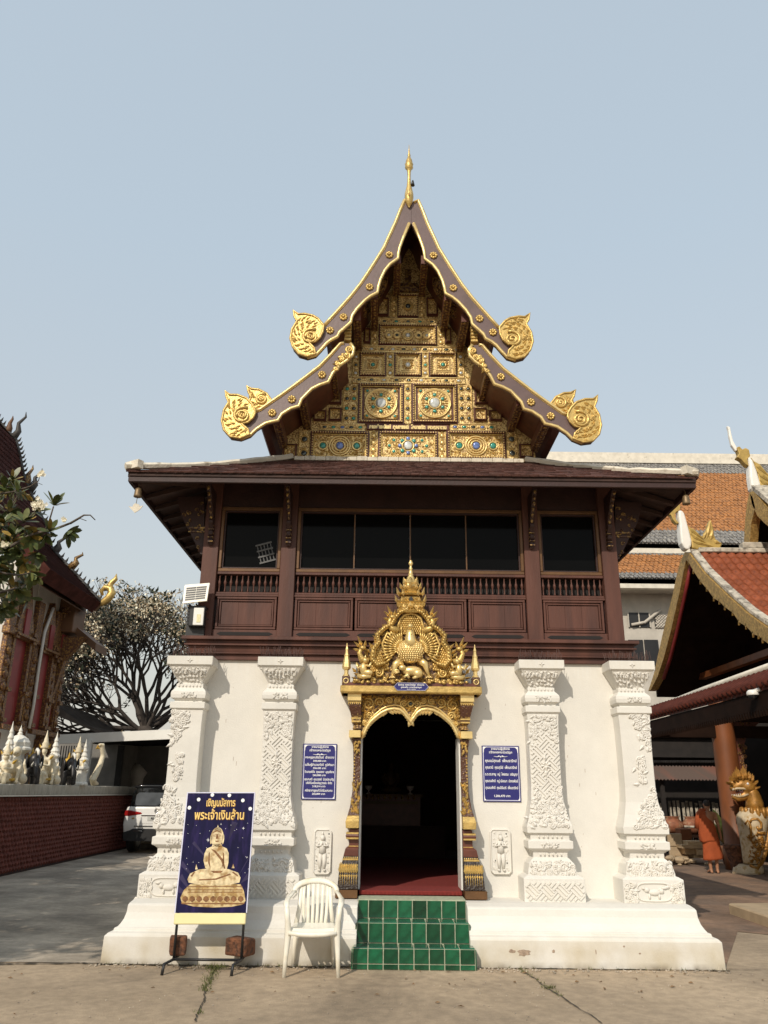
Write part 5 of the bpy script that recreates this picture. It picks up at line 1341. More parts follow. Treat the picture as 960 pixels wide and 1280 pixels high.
for s in (-1, 1):
    x = s*(Wb-.02); b = MB()
    b.tube([(x, .018, .10), (x, .018+.17*.98*.1, pb.z+.05), (x, .18, pb.z+Hb*.96)], .014, 6); b.build('post', 'black', ps)
    b = MB(); xo = x+s*.0; b.tube([(x, .42, .02), (x, .40, .10), (x, -.02, .105), (x-.05, -.16, .09), (x-.055, -.19, .0)], .015, 6); b.build('foot', 'black', ps)
b = MB(); b.tube([(-Wb+.02, .0, .105), (Wb-.02, .0, .105)], .014, 6); b.tube([(-Wb+.02, .40, .10), (Wb-.02, .40, .10)], .012, 6); b.build('crossbar', 'black', ps)
M['laterite'] = mat('rough_laterite', (.16, .065, .032), .95, var=.4, vscale=14, bump=.9, bscale=30, col2=(.07, .035, .022), c2scale=16, c2amt=.45)
for i, (x, rz, w, lab) in enumerate(((-.335, .25, .17, 'rough red-brown block on the left foot of the poster stand'), (.30, -.45, .25, 'rough red-brown block on the right foot of the poster stand'))):
    o = thing('laterite_block', lab, 'brick', (pb.x+x, -1.05, .122), rz, 'blocks weighing down the poster stand'); b = MB(); r = random.Random(i)
    for ix in range(1): b.box(-w/2, w/2, -.09, .09, 0, .165)
    for k, p in enumerate(b.v): b.v[k] = (p[0]+r.uniform(-.012, .012), p[1]+r.uniform(-.012, .012), max(0, p[2]+r.uniform(-.012, .012)*(p[2] > .01)))
    b.build('block', 'laterite', o, bevel=.018, seg=2)

# ---- moulded plastic chair
ch = thing('plastic_chair', 'cream moulded plastic armchair facing out beside the green steps', 'chair', (-1.02, -1.18, 0), radians(2))
fx, fy, bx, by = .262, -.255, .205, .235
for s in (-1, 1):
    b = MB(); pts = [(s*fx, fy, 0), (s*(fx-.01), fy+.01, .20), (s*(fx-.022), fy+.025, .395), (s*(fx-.012), fy+.0, .50), (s*(fx+.0), fy-.02, .615)]
    b.tube(pts, [.019, .024, .034, .026, .024], 8, flat=.75); b.build('front_leg', 'plastic', ch)
    b = MB(); b.tube([(s*bx, by, 0), (s*(bx-.005), by-.02, .20), (s*(bx-.02), by-.05, .41)], [.017, .022, .030], 8, flat=.75); b.build('back_leg', 'plastic', ch)
    b = MB(); b.tube([(s*fx, fy-.02, .612), (s*(fx+.012), fy+.06, .650), (s*(fx+.012), 0, .665), (s*(fx-.005), .12, .675), (s*(fx-.04), .185, .715)], [.024, .031, .031, .028, .026], 8, flat=.5); b.build('arm', 'plastic', ch)
b = MB(); nx, ny = 14, 8      # seat shell with slots near the back
def seatp(u, v):
    w = .235-.045*v; x = (u-.5)*2*w; y = -.25+.44*v; z = .412-.030*sin(pi*min(1, v*1.15))*cos((u-.5)*pi*.9)+.012*(1-v) - (.05*(1-v*8) if v < .125 else 0); return x, y, z
cells = []
for i in range(nx):
    for j in range(ny):
        if j == 1 and i % 2 == 1 and 0 < i < nx-1: continue
        cells.append((i, j))
for (i, j) in cells:
    P = [seatp(i/nx, j/ny), seatp((i+1)/nx, j/ny), seatp((i+1)/nx, (j+1)/ny), seatp(i/nx, (j+1)/ny)]
    b.add(P, [(0, 1, 2, 3)])
so = b.build('seat', 'plastic', ch)
m_ = so.modifiers.new('weld', 'WELD'); m_.merge_threshold = .0005
m_ = so.modifiers.new('thick', 'SOLIDIFY'); m_.thickness = .014; m_.offset = 0
b = MB()
for s in (-1, 1): b.tube([(s*.235, -.245, .395), (s*.215, 0, .392), (s*.195, .19, .395)], .015, 6)
b.tube([(-.235, -.25, .385), (-.12, -.262, .375), (0, -.265, .372), (.12, -.262, .375), (.235, -.25, .385)], [.02, .024, .026, .024, .02], 7); b.build('seat_rim', 'plastic', ch)
b = MB(); arch = []
for k in range(17):
    a = pi*k/16; arch.append((-.222*cos(a)*(1 if abs(cos(a)) < .8 else 1), .185+.07*sin(a), .700+.110*sin(a)**.8))
b.tube(arch, [.026+.006*sin(pi*k/16) for k in range(17)], 8, flat=.55); bk = b.build('backrest', 'plastic', ch)
b = MB()
for s in (-1, 1): b = MB(); b.tube([(s*.19, .20, .40), (s*.165, .215, .55), (s*.15, .235, .75)], [.026, .022, .018], 7, flat=.4); b.build('back_stile', 'plastic', bk)
for k in range(6):
    x = -.125+.05*k; b = MB(); zt_ = .700+.110*sqrt(max(0, 1-(x*.95/.222)**2))**.8
    pts = [(x*.9, .178, .405), (x*.95, .21, .50), (x, .228, .64), (x*1.02, .25, zt_)]
    b.tube(pts, [.022, .019, .020, .023], 6, flat=.3); b.build('slat', 'plastic', bk)

# ---- solar floodlight on the corner post
q = at(246, 757, Y=-.22)
fl = thing('solar_floodlight', 'solar panel and white floodlight fixed to the left corner post', 'floodlight', (q.x, -.10, q.z))
def lp(x, y, d=-.12): p = at(210+x/12, 700+y/12, Y=-.10+d); return (p.x-q.x, d, p.z-q.z)
pn = [lp(250, 370), lp(610, 340), lp(588, 620), lp(238, 658)]
pn = [(p[0], p[1]+(-.05 if i > 1 else .03), p[2]) for i, p in enumerate(pn)]
b = MB(); back = [(p[0], p[1]+.03, p[2]) for p in pn]; b.add(pn+back, [(0, 1, 2, 3)[::-1], (4, 5, 6, 7), (0, 4, 5, 1), (1, 5, 6, 2), (2, 6, 7, 3), (3, 7, 4, 0)]); sp_ = b.build('solar_panel', 'plastic', fl, bevel=.005)
A, B_, C, D = [Vector(p) for p in pn]
b = MB()
for i in range(2):
    for j in range(6):
        u0, u1 = .07+i*.435, .07+i*.435+.42; v0 = .15+j*.128; v1 = v0+.095
        P = lambda u, v: (A*(1-u)+B_*u)*(1-v)+(D*(1-u)+C*u)*v+Vector((0, -.002, 0))
        b.add([P(u0, v0), P(u1, v0), P(u1, v1), P(u0, v1)], [(0, 1, 2, 3)])
b.build('solar_cells', 'black', sp_)
b = MB(); p0, p1 = lp(290, 985), lp(560, 680); b.box(p0[0], p1[0], -.10, .0, p0[2], p1[2]); hs = b.build('lamp_housing', 'black', fl, bevel=.012, seg=2)
b = MB()
for k in range(7): b.box(p0[0]-.02, p0[0]+.002, -.085, -.01, p0[2]+.03+k*.04, p0[2]+.045+k*.04)
b.build('cooling_fins', 'black', hs)
b = MB(); p0, p1 = lp(365, 975), lp(545, 715); b.box(p0[0], p1[0], -.118, -.10, p0[2], p1[2]); ln = b.build('lens_frame', 'white_metal', hs, bevel=.010, seg=2)
M['led'] = mat('pale_yellow_led', (.72, .66, .40), .25, var=.15, vscale=30)
b = MB(); p0, p1 = lp(425, 935), lp(495, 815); b.box(p0[0], p1[0], -.1215, -.117, p0[2], p1[2]); b.build('led_plate', 'led', hs)
b = MB(); b.tube([lp(425, 660), (lp(425, 680)[0], -.04, lp(425, 690)[2])], .012, 6); b.tube([lp(470, 720, -.03), lp(560, 720, .02), lp(600, 740, .05)], .014, 6); b.tube([lp(560, 870, -.05), lp(605, 895, -.02)], .006, 5)
b.box(lp(330, 0)[0], lp(600, 0)[0], .0, .09, lp(0, 1120)[2], lp(0, 690)[2]); b.build('bracket', 'black', fl)

# ---- wind bells under the eave corners
M['bronze'] = mat('old_bronze', (.22, .15, .08), .5, .5, var=.3, vscale=20)
for (px, py, lab, leafy) in ((173, 612, 'small bronze wind bell with pale leaf clapper under the left eave corner', True), (857, 621, 'small bronze wind bell hanging under the right eave corner', False)):
    p = at(px, py, Y=-.70); t = thing('wind_bell', lab, 'bell', (p.x, -.70, p.z), group='wind bells on the eave corners'); h = .115
    b = MB(); b.lathe([(.050, -.10), (.052, -.095), (.046, -.06), (.044, -.02), (.034, .01), (.012, .024), (.006, .03), (.006, .05)], 12); b.build('bell', 'bronze', t)
    top = 5.38-p.z
    b = MB(); b.tube([(0, 0, .05), (0, 0, max(.07, top))], .004, 4); b.build('hook', 'bronze', t)
    if leafy:
        b = MB(); b.tube([(0, 0, -.10), (-.008, 0, -.19)], .004, 4); b.build('clapper_wire', 'bronze', t)
        b = MB(); b.prism([(-.02, -.185), (.03, -.20), (.045, -.225), (.085, -.215), (.05, -.27), (-.012, -.315), (-.06, -.265), (-.10, -.225), (-.05, -.235), (-.04, -.205)], -.004, .004); b.build('clapper_leaf', 'hipcap', t)
# ---- step of pale stone at the right edge
q0, q1 = at(910, 1131, Z=.16), at(962, 1152, Z=.16)
o = thing('stone_platform', 'low tan stone platform at the right edge of the yard', 'step', (0, 0, 0))
b = MB(); A = [at(910, 1129, Z=.15), at(975, 1150, Z=.15)]
a, c = A[0], A[1]; d = (c-a).normalized(); n = Vector((-d.y, d.x, 0)); n = n if n.y > 0 else -n
e2 = a+Vector((3.0, .5, 0)); e3 = c+d*4
vs = [(a.x, a.y, .15), (e3.x, e3.y, .15), (e3.x+3, e3.y+4, .15), (e2.x, e2.y, .15)]
b.add(vs+[(x, y, 0) for x, y, z in vs], [(0, 1, 2, 3), (0, 4, 5, 1), (1, 5, 6, 2), (2, 6, 7, 3), (3, 7, 4, 0)]); b.build('kerb', 'step_stone', o, bevel=.02)
# ================================================================== left side
M['redtile'] = mat('dull_red_lattice_tile', (.150, .042, .030), .8, var=.3, vscale=8)
M['redwall'] = mat('dark_red_render', (.026, .010, .009), .85, var=.2)
M['coping'] = stain(mat('grey_white_coping', (.50, .47, .40), .85, var=.15, vscale=5, bump=.3), 1.82, 1.56, (.10, .09, .07), 7, .9, (1, 6, .35))
M['cream'] = mat('cream_painted_statue', (.74, .65, .47), .6, var=.14, vscale=9, col2=(.50, .34, .14), c2scale=11, c2amt=.33)
M['whitewash'] = mat('white_painted_stupa', (.74, .71, .63), .65, var=.08, vscale=8, col2=(.48, .45, .38), c2scale=8, c2amt=.3)
M['elephant'] = mat('black_painted_elephant', (.022, .020, .020), .4, var=.3)
M['yellow'] = mat('ochre_yellow_paint', (.55, .34, .05), .5, var=.2, vscale=9)
WX = -8.0
bw = thing('boundary_wall', 'red lattice-tiled boundary wall with a stained pale coping along the driveway', 'wall', (0, 0, 0))
b = MB(); b.box(WX-.35, WX-.04, -6, 17, 0, 1.56); b.build('core', 'redwall', bw)
b = MB(); cw, chh = .150, .098; r = random.Random(2)
for j in range(15):
    z = .05+j*chh
    for i in range(int(12/cw)):
        y = 5.2+i*cw+(cw/2 if j % 2 else 0); dx = r.uniform(.03, .055)
        yc, zc, hy, hz = y+cw/2, z+chh*.6, cw*.43, chh*.78; k = .45
        b.add([(WX-.041, yc-hy, zc), (WX-.041, yc, zc-hz), (WX-.041, yc+hy, zc), (WX-.041, yc, zc+hz), (WX-.04+dx, yc-hy*k, zc), (WX-.04+dx, yc, zc-hz*k), (WX-.04+dx, yc+hy*k, zc), (WX-.04+dx, yc, zc+hz*k)],
              [(4, 5, 6, 7), (0, 1, 5, 4), (1, 2, 6, 5), (2, 3, 7, 6), (3, 0, 4, 7)])
b.build('lattice_tiles', 'redtile', bw, kind='stuff')
for k in range(10):
    y = 6.2+k*1.02; b = MB(); b.box(WX-.45, WX+.02, y+.006, y+1.014, 1.561, 1.775+.004*(k % 3)); b.build('coping_block', 'coping', bw, bevel=.012)
b = MB(); b.box(WX-.42, WX+.05, -6, 17, 1.535, 1.5605); b.build('coping_edge', 'whitewash', bw)
# raised court behind the wall
b = MB(); b.box(-40, WX-.36, -20, 40, 0, 1.5); b.build('raised_court', 'drive', None, kind='structure')

ST = 1.782; SXX = -8.22
def wpt(px): return at(px, 981, X=SXX).y
stupas = ((17, .82, 'slim white stupa spire on the wall coping, leftmost of the spires', .75), (28, .95, 'broad white bell-shaped stupa on the wall coping', 1.25), (63, .88, 'tapering white spire between the two black elephants', .85), (101, .88, 'slim white spire on a pale pedestal near the end of the wall', .72))
for (px, h, lab, wd) in stupas:
    k = (976-{17: 899, 28: 904, 63: 913, 101: 922}[px])/h
    y = wpt(px); hh = at(px, {17: 899, 28: 904, 63: 913, 101: 922}[px], X=SXX).z-ST
    t = thing('stupa', lab, 'stupa', (SXX-(.22 if px in (17, 28) else 0), y, ST)); w = .20*wd
    P = [(1.25, 0), (1.25, .06), (.85, .10), (.75, .22), (.75, .30), (1.0, .33), (1.0, .36), (.7, .40), (.62, .50), (.9, .54), (1.15, .57), (1.15, .60), (.95, .63), (1.0, .70), (.75, .77), (.42, .81), (.2, .83), (.24, .85), (.13, .88), (.17, .90), (.06, .95), (.01, 1)]
    if wd < 1: P = [(1.2, 0), (1.2, .05), (.85, .09), (.75, .2), (.75, .27), (1.05, .30), (1.05, .33), (.7, .37), (.8, .42), (.55, .50), (.8, .53), (.8, .55), (.5, .60), (.6, .63), (.36, .70), (.45, .73), (.25, .80), (.3, .83), (.13, .9), (.02, 1)]
    b = MB(); b.lathe([(w*a, hh*z) for a, z in P], 10, smooth=False); b.build('stupa_body', 'whitewash', t)
def elephant(px, lab, sc=1.0):
    y = wpt(px); t = thing('elephant_statue', lab, 'statue', (SXX+.05, y, ST), group='black elephants on the boundary wall')
    b = MB()      # faces the camera (-Y), seen half from the side
    b.ell((0, .16, .36), (.17, .26, .20), 10, 7); b.ell((0, -.10, .48), (.13, .13, .15), 10, 7)
    for s in (-1, 1):
        b.tube([(s*.10, .30, .30), (s*.10, .30, 0)], [.075, .06], 7); b.tube([(s*.10, -.02, .32), (s*.11, -.04, 0)], [.075, .06], 7)
    b.build('body', 'elephant', t, remesh=.028, smooth=3); t.scale = (1.05, 1.05, 1.05); t.rotation_euler = (0, 0, radians(35)); t.location.x += .12
    b = MB(); b.tube([(0, -.20, .48), (-.0, -.30, .36), (0, -.33, .22), (.0, -.38, .14)], [.07, .055, .04, .03], 7); b.build('trunk', 'elephant', t)
    for s in (-1, 1):
        b = MB(); b.ell((s*.16, -.04, .46), (.03, .10, .14), 8, 6); b.build('ear', 'elephant', t)
        b = MB(); b.tube([(s*.06, -.20, .40), (s*.09, -.30, .36), (s*.08, -.36, .44)], [.02, .018, .006], 6); b.build('tusk', 'whitewash', t)
    b = MB(); b.tube([(.02, .05, .62), (.02, -.10, .70), (.02, -.22, .66), (.02, -.26, .58)], [.02, .035, .035, .02], 7); b.build('white_crest', 'whitewash', t)
    b = MB(); b.ell((0, .18, .55), (.13, .17, .06), 9, 6); b.tube([(0, .18, .58), (0, .2, .74)], [.05, .008], 6); b.build('saddle_cloth', 'yellow', t)
elephant(28, 'black elephant statue with a white crest, below the broad white stupa'); elephant(76, 'black elephant statue beside the pale pedestal near the end of the wall')
def deity(px, top, lab, hor=0):
    y = wpt(px); hh = at(px, top, X=SXX).z-ST; t = thing('deity_statue', lab, 'statue', (SXX, y, ST)); h = hh
    b = MB(); b.ell((0, .02, h*.10), (.17, .20, h*.10), 9, 6); b.tube([(0, .05, h*.12), (0, .03, h*.30), (0, .0, h*.47)], [.11, .085, .075], 9); b.tube([(-.12, .05, h*.46), (.12, .02, h*.46)], .05, 7)
    for s in (-1, 1): b.tube([(s*.13, .04, h*.46), (s*.16, -.02, h*.34), (s*.03, -.15, h*.36)], [.04, .035, .028], 7); b.tube([(s*.06, .05, h*.16), (s*.10, -.20, h*.20), (s*.09, -.16, 0)], [.08, .065, .05], 7)
    b.tube([(0, 0, h*.47), (0, 0, h*.56)], [.04, .04], 7); b.ell((0, -.01, h*.62), (.065, .075, h*.075), 9, 7); b.build('body', 'cream', t, remesh=.022, smooth=2)
    b = MB(); b.lathe([(.085, h*.66), (.11, h*.68), (.07, h*.72), (.085, h*.74), (.05, h*.80), (.05, h*.83), (.025, h*.90), (.005, h)], 9); b.build('crown', 'cream', t)
    b = MB()
    for s in (-1, 1): b.leaf((s*.08, h*.66), .12, .05, pi/2-s*.5, -.02, .03); b.leaf((s*.13, h*.46), .14, .07, pi/2-s*.9, .0, .03)
    b.ell((.02, .1, h*.1), (.2, .22, .05), 8, 5); b.build('ornament', 'yellow', t)
deity(50, 911, 'tall cream deity statue with a pointed crown, between the elephants'); deity(93, 919, 'cream crowned deity statue kneeling by the slim spire near the wall end')
deity(3, 925, 'cream kneeling statue on the wall at the left edge of the photo')
t = thing('pedestal', 'pale square pedestal on the coping under the slim white spire', 'pedestal', (SXX+.1, wpt(93)-.1, ST)); b = MB(); b.stack([(0, -.2, .2, -.22, .22), (.05, -.2, .2, -.22, .22), (.08, -.14, .14, -.16, .16), (.36, -.13, .13, -.15, .15), (.40, -.19, .19, -.2, .2), (.46, -.19, .19, -.2, .2)]); b.build('block', 'whitewash', t, bevel=.01)
# animal-headed figures looking along the wall
for (px, lab, hh) in ((10, 'cream curled lion figure on the coping left of the first elephant', .80), (55, 'cream seated lion figure on the coping between the elephants', .72), (112, 'gold and cream naga figure with raised neck at the far end of the coping', .95)):
    y = wpt(px); t = thing('guardian_statue', lab, 'statue', (SXX+.12, y, ST)); b = MB(); h = hh
    if px == 112:
        b.tube([(0, .25, .05), (0, -.05, .07), (.02, -.22, .16), (.06, -.12, .32), (.10, .0, .55), (.13, .05, .80), (.10, -.05, h*1.12), (.05, -.14, h*1.12)], [.05, .09, .10, .09, .08, .07, .075, .04], 8)
        for k in range(5): b.leaf((.1+.01*k, .9*h+.04*k), .14, .05, pi/2-.5+.25*k, .0, .03)
    else:
        b.tube([(0, .15, .12), (0, .05, .30), (0, -.02, .50)], [.14, .13, .09], 8); b.ell((0, -.08, h*.82), (.10, .12, .11), 9, 7); b.tube([(0, -.16, h*.8), (0, -.24, h*.77)], [.06, .04], 7)
        for s in (-1, 1): b.tube([(s*.08, -.02, .38), (s*.09, -.10, .16), (s*.09, -.14, .0)], [.05, .04, .05], 7); b.ell((s*.12, .14, .10), (.07, .16, .10), 8, 6)
        b.tube([(0, .3, .08), (.05, .40, .25), (.02, .32, .42), (.0, .38, .55)], [.05, .04, .035, .01], 7)
    b.build('body', 'cream', t, remesh=.024, smooth=2)
    b = MB()
    for k in range(7): b.leaf((-.06+.02*k, h*.82 if px != 112 else h*1.0), .12, .05, pi/2+(k-3)*.3, -.06, .03)
    b.build('mane', 'yellow', t)

# ---- temple hall with the long roof
M['hallroof'] = mat('dark_red_roof_tile', (.066, .022, .017), .85, var=.35, vscale=4, bump=.3, bscale=30, spec=.08)
M['rib'] = mat('dark_roof_spike', (.05, .045, .040), .6, var=.3)
M['hallwall'] = mat('white_hall_wall', (.62, .58, .52), .8, var=.06)
M['redframe'] = mat('red_painted_shutter', (.22, .022, .022), .5, var=.15)
M['goldshade'] = mat('gilded_hall_carving', (.32, .17, .045), .5, .4, var=.35, vscale=10, vor=(22, (.10, .038, .018), .68, 1.0))
M['barge2'] = mat('ochre_brown_bargeboard', (.135, .062, .026), .6, 0, var=.2)
TH = thing('temple_hall', 'long temple hall behind the wall with a steep dark red roof and red windows', 'temple building')
TY = 14.0
sil = [(-70, 430), (-20, 505), (0, 530), (19, 551), (24, 572), (28, 594), (35, 612), (42, 629), (49, 643), (56, 657), (63, 685), (78, 702), (95, 720), (110, 737), (126, 754)]
S = [(lambda q: (q.x, q.z))(at(*p, Y=TY)) for p in sil]
def off(pts, d): return [(x-d*.75, z-d) for x, z in pts]
b = MB(); b.prism(S+off(S, .30)[::-1], 10.0, TY); RF = b.build('roof', 'hallroof', TH)
b = MB()      # rows of tiles stepping down the slope facing the yard
for i in range(len(S)-1):
    a, c = Vector(S[i]), Vector(S[i+1]); L_ = (c-a).length; n = max(1, int(L_/.2)); d = (c-a)/L_; nn = Vector((d.y*-1, d.x)); nn = nn if nn.x > 0 else -nn
    for k in range(n):
        for m in range(37):
            y0 = 10.0+m*.107; p = a+d*(k*L_/n); q = a+d*((k+1.15)*L_/n); o1 = nn*.03; o2 = nn*.055
            b.add([(p.x+o1.x*.3, y0, p.y+o1.y*.3), (p.x+o1.x*.3, y0+.10, p.y+o1.y*.3), (q.x+o2.x, y0+.075, q.y+o2.y), (q.x+o2.x, y0+.03, q.y+o2.y)], [(0, 1, 2, 3)])
b.build('roof_tiles', 'hallroof', RF, kind='stuff')
b = MB(); b.prism([(x+.02, z+.02) for x, z in S]+[(x-.17, z-.24) for x, z in S[::-1]], TY+.002, TY+.16); bg_ = b.build('bargeboard', 'barge2', TH)
b = MB()
for i in range(1, len(S)-1):      # row of spikes along the verge
    a, c = Vector(S[i]), Vector(S[i+1]); n = max(1, int((c-a).length/.16))
    for k in range(n):
        p = a+(c-a)*k/n; b.tube([(p.x-.03, TY+.08, p.y), (p.x+.10, TY+.08, p.y+.05), (p.x+.15, TY+.08, p.y+.17)], [.045, .04, .005], 5)
b.build('verge_spikes', 'rib', bg_)
b = MB()
for i in range(1, len(S)-1):
    a, c = S[i], S[i+1]; b.tube([(a[0]+.02, TY+.04, a[1]+.02), (c[0]+.02, TY+.04, c[1]+.02)], .06, 5)
b.build('verge_cap', 'rib', bg_)
def horn(px, py, h, m, lean=1, curl=False, parent=TH, Y=TY+.08):
    q = at(px, py, Y=Y); b = MB()
    if curl:
        pts = [(520, 1090), (545, 1085), (578, 1060), (598, 1030), (590, 1005), (560, 1000), (540, 1020), (548, 1042)]; P_ = [at(x/4.27, 500+y/4.27, Y=Y) for x, y in pts]; b.tube(P_, [.07, .10, .13, .13, .11, .09, .07, .04], 8)
        P_ = [at(x/4.27, 500+y/4.27, Y=Y) for x, y in ((592, 1010), (585, 990), (598, 972), (618, 955), (622, 928))]; b.tube(P_, [.11, .10, .09, .07, .01], 7)
    else: b.tube([(q.x, Y, q.z-.1), (q.x+.18*lean, Y, q.z+h*.25), (q.x+.14*lean, Y, q.z+h*.55), (q.x+.34*lean, Y, q.z+h*.8), (q.x+.32*lean, Y, q.z+h)], [.13, .10, .06, .04, .008], 7)
    return b.build('naga_finial' if curl else 'roof_finial', m, parent)
horn(15, 547, .95, 'rib'); horn(9, 540, .6, 'barge2', .3); horn(36, 612, .75, 'rib'); horn(31, 606, .7, 'gold_old', .5); horn(88, 707, .45, 'gold_old'); horn(126, 752, 1, 'gold', curl=True)
horn(66, 690, .6, 'rib')
b = MB(); b.box(-16, -9.95, 10.1, 13.9, .0, 7.5); b.build('hall_wall', 'hallwall', TH)
sf = [at(63, 700, Y=TY-.2), at(122, 768, Y=TY-.2)]
b = MB(); b.add([(S[11][0]-.25, 10.1, S[11][1]-.42), (S[14][0]-.25, 10.1, S[14][1]-.42), (S[14][0]-.25, TY-.2, S[14][1]-.42), (S[11][0]-.25, TY-.2, S[11][1]-.42)], [(0, 1, 2, 3)]); b.build('eave_soffit', 'barge2', TH)
# projecting timber box and lower eave at the end of the wall
p0, p1 = at(76, 795, Y=13.9), at(107, 748, Y=13.9)
b = MB(); b.box(-9.94, p1.x, 13.2, 14.1, p0.z, p1.z+.3); b.build('end_panel', 'barge2', TH, bevel=.02)
b = MB(); q = at(92, 770, Y=13.9)
for k in range(8): b.leaf((q.x, q.z), .22, .10, k*pi/4, 13.19, .03)
b.build('end_panel_flower', 'goldshade', TH)
p0, p1 = at(96, 786, Y=14.1), at(127, 812, Y=14.1)
b = MB(); b.prism([(p0.x-.6, p0.z+.12), (p0.x, p0.z+.1), (p1.x, p1.z+.1), (p1.x, p1.z-.12), (p0.x, p0.z-.14), (p0.x-.6, p0.z-.12)], 13.55, 14.6); b.build('lower_eave', 'barge2', TH)
b = MB(); p2 = at(76, 798, Y=13.6); b.prism([(-9.95, p2.z), (-9.1, p2.z), (-9.3, p2.z-.3), (-9.62, p2.z-.7), (-9.8, p2.z-1.6), (-9.95, p2.z-2.4)], 13.3, 13.5); b.build('carved_bracket', 'goldshade', TH)
# windows: red shutters in gilded frames with pointed heads, pilasters between
def yz(px, py): q = at(px, py, X=-9.9); return q.y, q.z
for (pa, pc, ytop) in ((6, 26, 5.85), (43, 57, 5.75), (63, 71, 5.65)):
    y0, y1 = yz(pa, 850)[0], yz(pc, 850)[0]; zb, zt_ = 3.2, ytop; ym = (y0+y1)/2
    b = MB()
    prf = [(y0-.12, zb), (y0-.12, zt_-.3), (ym, zt_+1.0), (y1+.12, zt_-.3), (y1+.12, zb), (y1-.02, zb), (y1-.02, zt_-.45), (y0+.02, zt_-.45), (y0+.02, zb)]
    b.prism(prf, -9.949, -9.78, plane='YZ'); wf = b.build('window', 'goldshade', TH)
    b = MB(); b.box(-9.949, -9.90, y0+.021, y1-.021, zb, zt_-.452); b.build('shutter', 'redframe', wf)
    b = MB(); b.box(-9.80, -9.74, ym-.14, ym+.14, zt_-.40, zt_+.35); b.build('pointed_panel', 'redframe', wf)
    g = MB()
    for zz in (zb+.05, zb+.8, zt_-.5, zt_-.3): g.box(-9.79, -9.70, y0-.18, y0+.03, zz, zz+.10); g.box(-9.79, -9.70, y1-.03, y1+.18, zz, zz+.10)
    g.box(-9.79, -9.66, y0-.2, y1+.2, zb-.12, zb); g.box(-9.79, -9.66, y0-.16, y1+.16, zt_-.42, zt_-.36)
    g.build('frame_moulding', 'goldshade', wf)
for py_ in (10.1, 11.72, 13.05, 13.75):
    b = MB()
    for (z0, z1, w, d) in ((1.5, 2.6, .30, .26), (2.6, 3.0, .24, .20), (3.0, 5.4, .17, .14), (5.4, 5.6, .26, .22), (5.6, 6.6, .19, .15)): b.box(-9.9489, -9.95+d, py_-w, py_+w, z0+.001, z1)
    for k in range(7): b.ell((-9.95+.15, py_, 3.2+k*.3), (.06, .14, .12), 7, 5)
    b.build('pilaster', 'goldshade', TH, bevel=.02)
b = MB(); P = [yz(57, 760), yz(46, 790), yz(39, 830), yz(32, 880), yz(26, 910)]
b.tube([(-9.68, y, z) for y, z in P], .045, 5); b.build('downpipe', 'hallwall', TH)
# curtain-like white plaster strips between the carved pilasters
for (a, c) in ((11.55, 11.68), (12.75, 12.88), (13.45, 13.6)):
    b = MB(); b.box(-9.949, -9.90, a, c, 5.9, 7.6); b.build('plaster_strip', 'hallwall', TH)

# ---- sheds and walls beyond the driveway
M['shedroof'] = mat('dark_shed_roof', (.022, .02, .019), 1, var=.3, spec=.02)
M['dimwall'] = mat('grey_far_wall', (.20, .19, .175), .85, var=.15)
sh = thing('dark_shed', 'low dark-roofed shed between the temple hall and the blossoming tree', 'shed', (-9.5, 19, 0))
a, c = at(68, 880, Y=19), at(150, 922, Y=19)
b = MB(); b.prism([(a.x+9.5-2, a.z+.6), (a.x+9.5, a.z), (at(100, 904, Y=19).x+9.5, at(100, 904, Y=19).z), (c.x+9.5, c.z), (c.x+9.5, c.z-.15), (a.x+9.5, a.z-.35), (a.x+9.5-2, a.z+.2)], 0, 4); b.build('roof', 'shedroof', sh)
b = MB(); b.box(a.x+9.5-2, c.x+9.3, .6, 4, 0, 3.3); b.build('shed_wall', 'dimwall', sh)
cp = thing('carport', 'flat-roofed carport with a long white edge beam over the parked car', 'carport', (0, 0, 0))
A, B_ = at(66, 930, Y=15.0), at(215, 918, Y=12.6)
hB = .27
b = MB(); vs = [(A.x, 15.0, A.z), (B_.x+2.5, 12.5, B_.z), (B_.x+2.5, 12.62, B_.z), (A.x, 15.12, A.z)]; b.add(vs+[(x, y, z+hB) for x, y, z in vs], [(0, 3, 2, 1), (4, 5, 6, 7), (0, 1, 5, 4), (1, 2, 6, 5), (2, 3, 7, 6), (3, 0, 4, 7)]); b.build('edge_beam', 'white_metal', cp)
b = MB(); vs = [(A.x, 15.13, A.z+.1), (B_.x+2.5, 12.63, B_.z+.1), (B_.x+2.5, 22.2, B_.z+.3), (A.x, 22.2, A.z+.3)]; b.add(vs+[(x, y, z+.1) for x, y, z in vs], [(0, 3, 2, 1), (4, 5, 6, 7), (0, 1, 5, 4), (1, 2, 6, 5), (2, 3, 7, 6), (3, 0, 4, 7)]); b.build('roof', 'shedroof', cp)
for (px, Y, m_, w) in ((107, 14.4, 'white_metal', .08), (148, 17, 'black', .09)):
    q = at(px, 960, Y=Y); b = MB(); b.box(q.x-w, q.x+w, Y, Y+.16, 0, 3.05); b.build('post', m_, cp)
for k in range(9):
    q = at(76+k*3.2, 935, Y=15.5); b = MB(); b.box(q.x, q.x+.025, 15.5, 15.52, 2.2, 2.95); b.build('hanging_bar', 'black', cp)
fw = thing('far_wall', 'dim grey wall with pale pillars at the back of the carport', 'wall', (0, 22, 0))
b = MB(); b.box(-14, -2.5, 0, .3, 0, 3.6); b.build('wall', 'dimwall', fw)
for px in (122, 135, 158, 172):
    q = at(px, 960, Y=21.8); b = MB(); b.lathe([(.30, 0), (.30, .2), (.2, .3), (.17, 1.7), (.26, 1.85), (.28, 2.1), (.4, 2.3), (.1, 2.6)], 8, (q.x, -.25, 0)); b.build('pillar', 'hallwall', fw)

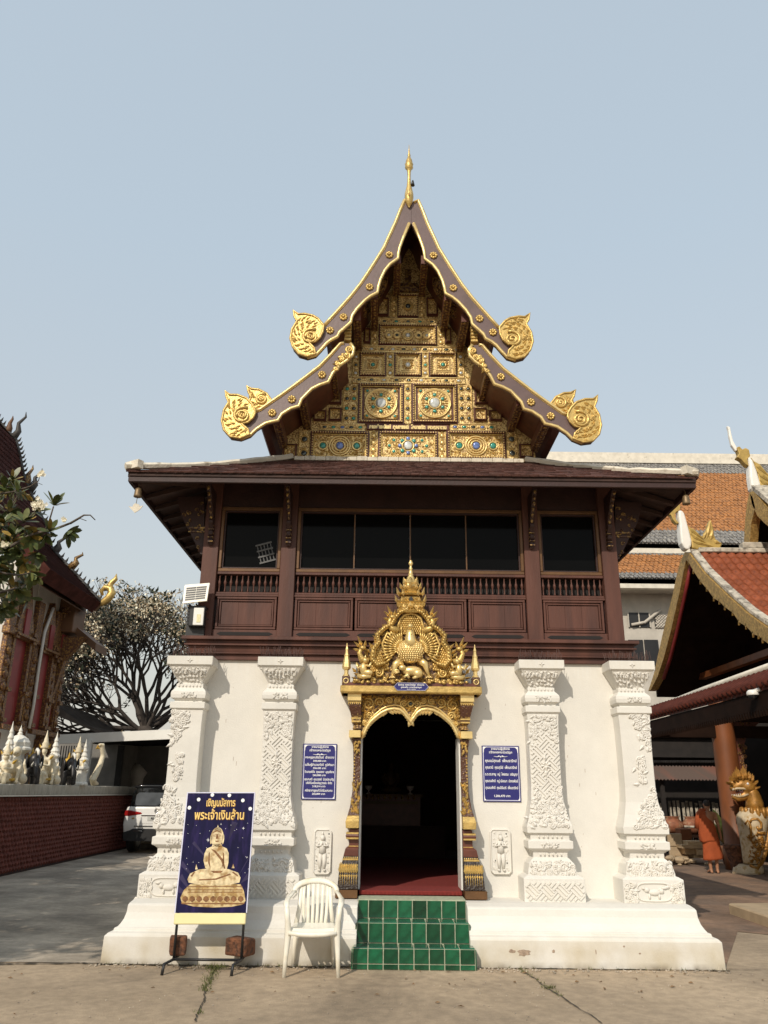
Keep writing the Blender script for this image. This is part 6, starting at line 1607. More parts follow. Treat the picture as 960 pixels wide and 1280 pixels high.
# ---- parked car, seen from behind
M['carwhite'] = mat('white_car_paint', (.80, .79, .76), .18, var=.02, coat=.6)
M['carglass'] = mat('dark_car_glass', (.012, .013, .014), .05, var=.1)
M['carblack'] = mat('black_car_plastic', (.016, .016, .017), .5, var=.2)
M['taillight'] = mat('red_tail_lamp', (.33, .012, .012), .12, var=.2, coat=.5)
M['chrome'] = mat('chrome', (.7, .7, .7), .15, 1, var=.03)
M['plate'] = mat('grey_number_plate', (.55, .55, .52), .4, var=.05)
cl = at(152, 1040, Y=14.0)
car = thing('parked_suv', 'white parked SUV seen from behind under the carport', 'car', (cl.x+.93, 14.0, 0))
def carsec(y, secs):      # closed cross-section (x, z) right half, mirrored
    return [(y, x, z) for x, z in secs]
half = [  # y, list of (x, z) from bottom to top
    (0.00, [(.70, .52), (.86, .56), (.90, .75), (.88, .95), (.84, 1.10), (.80, 1.20), (.70, 1.22)]),
    (0.06, [(.72, .42), (.90, .50), (.93, .75), (.92, .95), (.89, 1.12), (.86, 1.22), (.78, 1.25)]),
    (0.70, [(.74, .35), (.92, .42), (.935, .75), (.93, .98), (.90, 1.12), (.87, 1.22), (.80, 1.25)]),
    (3.40, [(.74, .35), (.92, .42), (.935, .75), (.93, .95), (.90, 1.08), (.86, 1.15), (.78, 1.17)]),
    (4.55, [(.70, .40), (.86, .45), (.90, .70), (.88, .85), (.82, .95), (.75, 1.00), (.6, 1.01)]),
    (4.75, [(.55, .45), (.72, .5), (.76, .68), (.72, .78), (.66, .86), (.58, .90), (.4, .91)])]
def loft(half, name, m, parent, smooth=True, cap=True):
    b = MB(); vs = []; fs = []; n = len(half[0][1])*2
    for y, h in half:
        vs += [(x, y, z) for x, z in h]+[(-x, y, z) for x, z in h[::-1]]
    for i in range(len(half)-1):
        for j in range(n): a = i*n+j; c = i*n+(j+1) % n; fs.append((a, c, c+n, a+n))
    fs.append(tuple(range(n))[::-1]); q = (len(half)-1)*n; fs.append(tuple(range(q, q+n)))
    b.add(vs, fs, 0, False); o = b.build(name, m, parent, bevel=.025, seg=3)
    for p in o.data.polygons: p.use_smooth = True
    return o
loft(half, 'body', 'carwhite', car)
loft([(.04, [(.80, 1.22), (.79, 1.24), (.72, 1.60), (.60, 1.75)]), (.22, [(.84, 1.22), (.83, 1.25), (.74, 1.68), (.62, 1.79)]), (2.2, [(.84, 1.20), (.83, 1.22), (.73, 1.70), (.62, 1.80)]), (3.0, [(.82, 1.14), (.80, 1.16), (.68, 1.55), (.6, 1.62)]), (3.65, [(.78, 1.10), (.76, 1.12), (.62, 1.14), (.5, 1.15)])], 'cabin', 'carglass', car)
loft([(.02, [(.62, 1.735), (.70, 1.745), (.66, 1.80), (.5, 1.825)]), (.3, [(.66, 1.745), (.74, 1.75), (.68, 1.825), (.5, 1.85)]), (2.3, [(.66, 1.75), (.74, 1.755), (.68, 1.82), (.5, 1.845)]), (2.9, [(.62, 1.62), (.68, 1.625), (.62, 1.67), (.5, 1.69)])], 'roof_panel', 'carglass', car)
b = MB(); b.prism([(-.66, 1.27), (.66, 1.27), (.62, 1.56), (.55, 1.62), (-.55, 1.62), (-.62, 1.56)], .025, .06)
M['rearglass'] = mat('grey_reflecting_rear_glass', (.10, .11, .12), .08, var=.3, vscale=3)
rg = b.build('rear_window', 'rearglass', car); b = MB(); b.tube([(.0, .015, 1.29), (.40, .012, 1.34)], .012, 5); b.build('wiper', 'carblack', rg)
for s in (-1, 1):
    b = MB(); pl = [(s*.91, 1.00), (s*.89, 1.13), (s*.80, 1.15), (s*.45, 1.09), (s*.40, 1.06), (s*.47, 1.035), (s*.80, .985)]; b.prism(pl, -.015, .09); b.build('taillight', 'taillight', car, bevel=.012)
    b = MB(); b.tube([(s*.62, -.012, .565), (s*.58, -.02, .60), (s*.36, -.02, .60), (s*.32, -.012, .555)], .018, 6); b.build('bumper_trim', 'chrome', car)
    for y in (.85, 3.7):
        b = MB(); b.X = Matrix.Translation((s*.80, y, .38)) @ Matrix.Rotation(pi/2, 4, 'Y'); b.lathe([(.26, -.13), (.36, -.125), (.385, -.09), (.385, .09), (.36, .125), (.26, .13)], 24); w_ = b.build('wheel', 'carblack', car)
        b = MB(); b.X = Matrix.Translation((s*.80, y, .38)) @ Matrix.Rotation(pi/2, 4, 'Y'); b.lathe([(.255, -.132), (.2, -.12), (.05, -.134), (.05, .134), (.2, .12), (.255, .132)], 10, smooth=False); b.build('rim', 'chrome', w_)
    b = MB(); b.ell((s*1.0, 3.0, 1.18), (.11, .06, .08), 8, 6); b.build('side_mirror', 'carwhite', car)
b = MB(); b.prism([(-.86, .34), (.86, .34), (.90, .55), (.70, .62), (.62, .66), (-.62, .66), (-.70, .62), (-.90, .55)], -.035, .2); b.build('rear_bumper', 'carblack', car, bevel=.02)
b = MB(); b.prism([(-.50, .88), (.50, .88), (.42, .80), (-.42, .80)], -.006, .04); b.build('tailgate_recess', 'carwhite', car)
b = MB(); b.box(-.60, .60, -.02, .03, .715, .735); b.build('tailgate_line', 'carblack', car)
b = MB(); b.box(-.42, .42, -.02, .04, 1.0, 1.02); b.build('chrome_strip', 'chrome', car)
b = MB(); b.box(-.24, .16, -.018, .02, .87, .985); pl = b.build('number_plate', 'plate', car)
t_ = text_mesh('กว 72', .085, 'lettering', 'black', pl, (-.04, -.020, .905), bold=.006)
b = MB(); ring(b, 0, 1.13, .058, .008, -.012, n=18); ring(b, 0, 1.13, .03, .006, -.014, n=14, rz=.052); ring(b, 0, 1.15, .05, .005, -.014, n=14, rz=.02); b.build('badge', 'chrome', car)
b = MB(); b.prism([(-.70, .915), (-.60, .915), (-.62, .95), (-.66, .945)], -.012, .02); b.build('sticker', 'yellow', car)

# ---- trees
M['bark'] = mat('grey_brown_bark', (.10, .078, .060), .9, var=.3, vscale=8, bump=.4)
M['bark_dark'] = mat('dark_bark', (.062, .050, .042), .95, var=.3, vscale=8)
M['leaf'] = mat('plumeria_leaf', (.075, .10, .030), .45, var=.35, vscale=3, col2=(.12, .115, .036), c2scale=4, c2amt=.42)
M['leaf_old'] = mat('yellowing_leaf', (.30, .20, .045), .5, var=.3, vscale=4)
M['leaf_y'] = mat('pale_green_leaf', (.15, .16, .045), .45, var=.2, vscale=4)
M['leaf_dim'] = mat('dark_small_leaf', (.022, .030, .012), .6, var=.4)
M['blossom'] = mat('cream_blossom', (.80, .73, .55), .6, var=.12, vscale=20)
M['blossom_dry'] = mat('tan_blossom', (.42, .32, .20), .7, var=.25, vscale=20)
def branchy(b, p, d, l, r, depth, R, tips, spread=.55, up=.12, shrink=.78):
    q = p+d*l; mid = p+d*l*.5+Vector((R.uniform(-1, 1), R.uniform(-1, 1), R.uniform(-1, 1)))*l*.06
    b.tube([p, mid, q], [r, r*.9, r*.78], 6 if depth > 3 else 4, caps=False)
    if depth == 0: tips.append((q, d)); return
    n = 3 if R.random() < .45 else 2
    a0 = R.uniform(0, 2*pi); ax = d.orthogonal().normalized(); bx_ = d.cross(ax)
    for k in range(n):
        a = a0+2*pi*k/n+R.uniform(-.4, .4); s = spread*R.uniform(.7, 1.25)
        nd = (d+(ax*cos(a)+bx_*sin(a))*s+Vector((0, 0, up))).normalized()
        branchy(b, q, nd, l*shrink*R.uniform(.85, 1.12), r*.70, depth-1, R, tips, spread, up, shrink)
R = random.Random(12)
q = at(182, 905, Y=24)
tr_ = thing('plumeria_tree', 'wide bare-branched tree covered in cream blossoms behind the carport', 'tree', (q.x, 24, 0))
tr_.scale = (1.03, 1.03, 1.07)
b = MB(); tips = []
b.tube([(0, 0, 0), (.05, 0, 2.2), (0, 0, 3.9)], [.40, .34, .30], 9); tk = b.build('trunk', 'bark_dark', tr_)
b = MB()
for k, (dx, dy, dz) in enumerate(((-.95, .1, .45), (-.75, -.5, .7), (-.45, .3, .9), (-.2, -.6, .95), (.15, .2, 1), (.5, -.4, .9), (.8, .3, .75), (1.0, -.1, .5), (-1.0, -.2, .22), (.3, .7, .8), (-1.1, .3, .08), (-.9, -.3, .02), (.6, .3, .55), (-.55, -.1, .35), (.05, -.3, .6), (-.3, .1, .5))):
    branchy(b, Vector((0, 0, 3.5+.1*(k % 4))), Vector((dx, dy, dz)).normalized(), 1.38, .095, 7 if k < 8 else 6, R, tips, .54, .085, .79)
br = b.build('branches', 'bark_dark', tr_)
b = MB()
for (p, d) in tips:
    if p.z < 4.9: continue
    n = R.choice((2, 3, 4, 6, 8)) if p.z > 6.2 else R.choice((0, 1, 2, 3))
    for k in range(n):
        c = p+Vector((R.gauss(0, .10), R.gauss(0, .10), R.gauss(.03, .07))); s = R.uniform(.03, .06); m = 0 if R.random() < .42 else 1
        e = [Vector((R.gauss(0, 1), R.gauss(0, 1), R.gauss(0, 1))).normalized()*s for _ in range(2)]
        b.add([c-e[0], c+e[1], c+e[0], c-e[1]], [(0, 1, 2, 3)], m)
    if R.random() < .22:
        for k in range(3):
            dd = Vector((R.gauss(0, 1), R.gauss(0, 1), R.gauss(.2, .6))).normalized(); ss = dd.orthogonal().normalized()*.05
            b.add([p, p+dd*.13+ss, p+dd*.28, p+dd*.13-ss], [(0, 1, 2, 3)], 2)
b.build('blossoms', ['blossom', 'blossom_dry', 'leaf_dim'], tr_, kind='stuff')
sh_ = thing('shrub', 'low orange-brown shrub at the foot of the blossoming tree', 'shrub', (at(148, 912, Y=22.5).x, 22.5, 2.6)); b = MB(); b.tube([(0, 0, -2.6), (0, 0, .3)], [.08, .05], 5); b.build('stem', 'bark_dark', sh_); b = MB()
for k in range(170):
    c = Vector((R.gauss(0, .5), R.gauss(0, .3), R.gauss(.75, .22))); e = [Vector((R.gauss(0, 1), R.gauss(0, 1), R.gauss(0, 1))).normalized()*.13 for _ in range(2)]; b.add([c-e[0], c+e[1]*.4, c+e[0], c-e[1]*.4], [(0, 1, 2, 3)], R.choice((0, 0, 1)))
b.build('foliage', ['blossom_dry', 'leaf'], sh_, kind='stuff')

def leaf_mesh(m):
    b = MB(); n = 6; prof = [(0, .008), (.18, .16), (.42, .27), (.68, .30), (.88, .19), (1, .02)]
    vs = []
    for t, w in prof: vs += [(t, 0, -.10*t*t), (t, w*.62, .05*w-.10*t*t), (t, -w*.62, .05*w-.10*t*t)]
    fs = []
    for i in range(n-1): a = i*3; fs += [(a, a+3, a+4, a+1), (a, a+2, a+5, a+3)]
    b.add(vs, fs, 0, True); me = bpy.data.meshes.new('leaf'); me.from_pydata(b.v, [], b.f); me.materials.append(M[m]); me.polygons.foreach_set('use_smooth', [True]*len(me.polygons)); return me
LM = [leaf_mesh('leaf'), leaf_mesh('leaf_y'), leaf_mesh('leaf_old')]
def rosette_leaves(parent, p, d, R, n, size, dark=.8):
    p, d = Vector(p), Vector(d).normalized(); ax = d.orthogonal().normalized(); bx_ = d.cross(ax)
    for k in range(n):
        a = k*2.4+R.uniform(-.3, .3); t = R.uniform(.15, 1.2)
        v = (d*cos(t)+(ax*cos(a)+bx_*sin(a))*sin(t)+Vector((0, 0, -.18))).normalized(); s = size*R.uniform(.75, 1.2)
        up = (d-v*d.dot(v)); up = up.normalized() if up.length > .05 else v.orthogonal().normalized(); si = up.cross(v)
        m4 = Matrix(((v.x*s, si.x*s, up.x*s, p.x), (v.y*s, si.y*s, up.y*s, p.y), (v.z*s, si.z*s, up.z*s, p.z), (0, 0, 0, 1)))
        o = bpy.data.objects.new('leaf', LM[0 if R.random() < dark else R.choice((1, 1, 2))]); COL.objects.link(o); o.parent = parent; o.matrix_local = m4
R = random.Random(5)
near = thing('plumeria_tree', 'leafy plumeria reaching in from the left edge with white flower clusters', 'tree', (-9.6, 2.6, 1.5))
W2L = Vector((-9.6, 2.6, 1.5))
b = MB(); b.tube([(0, 0, 0), (.1, .05, 1.2), (.2, .1, 2.2)], [.16, .14, .12], 8); b.build('trunk', 'bark', near)
YB2 = 2.6
def nb(pts, r0, r1):
    P = [at(x, y, Y=YB2+dy)-W2L for x, y, dy in pts]; n = len(P); b.tube(P, [r0+(r1-r0)*i/(n-1) for i in range(n)], 5); return P
b = MB(); root = Vector((.2, .1, 2.2))
def frm(pts, r0, r1): 
    P = nb(pts, r0, r1); b.tube([root, (root+P[0])/2+Vector((0, 0, .3)), P[0]], [.08, .06, r0], 6); return P
frm([(-20, 700, 0), (5, 688, 0), (40, 668, 0), (70, 661, 0), (88, 654, 0), (105, 644, 0), (113, 644, 0), (119, 650, 0)], .035, .008)
nb([(56, 664, 0), (62, 650, 0), (67, 633, 0)], .016, .012); nb([(88, 655, 0), (100, 648, .1), (108, 651, .1)], .01, .006)
frm([(-20, 670, .2), (10, 662, .2), (30, 653, .2), (44, 640, .1)], .022, .012); frm([(-15, 620, .3), (15, 615, .2), (38, 608, .1), (48, 601, 0), (50, 594, 0)], .02, .006); nb([(46, 603, 0), (53, 606, 0)], .006, .004)
frm([(-15, 712, -.2), (8, 717, -.2), (24, 719, -.2), (38, 716, -.2)], .02, .012); frm([(-15, 745, -.1), (10, 738, -.1), (22, 735, -.1)], .03, .015)
frm([(-15, 650, .3), (10, 640, .3), (22, 620, .2)], .02, .012)
bro = b.build('branches', 'bark', near)
cl_ = [(67, 632, 0, .3, 1, 9), (84, 664, 0, .8, -.6, 11), (62, 664, 0, .2, .2, 8), (44, 640, .1, .5, .7, 9), (30, 652, .2, .2, .6, 11), (12, 640, .3, 0, 1, 12), (22, 618, .2, .3, 1, 10), (5, 655, .2, 0, .3, 12), (38, 716, -.2, .8, -.7, 11), (22, 735, -.1, .5, -.5, 10), (8, 690, 0, .1, .2, 12), (48, 690, 0, .2, -.9, 11), (25, 690, .2, .1, -.2, 12), (5, 610, .2, .1, .6, 9), (2, 760, -.1, .3, -.5, 9), (18, 672, .1, 0, .4, 12), (40, 672, .1, .4, -.2, 10), (12, 712, 0, 0, -.4, 11), (30, 705, .1, .2, -.3, 11), (-6, 630, .2, 0, .4, 12), (-6, 680, .2, 0, 0, 12), (-5, 720, 0, 0, -.3, 12), (56, 668, .1, .4, -.6, 8), (0, 700, 0, .1, 0, 11), (15, 600, .3, .2, .6, 8)]
for (x, y, dy, dx, dz, n) in cl_: rosette_leaves(near, at(x, y, Y=YB2+dy)-W2L, (dx, -.35, dz), R, n, .25, .72)
back = MB(); lv = [v.co.copy() for v in LM[0].vertices]; lf = [tuple(p.vertices) for p in LM[0].polygons]
for k in range(46):      # the deeper leaves of the same crown, too tangled to pick apart
    x, y = R.uniform(-12, 44)*R.random()**.3, R.uniform(606, 772); 
    if x > 62-abs(y-690)*.35: continue
    p = at(x, y, Y=YB2+R.uniform(.3, .9))-W2L; d = Vector((R.gauss(.2, .5), R.gauss(-.2, .4), R.gauss(.2, .6))).normalized()
    for j in range(9):
        v = (d+Vector((R.gauss(0, .8), R.gauss(0, .8), R.gauss(-.1, .7)))).normalized(); s = .24*R.uniform(.75, 1.2); up = v.orthogonal().normalized(); si = up.cross(v)
        back.add([p+(v*q.x+si*q.y+up*q.z)*s for q in lv], lf, R.choice((0, 0, 0, 1, 2)), True)
back.build('inner_foliage', ['leaf', 'leaf_y', 'leaf_old'], near, kind='stuff')
b = MB()
for (x, y, n, s) in ((48, 632, 26, .09), (51, 592, 9, .045), (4, 681, 14, .06), (81, 650, 5, .03)):
    c0_ = at(x, y, Y=YB2-.1)-W2L
    for k in range(n):
        c = c0_+Vector((R.gauss(0, s*.55), R.gauss(0, s*.5), R.gauss(0, s*.45)))
        for j in range(5):
            a = 2*pi*j/5; n1 = Vector((cos(a), -.5, sin(a)))*.045; n2 = Vector((cos(a+.9), -.5, sin(a+.9)))*.035; b.add([c, c+n1, c+n2], [(0, 1, 2)])
b.build('flower_cluster', 'blossom', near)
# the crown of this tree and two more trees stand outside the picture to the left; they shade the driveway
def shade_tree(name, label, x, y, z0, h, cr, seed, n=5200, group=None):
    R = random.Random(seed); t = thing(name, label, 'tree', (x, y, z0), group=group); b = MB(); tips = []
    b.tube([(0, 0, 0), (.05, 0, h*.25), (0, .05, h*.45)], [.2, .17, .15], 8); b.build('trunk', 'bark', t); b = MB()
    for k in range(6): a = k*pi/3; branchy(b, Vector((0, 0, h*.40)), Vector((cos(a), sin(a), .9)).normalized(), cr*.42, .10, 3, R, tips, .6, .1, .72)
    b.build('branches', 'bark', t); b = MB()
    for k in range(n):
        u = Vector((R.gauss(0, 1), R.gauss(0, 1), R.gauss(0, 1))).normalized()*R.random()**.4; c = Vector((u.x*cr, u.y*cr, h*.68+u.z*h*.33))
        if R.random() < .5 and tips: c = tips[R.randrange(len(tips))][0]+Vector((R.gauss(0, .3), R.gauss(0, .3), R.gauss(0, .25)))
        e = Vector((R.gauss(0, 1), R.gauss(0, 1), R.gauss(0, .5))).normalized(); f = e.cross(Vector((R.gauss(0, 1), R.gauss(0, 1), R.gauss(0, 1)))).normalized(); b.add([c-e*.02, c+e*.14+f*.06, c+e*.3, c+e*.14-f*.06], [(0, 1, 2, 3)], 0 if R.random() < .8 else 1)
    b.build('crown', ['leaf', 'leaf_y'], t, kind='stuff')
for (x, y, z0, h, cr, seed, lab) in ((-9.3, .1, 0, 7.8, 2.7, 3, 'leafy tree behind the boundary wall outside the left edge, nearest the plumeria'), (-8.9, -4.6, 0, 8.0, 2.8, 4, 'leafy tree outside the left edge beyond the near end of the wall'), (-8.9, -8.6, 0, 6.2, 1.7, 6, 'smaller leafy tree outside the left edge close to the yard')):
    shade_tree('shade_tree', lab, x, y, z0, h, cr, seed)
# ================================================================== right side
M['tileor'] = mat('orange_roof_tile', (.37, .155, .045), .65, var=.35, vscale=7, col2=(.19, .08, .028), c2scale=9, c2amt=.42)
M['tilegrey'] = mat('grey_roof_tile', (.16, .15, .14), .7, var=.5, vscale=9, col2=(.36, .33, .28), c2scale=12, c2amt=.42)
M['tilered'] = vary(mat('red_concrete_tile', (.235, .064, .027), .65, spec=.15, var=.22, vscale=6, bump=.15, col2=(.17, .050, .027), c2scale=8, c2amt=.38), .18)
M['maroon'] = mat('maroon_eave_tile', (.085, .022, .014), .7, spec=.15, var=.3, vscale=8)
M['fascia_w'] = stain(mat('white_roof_trim', (.68, .63, .53), .8, var=.12, vscale=5, col2=(.42, .38, .31), c2scale=6, c2amt=.3), 0, .01, (.5, .5, .5), 4, 0)
M['cement'] = mat('weathered_cement_ridge', (.47, .42, .34), .9, var=.3, vscale=6, col2=(.16, .14, .115), c2scale=7, c2amt=.42, bump=.3)
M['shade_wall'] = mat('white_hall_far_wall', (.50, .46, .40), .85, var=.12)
M['gold_edge'] = mat('gilt_mosaic_board', (.44, .28, .085), .5, .35, var=.35, vscale=14, bump=.6, bscale=30, col2=(.28, .16, .05), c2scale=22, c2amt=.42)
M['swan_white'] = mat('white_swan_body', (.80, .77, .70), .4, var=.04)
M['yellow_gold'] = mat('yellow_gold_paint', (.46, .31, .085), .5, .25, var=.25, vscale=8)
M['column'] = mat('rust_orange_column', (.19, .062, .020), .5, var=.25, vscale=2.5, stretch=(1, 1, .4), col2=(.13, .048, .018), c2scale=3, c2amt=.4)
M['darkwood'] = mat('dark_pavilion_timber', (.018, .009, .006), .8, var=.3, spec=.08)
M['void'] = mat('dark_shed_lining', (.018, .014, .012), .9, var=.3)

# ---- large hall with banded tile roof
bh = thing('assembly_hall', 'large hall with a banded orange and grey tiled roof behind the pavilion', 'temple building', (0, 0, 0))
zz = lambda py, Y: at(800, py, Y=Y).z
RX0, RX1 = 4.5, 34
ridgeY, f1Y, f2Y = 25.0, 20.0, 18.4
def slope(Ya, za, Yb, zb, name):
    b = MB(); b.add([(RX0, Ya, za), (RX1, Ya, za), (RX1, Yb, zb), (RX0, Yb, zb), (RX0, Ya, za-.2), (RX1, Ya, za-.2), (RX1, Yb, zb-.2), (RX0, Yb, zb-.2)], [(0, 1, 2, 3), (7, 6, 5, 4), (0, 4, 5, 1), (2, 6, 7, 3), (1, 5, 6, 2), (0, 3, 7, 4)]); return b.build(name, 'tilegrey', bh)
def scale_tiles(Ya, za, Yb, zb, rows, gcount, parent):
    """rows of pointed tiles from the eave (a) to the ridge (b); the first and last gcount rows are grey"""
    b = MB(); r = random.Random(rows); A = Vector((0, Ya, za)); D = Vector((0, Yb-Ya, zb-za)); L_ = D.length; d = D/L_; n = Vector((0, -d.z, d.y)); w = .165; st = L_/rows
    for i in range(rows):
        grey = i < gcount[0] or i >= rows-gcount[1]
        for k in range(int((19-RX0)/w)):
            x = RX0+k*w+(w/2 if i % 2 else 0); o = A+d*(i*st)+n*(.035+r.uniform(0, .02)); t = o+d*st*1.6-n*.03
            b.add([(x+w/2, *(o-d*st*.28)[1:]), (x+w*.93, *o[1:]), (x+w*.93, *t[1:]), (x+w*.07, *t[1:]), (x+w*.07, *o[1:]),
                   (x+w/2, *(o-d*st*.28-n*.03)[1:]), (x+w*.93, *(o-n*.03)[1:]), (x+w*.07, *(o-n*.03)[1:])], [(0, 1, 2, 3, 4), (0, 5, 6, 1), (4, 7, 5, 0)], 1 if grey else 0)
    b.build('roof_tiles', ['tileor', 'tilegrey'], parent, kind='stuff')
s1 = slope(f1Y, zz(679, f1Y), ridgeY, zz(577, ridgeY), 'upper_roof'); scale_tiles(f1Y-.02, zz(678, f1Y), ridgeY, zz(577, ridgeY), 31, (4, 5), s1)
s2 = slope(f2Y, zz(723, f2Y), f1Y+.1, zz(691, f1Y+.1), 'lower_roof'); scale_tiles(f2Y-.02, zz(722.5, f2Y), f1Y+.1, zz(691, f1Y+.1), 11, (2, 1), s2)
b = MB(); b.box(RX0, RX1, ridgeY-.25, ridgeY+.25, zz(578.5, ridgeY)-.1, zz(568.5, ridgeY)); b.build('ridge_cap', 'fascia_w', bh)
b = MB(); b.box(RX0, RX1, f1Y+.0, f1Y+.25, zz(691, f1Y), zz(679.5, f1Y)); b.build('fascia', 'fascia_w', bh)
b = MB(); b.box(RX0, RX1, f2Y+.0, f2Y+.25, zz(735, f2Y), zz(723.5, f2Y)); b.build('fascia', 'fascia_w', bh)
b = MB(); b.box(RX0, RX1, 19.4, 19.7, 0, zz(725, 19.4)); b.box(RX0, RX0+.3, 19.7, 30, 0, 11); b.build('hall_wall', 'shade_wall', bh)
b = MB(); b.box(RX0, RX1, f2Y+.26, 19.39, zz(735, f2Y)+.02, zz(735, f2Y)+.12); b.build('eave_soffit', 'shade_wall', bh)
p0, p1 = at(786, 784, Y=19.38), at(811, 766, Y=19.38); b = MB(); b.box(p0.x, p1.x, 19.36, 19.42, p0.z, p1.z); wf = b.build('window', 'black', bh)
for k in range(3):
    x = p0.x+(p1.x-p0.x)*(k+.0)/2.0; b = MB(); b.box(x-.02, x+.02, 19.33, 19.36, p0.z, p1.z); b.build('window_bar', 'shade_wall', wf)
p0, p1 = at(819, 785, Y=19.38), at(836, 768, Y=19.38); b = MB(); n_ = 5
b.box(p0.x, p1.x, 19.37, 19.398, p0.z, p1.z); vb = b.build('vent_block', 'black', bh); b = MB()
for k in range(-n_, n_):
    w, h = p1.x-p0.x, p1.z-p0.z
    for s in (-1, 1):
        pts = []
        for t in range(9):
            u = t/8; x = k/n_+u if s > 0 else k/n_+1-u
            if 0 <= x <= 1: pts.append((p0.x+w*x, 19.36, p0.z+h*u))
        if len(pts) > 1: b.tube(pts, .025, 4)
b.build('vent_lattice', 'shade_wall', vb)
p0, p1 = at(788, 800, Y=19.38), at(826, 835, Y=19.38)
for k, (xa, xb) in enumerate(((788, 803), (808, 822))):
    a, c = at(xa, 832, Y=19.38), at(xb, 800, Y=19.38); b = MB(); b.box(a.x, c.x, 19.34, 19.41, a.z, c.z); b.build('window', 'black', bh)
b = MB(); q0, q1 = at(826, 762, Y=19.3), at(806, 778, Y=19.3); b.tube([(q0.x, 19.3, q0.z), (q1.x, 19.3, q1.z), (q1.x-.5, 19.3, q1.z-.1)], .06, 5); b.build('stay_bar', 'shade_wall', bh)

# ---- open pavilion with gilded gable boards
PV = thing('pavilion', 'open timber pavilion with red tiles, gilded gable boards and swan finials', 'pavilion', (0, 0, 0))
GXX = 7.2
def ax(pts, X): return [(lambda q: (q.y, q.z))(at(*p, X=X)) for p in pts]
far_o = [(861, 690), (855, 703), (850, 722), (845.6, 744), (836, 780), (827, 819), (822, 842), (814.7, 864)]
far_i = [(818, 862), (826.5, 846), (834.5, 822), (843.5, 788), (854, 742), (862.5, 700)]
near_o = [(861, 690), (866, 691), (885, 716), (911, 741), (939, 766), (960, 781), (990, 800), (1020, 815)]
near_i = [(1020, 836), (990, 820), (960, 800), (955, 795), (948, 793), (939, 783), (930, 778), (922, 766), (912, 759), (905, 752), (898, 748), (889, 736), (881, 727), (872, 714), (866, 703), (862.5, 700)]
b = MB(); b.prism(ax(far_o+far_i, GXX), GXX-.10, GXX+.10, plane='YZ'); b.build('bargeboard', 'gold_edge', PV)
b = MB(); b.prism(ax(near_o+near_i, GXX), GXX-.10, GXX+.10, plane='YZ'); b.build('bargeboard', 'gold_edge', PV)
no = ax(near_o[1:], GXX); fo = ax(far_o, GXX)
# flame teeth hanging from the near board
b = MB(); ni = ax(near_i, GXX)
for i in range(len(ni)-1):
    y, z = ni[i]; b.add([(GXX-.10, y, z+.05), (GXX-.10, y+.07, z-.05), (GXX-.10, y+.03, z+.08), (GXX-.06, y, z+.05), (GXX-.06, y+.07, z-.05), (GXX-.06, y+.03, z+.08)], [(0, 1, 2), (5, 4, 3), (0, 3, 4, 1), (1, 4, 5, 2)])
b.build('flame_teeth', 'gold_edge', PV)
# red line inside the far board
b = MB(); b.tube([(GXX+.03, y, z) for y, z in ax([(862, 706), (855, 742), (845, 788), (836, 824), (828, 848)], GXX)], .05, 5); b.build('red_inner_edge', 'redframe', PV)
# roof slabs (near slope, far slope)
ridge = no[0]; ny = no; fy = fo
def slab(poly, x0, x1, d, name, m):
    lo = [(y, z-d) for y, z in poly]; b = MB(); b.prism(poly+lo[::-1], x0, x1, plane='YZ'); return b.build(name, m, PV)
RN = slab(ny, GXX+.12, 17, .16, 'roof', 'darkwood'); RFa = slab(fy, GXX+.12, 17, .16, 'roof', 'darkwood')
# tiles on the near slope
pts = [Vector((0, y, z)) for y, z in ny]; acc = [0]
for i in range(len(pts)-1): acc.append(acc[-1]+(pts[i+1]-pts[i]).length)
def along_(s):
    for i in range(len(pts)-1):
        if s <= acc[i+1] or i == len(pts)-2: t = (s-acc[i])/(acc[i+1]-acc[i]); return pts[i]+(pts[i+1]-pts[i])*t, (pts[i+1]-pts[i]).normalized()
def tile_geo(w, L_):
    vs = []; fs = []; n = 5
    for j in range(n+1):
        u = j/n; h = .055*sin(pi*u)**.8 if u < 1 else 0
        vs += [(w*u, 0, h), (w*u, L_, h+.012)]
    for j in range(n): a = j*2; fs.append((a, a+2, a+3, a+1))
    k = len(vs)
    for j in range(n+1): u = j/n; h = .055*sin(pi*u)**.8; vs.append((w*u, L_, h-.025))
    for j in range(n): fs.append((j*2+1, j*2+3, k+j+1, k+j))
    return vs, fs
tw, tl = .215, .30
vs, fs = tile_geo(tw, tl*1.12); me = bpy.data.meshes.new('roof_tile'); me.from_pydata(vs, [], fs); me.materials.append(M['tilered']); me.polygons.foreach_set('use_smooth', [True]*len(fs))
extra = MB()
for i in range(int(acc[-1]/tl)):
    p, t = along_(i*tl+.02); n = Vector((0, -t.z, t.y)); n = n if n.z > 0 else -n
    for k in range(36):
        x = GXX+.14+k*tw
        m4 = Matrix(((1, 0, 0, x), (0, t.y, n.y, p.y+n.y*.02), (0, t.z, n.z, p.z+n.z*.02), (0, 0, 0, 1)))
        if k < 15 and i < 19: o = bpy.data.objects.new('roof_tile', me); COL.objects.link(o); o.parent = RN; o.matrix_local = m4
        else: extra.add([m4 @ Vector(v) for v in vs], fs, 0, True)
extra.build('roof_tiles_beyond', 'tilered', RN, kind='stuff')
b = MB()      # white verge coping along the near board and cement ridge
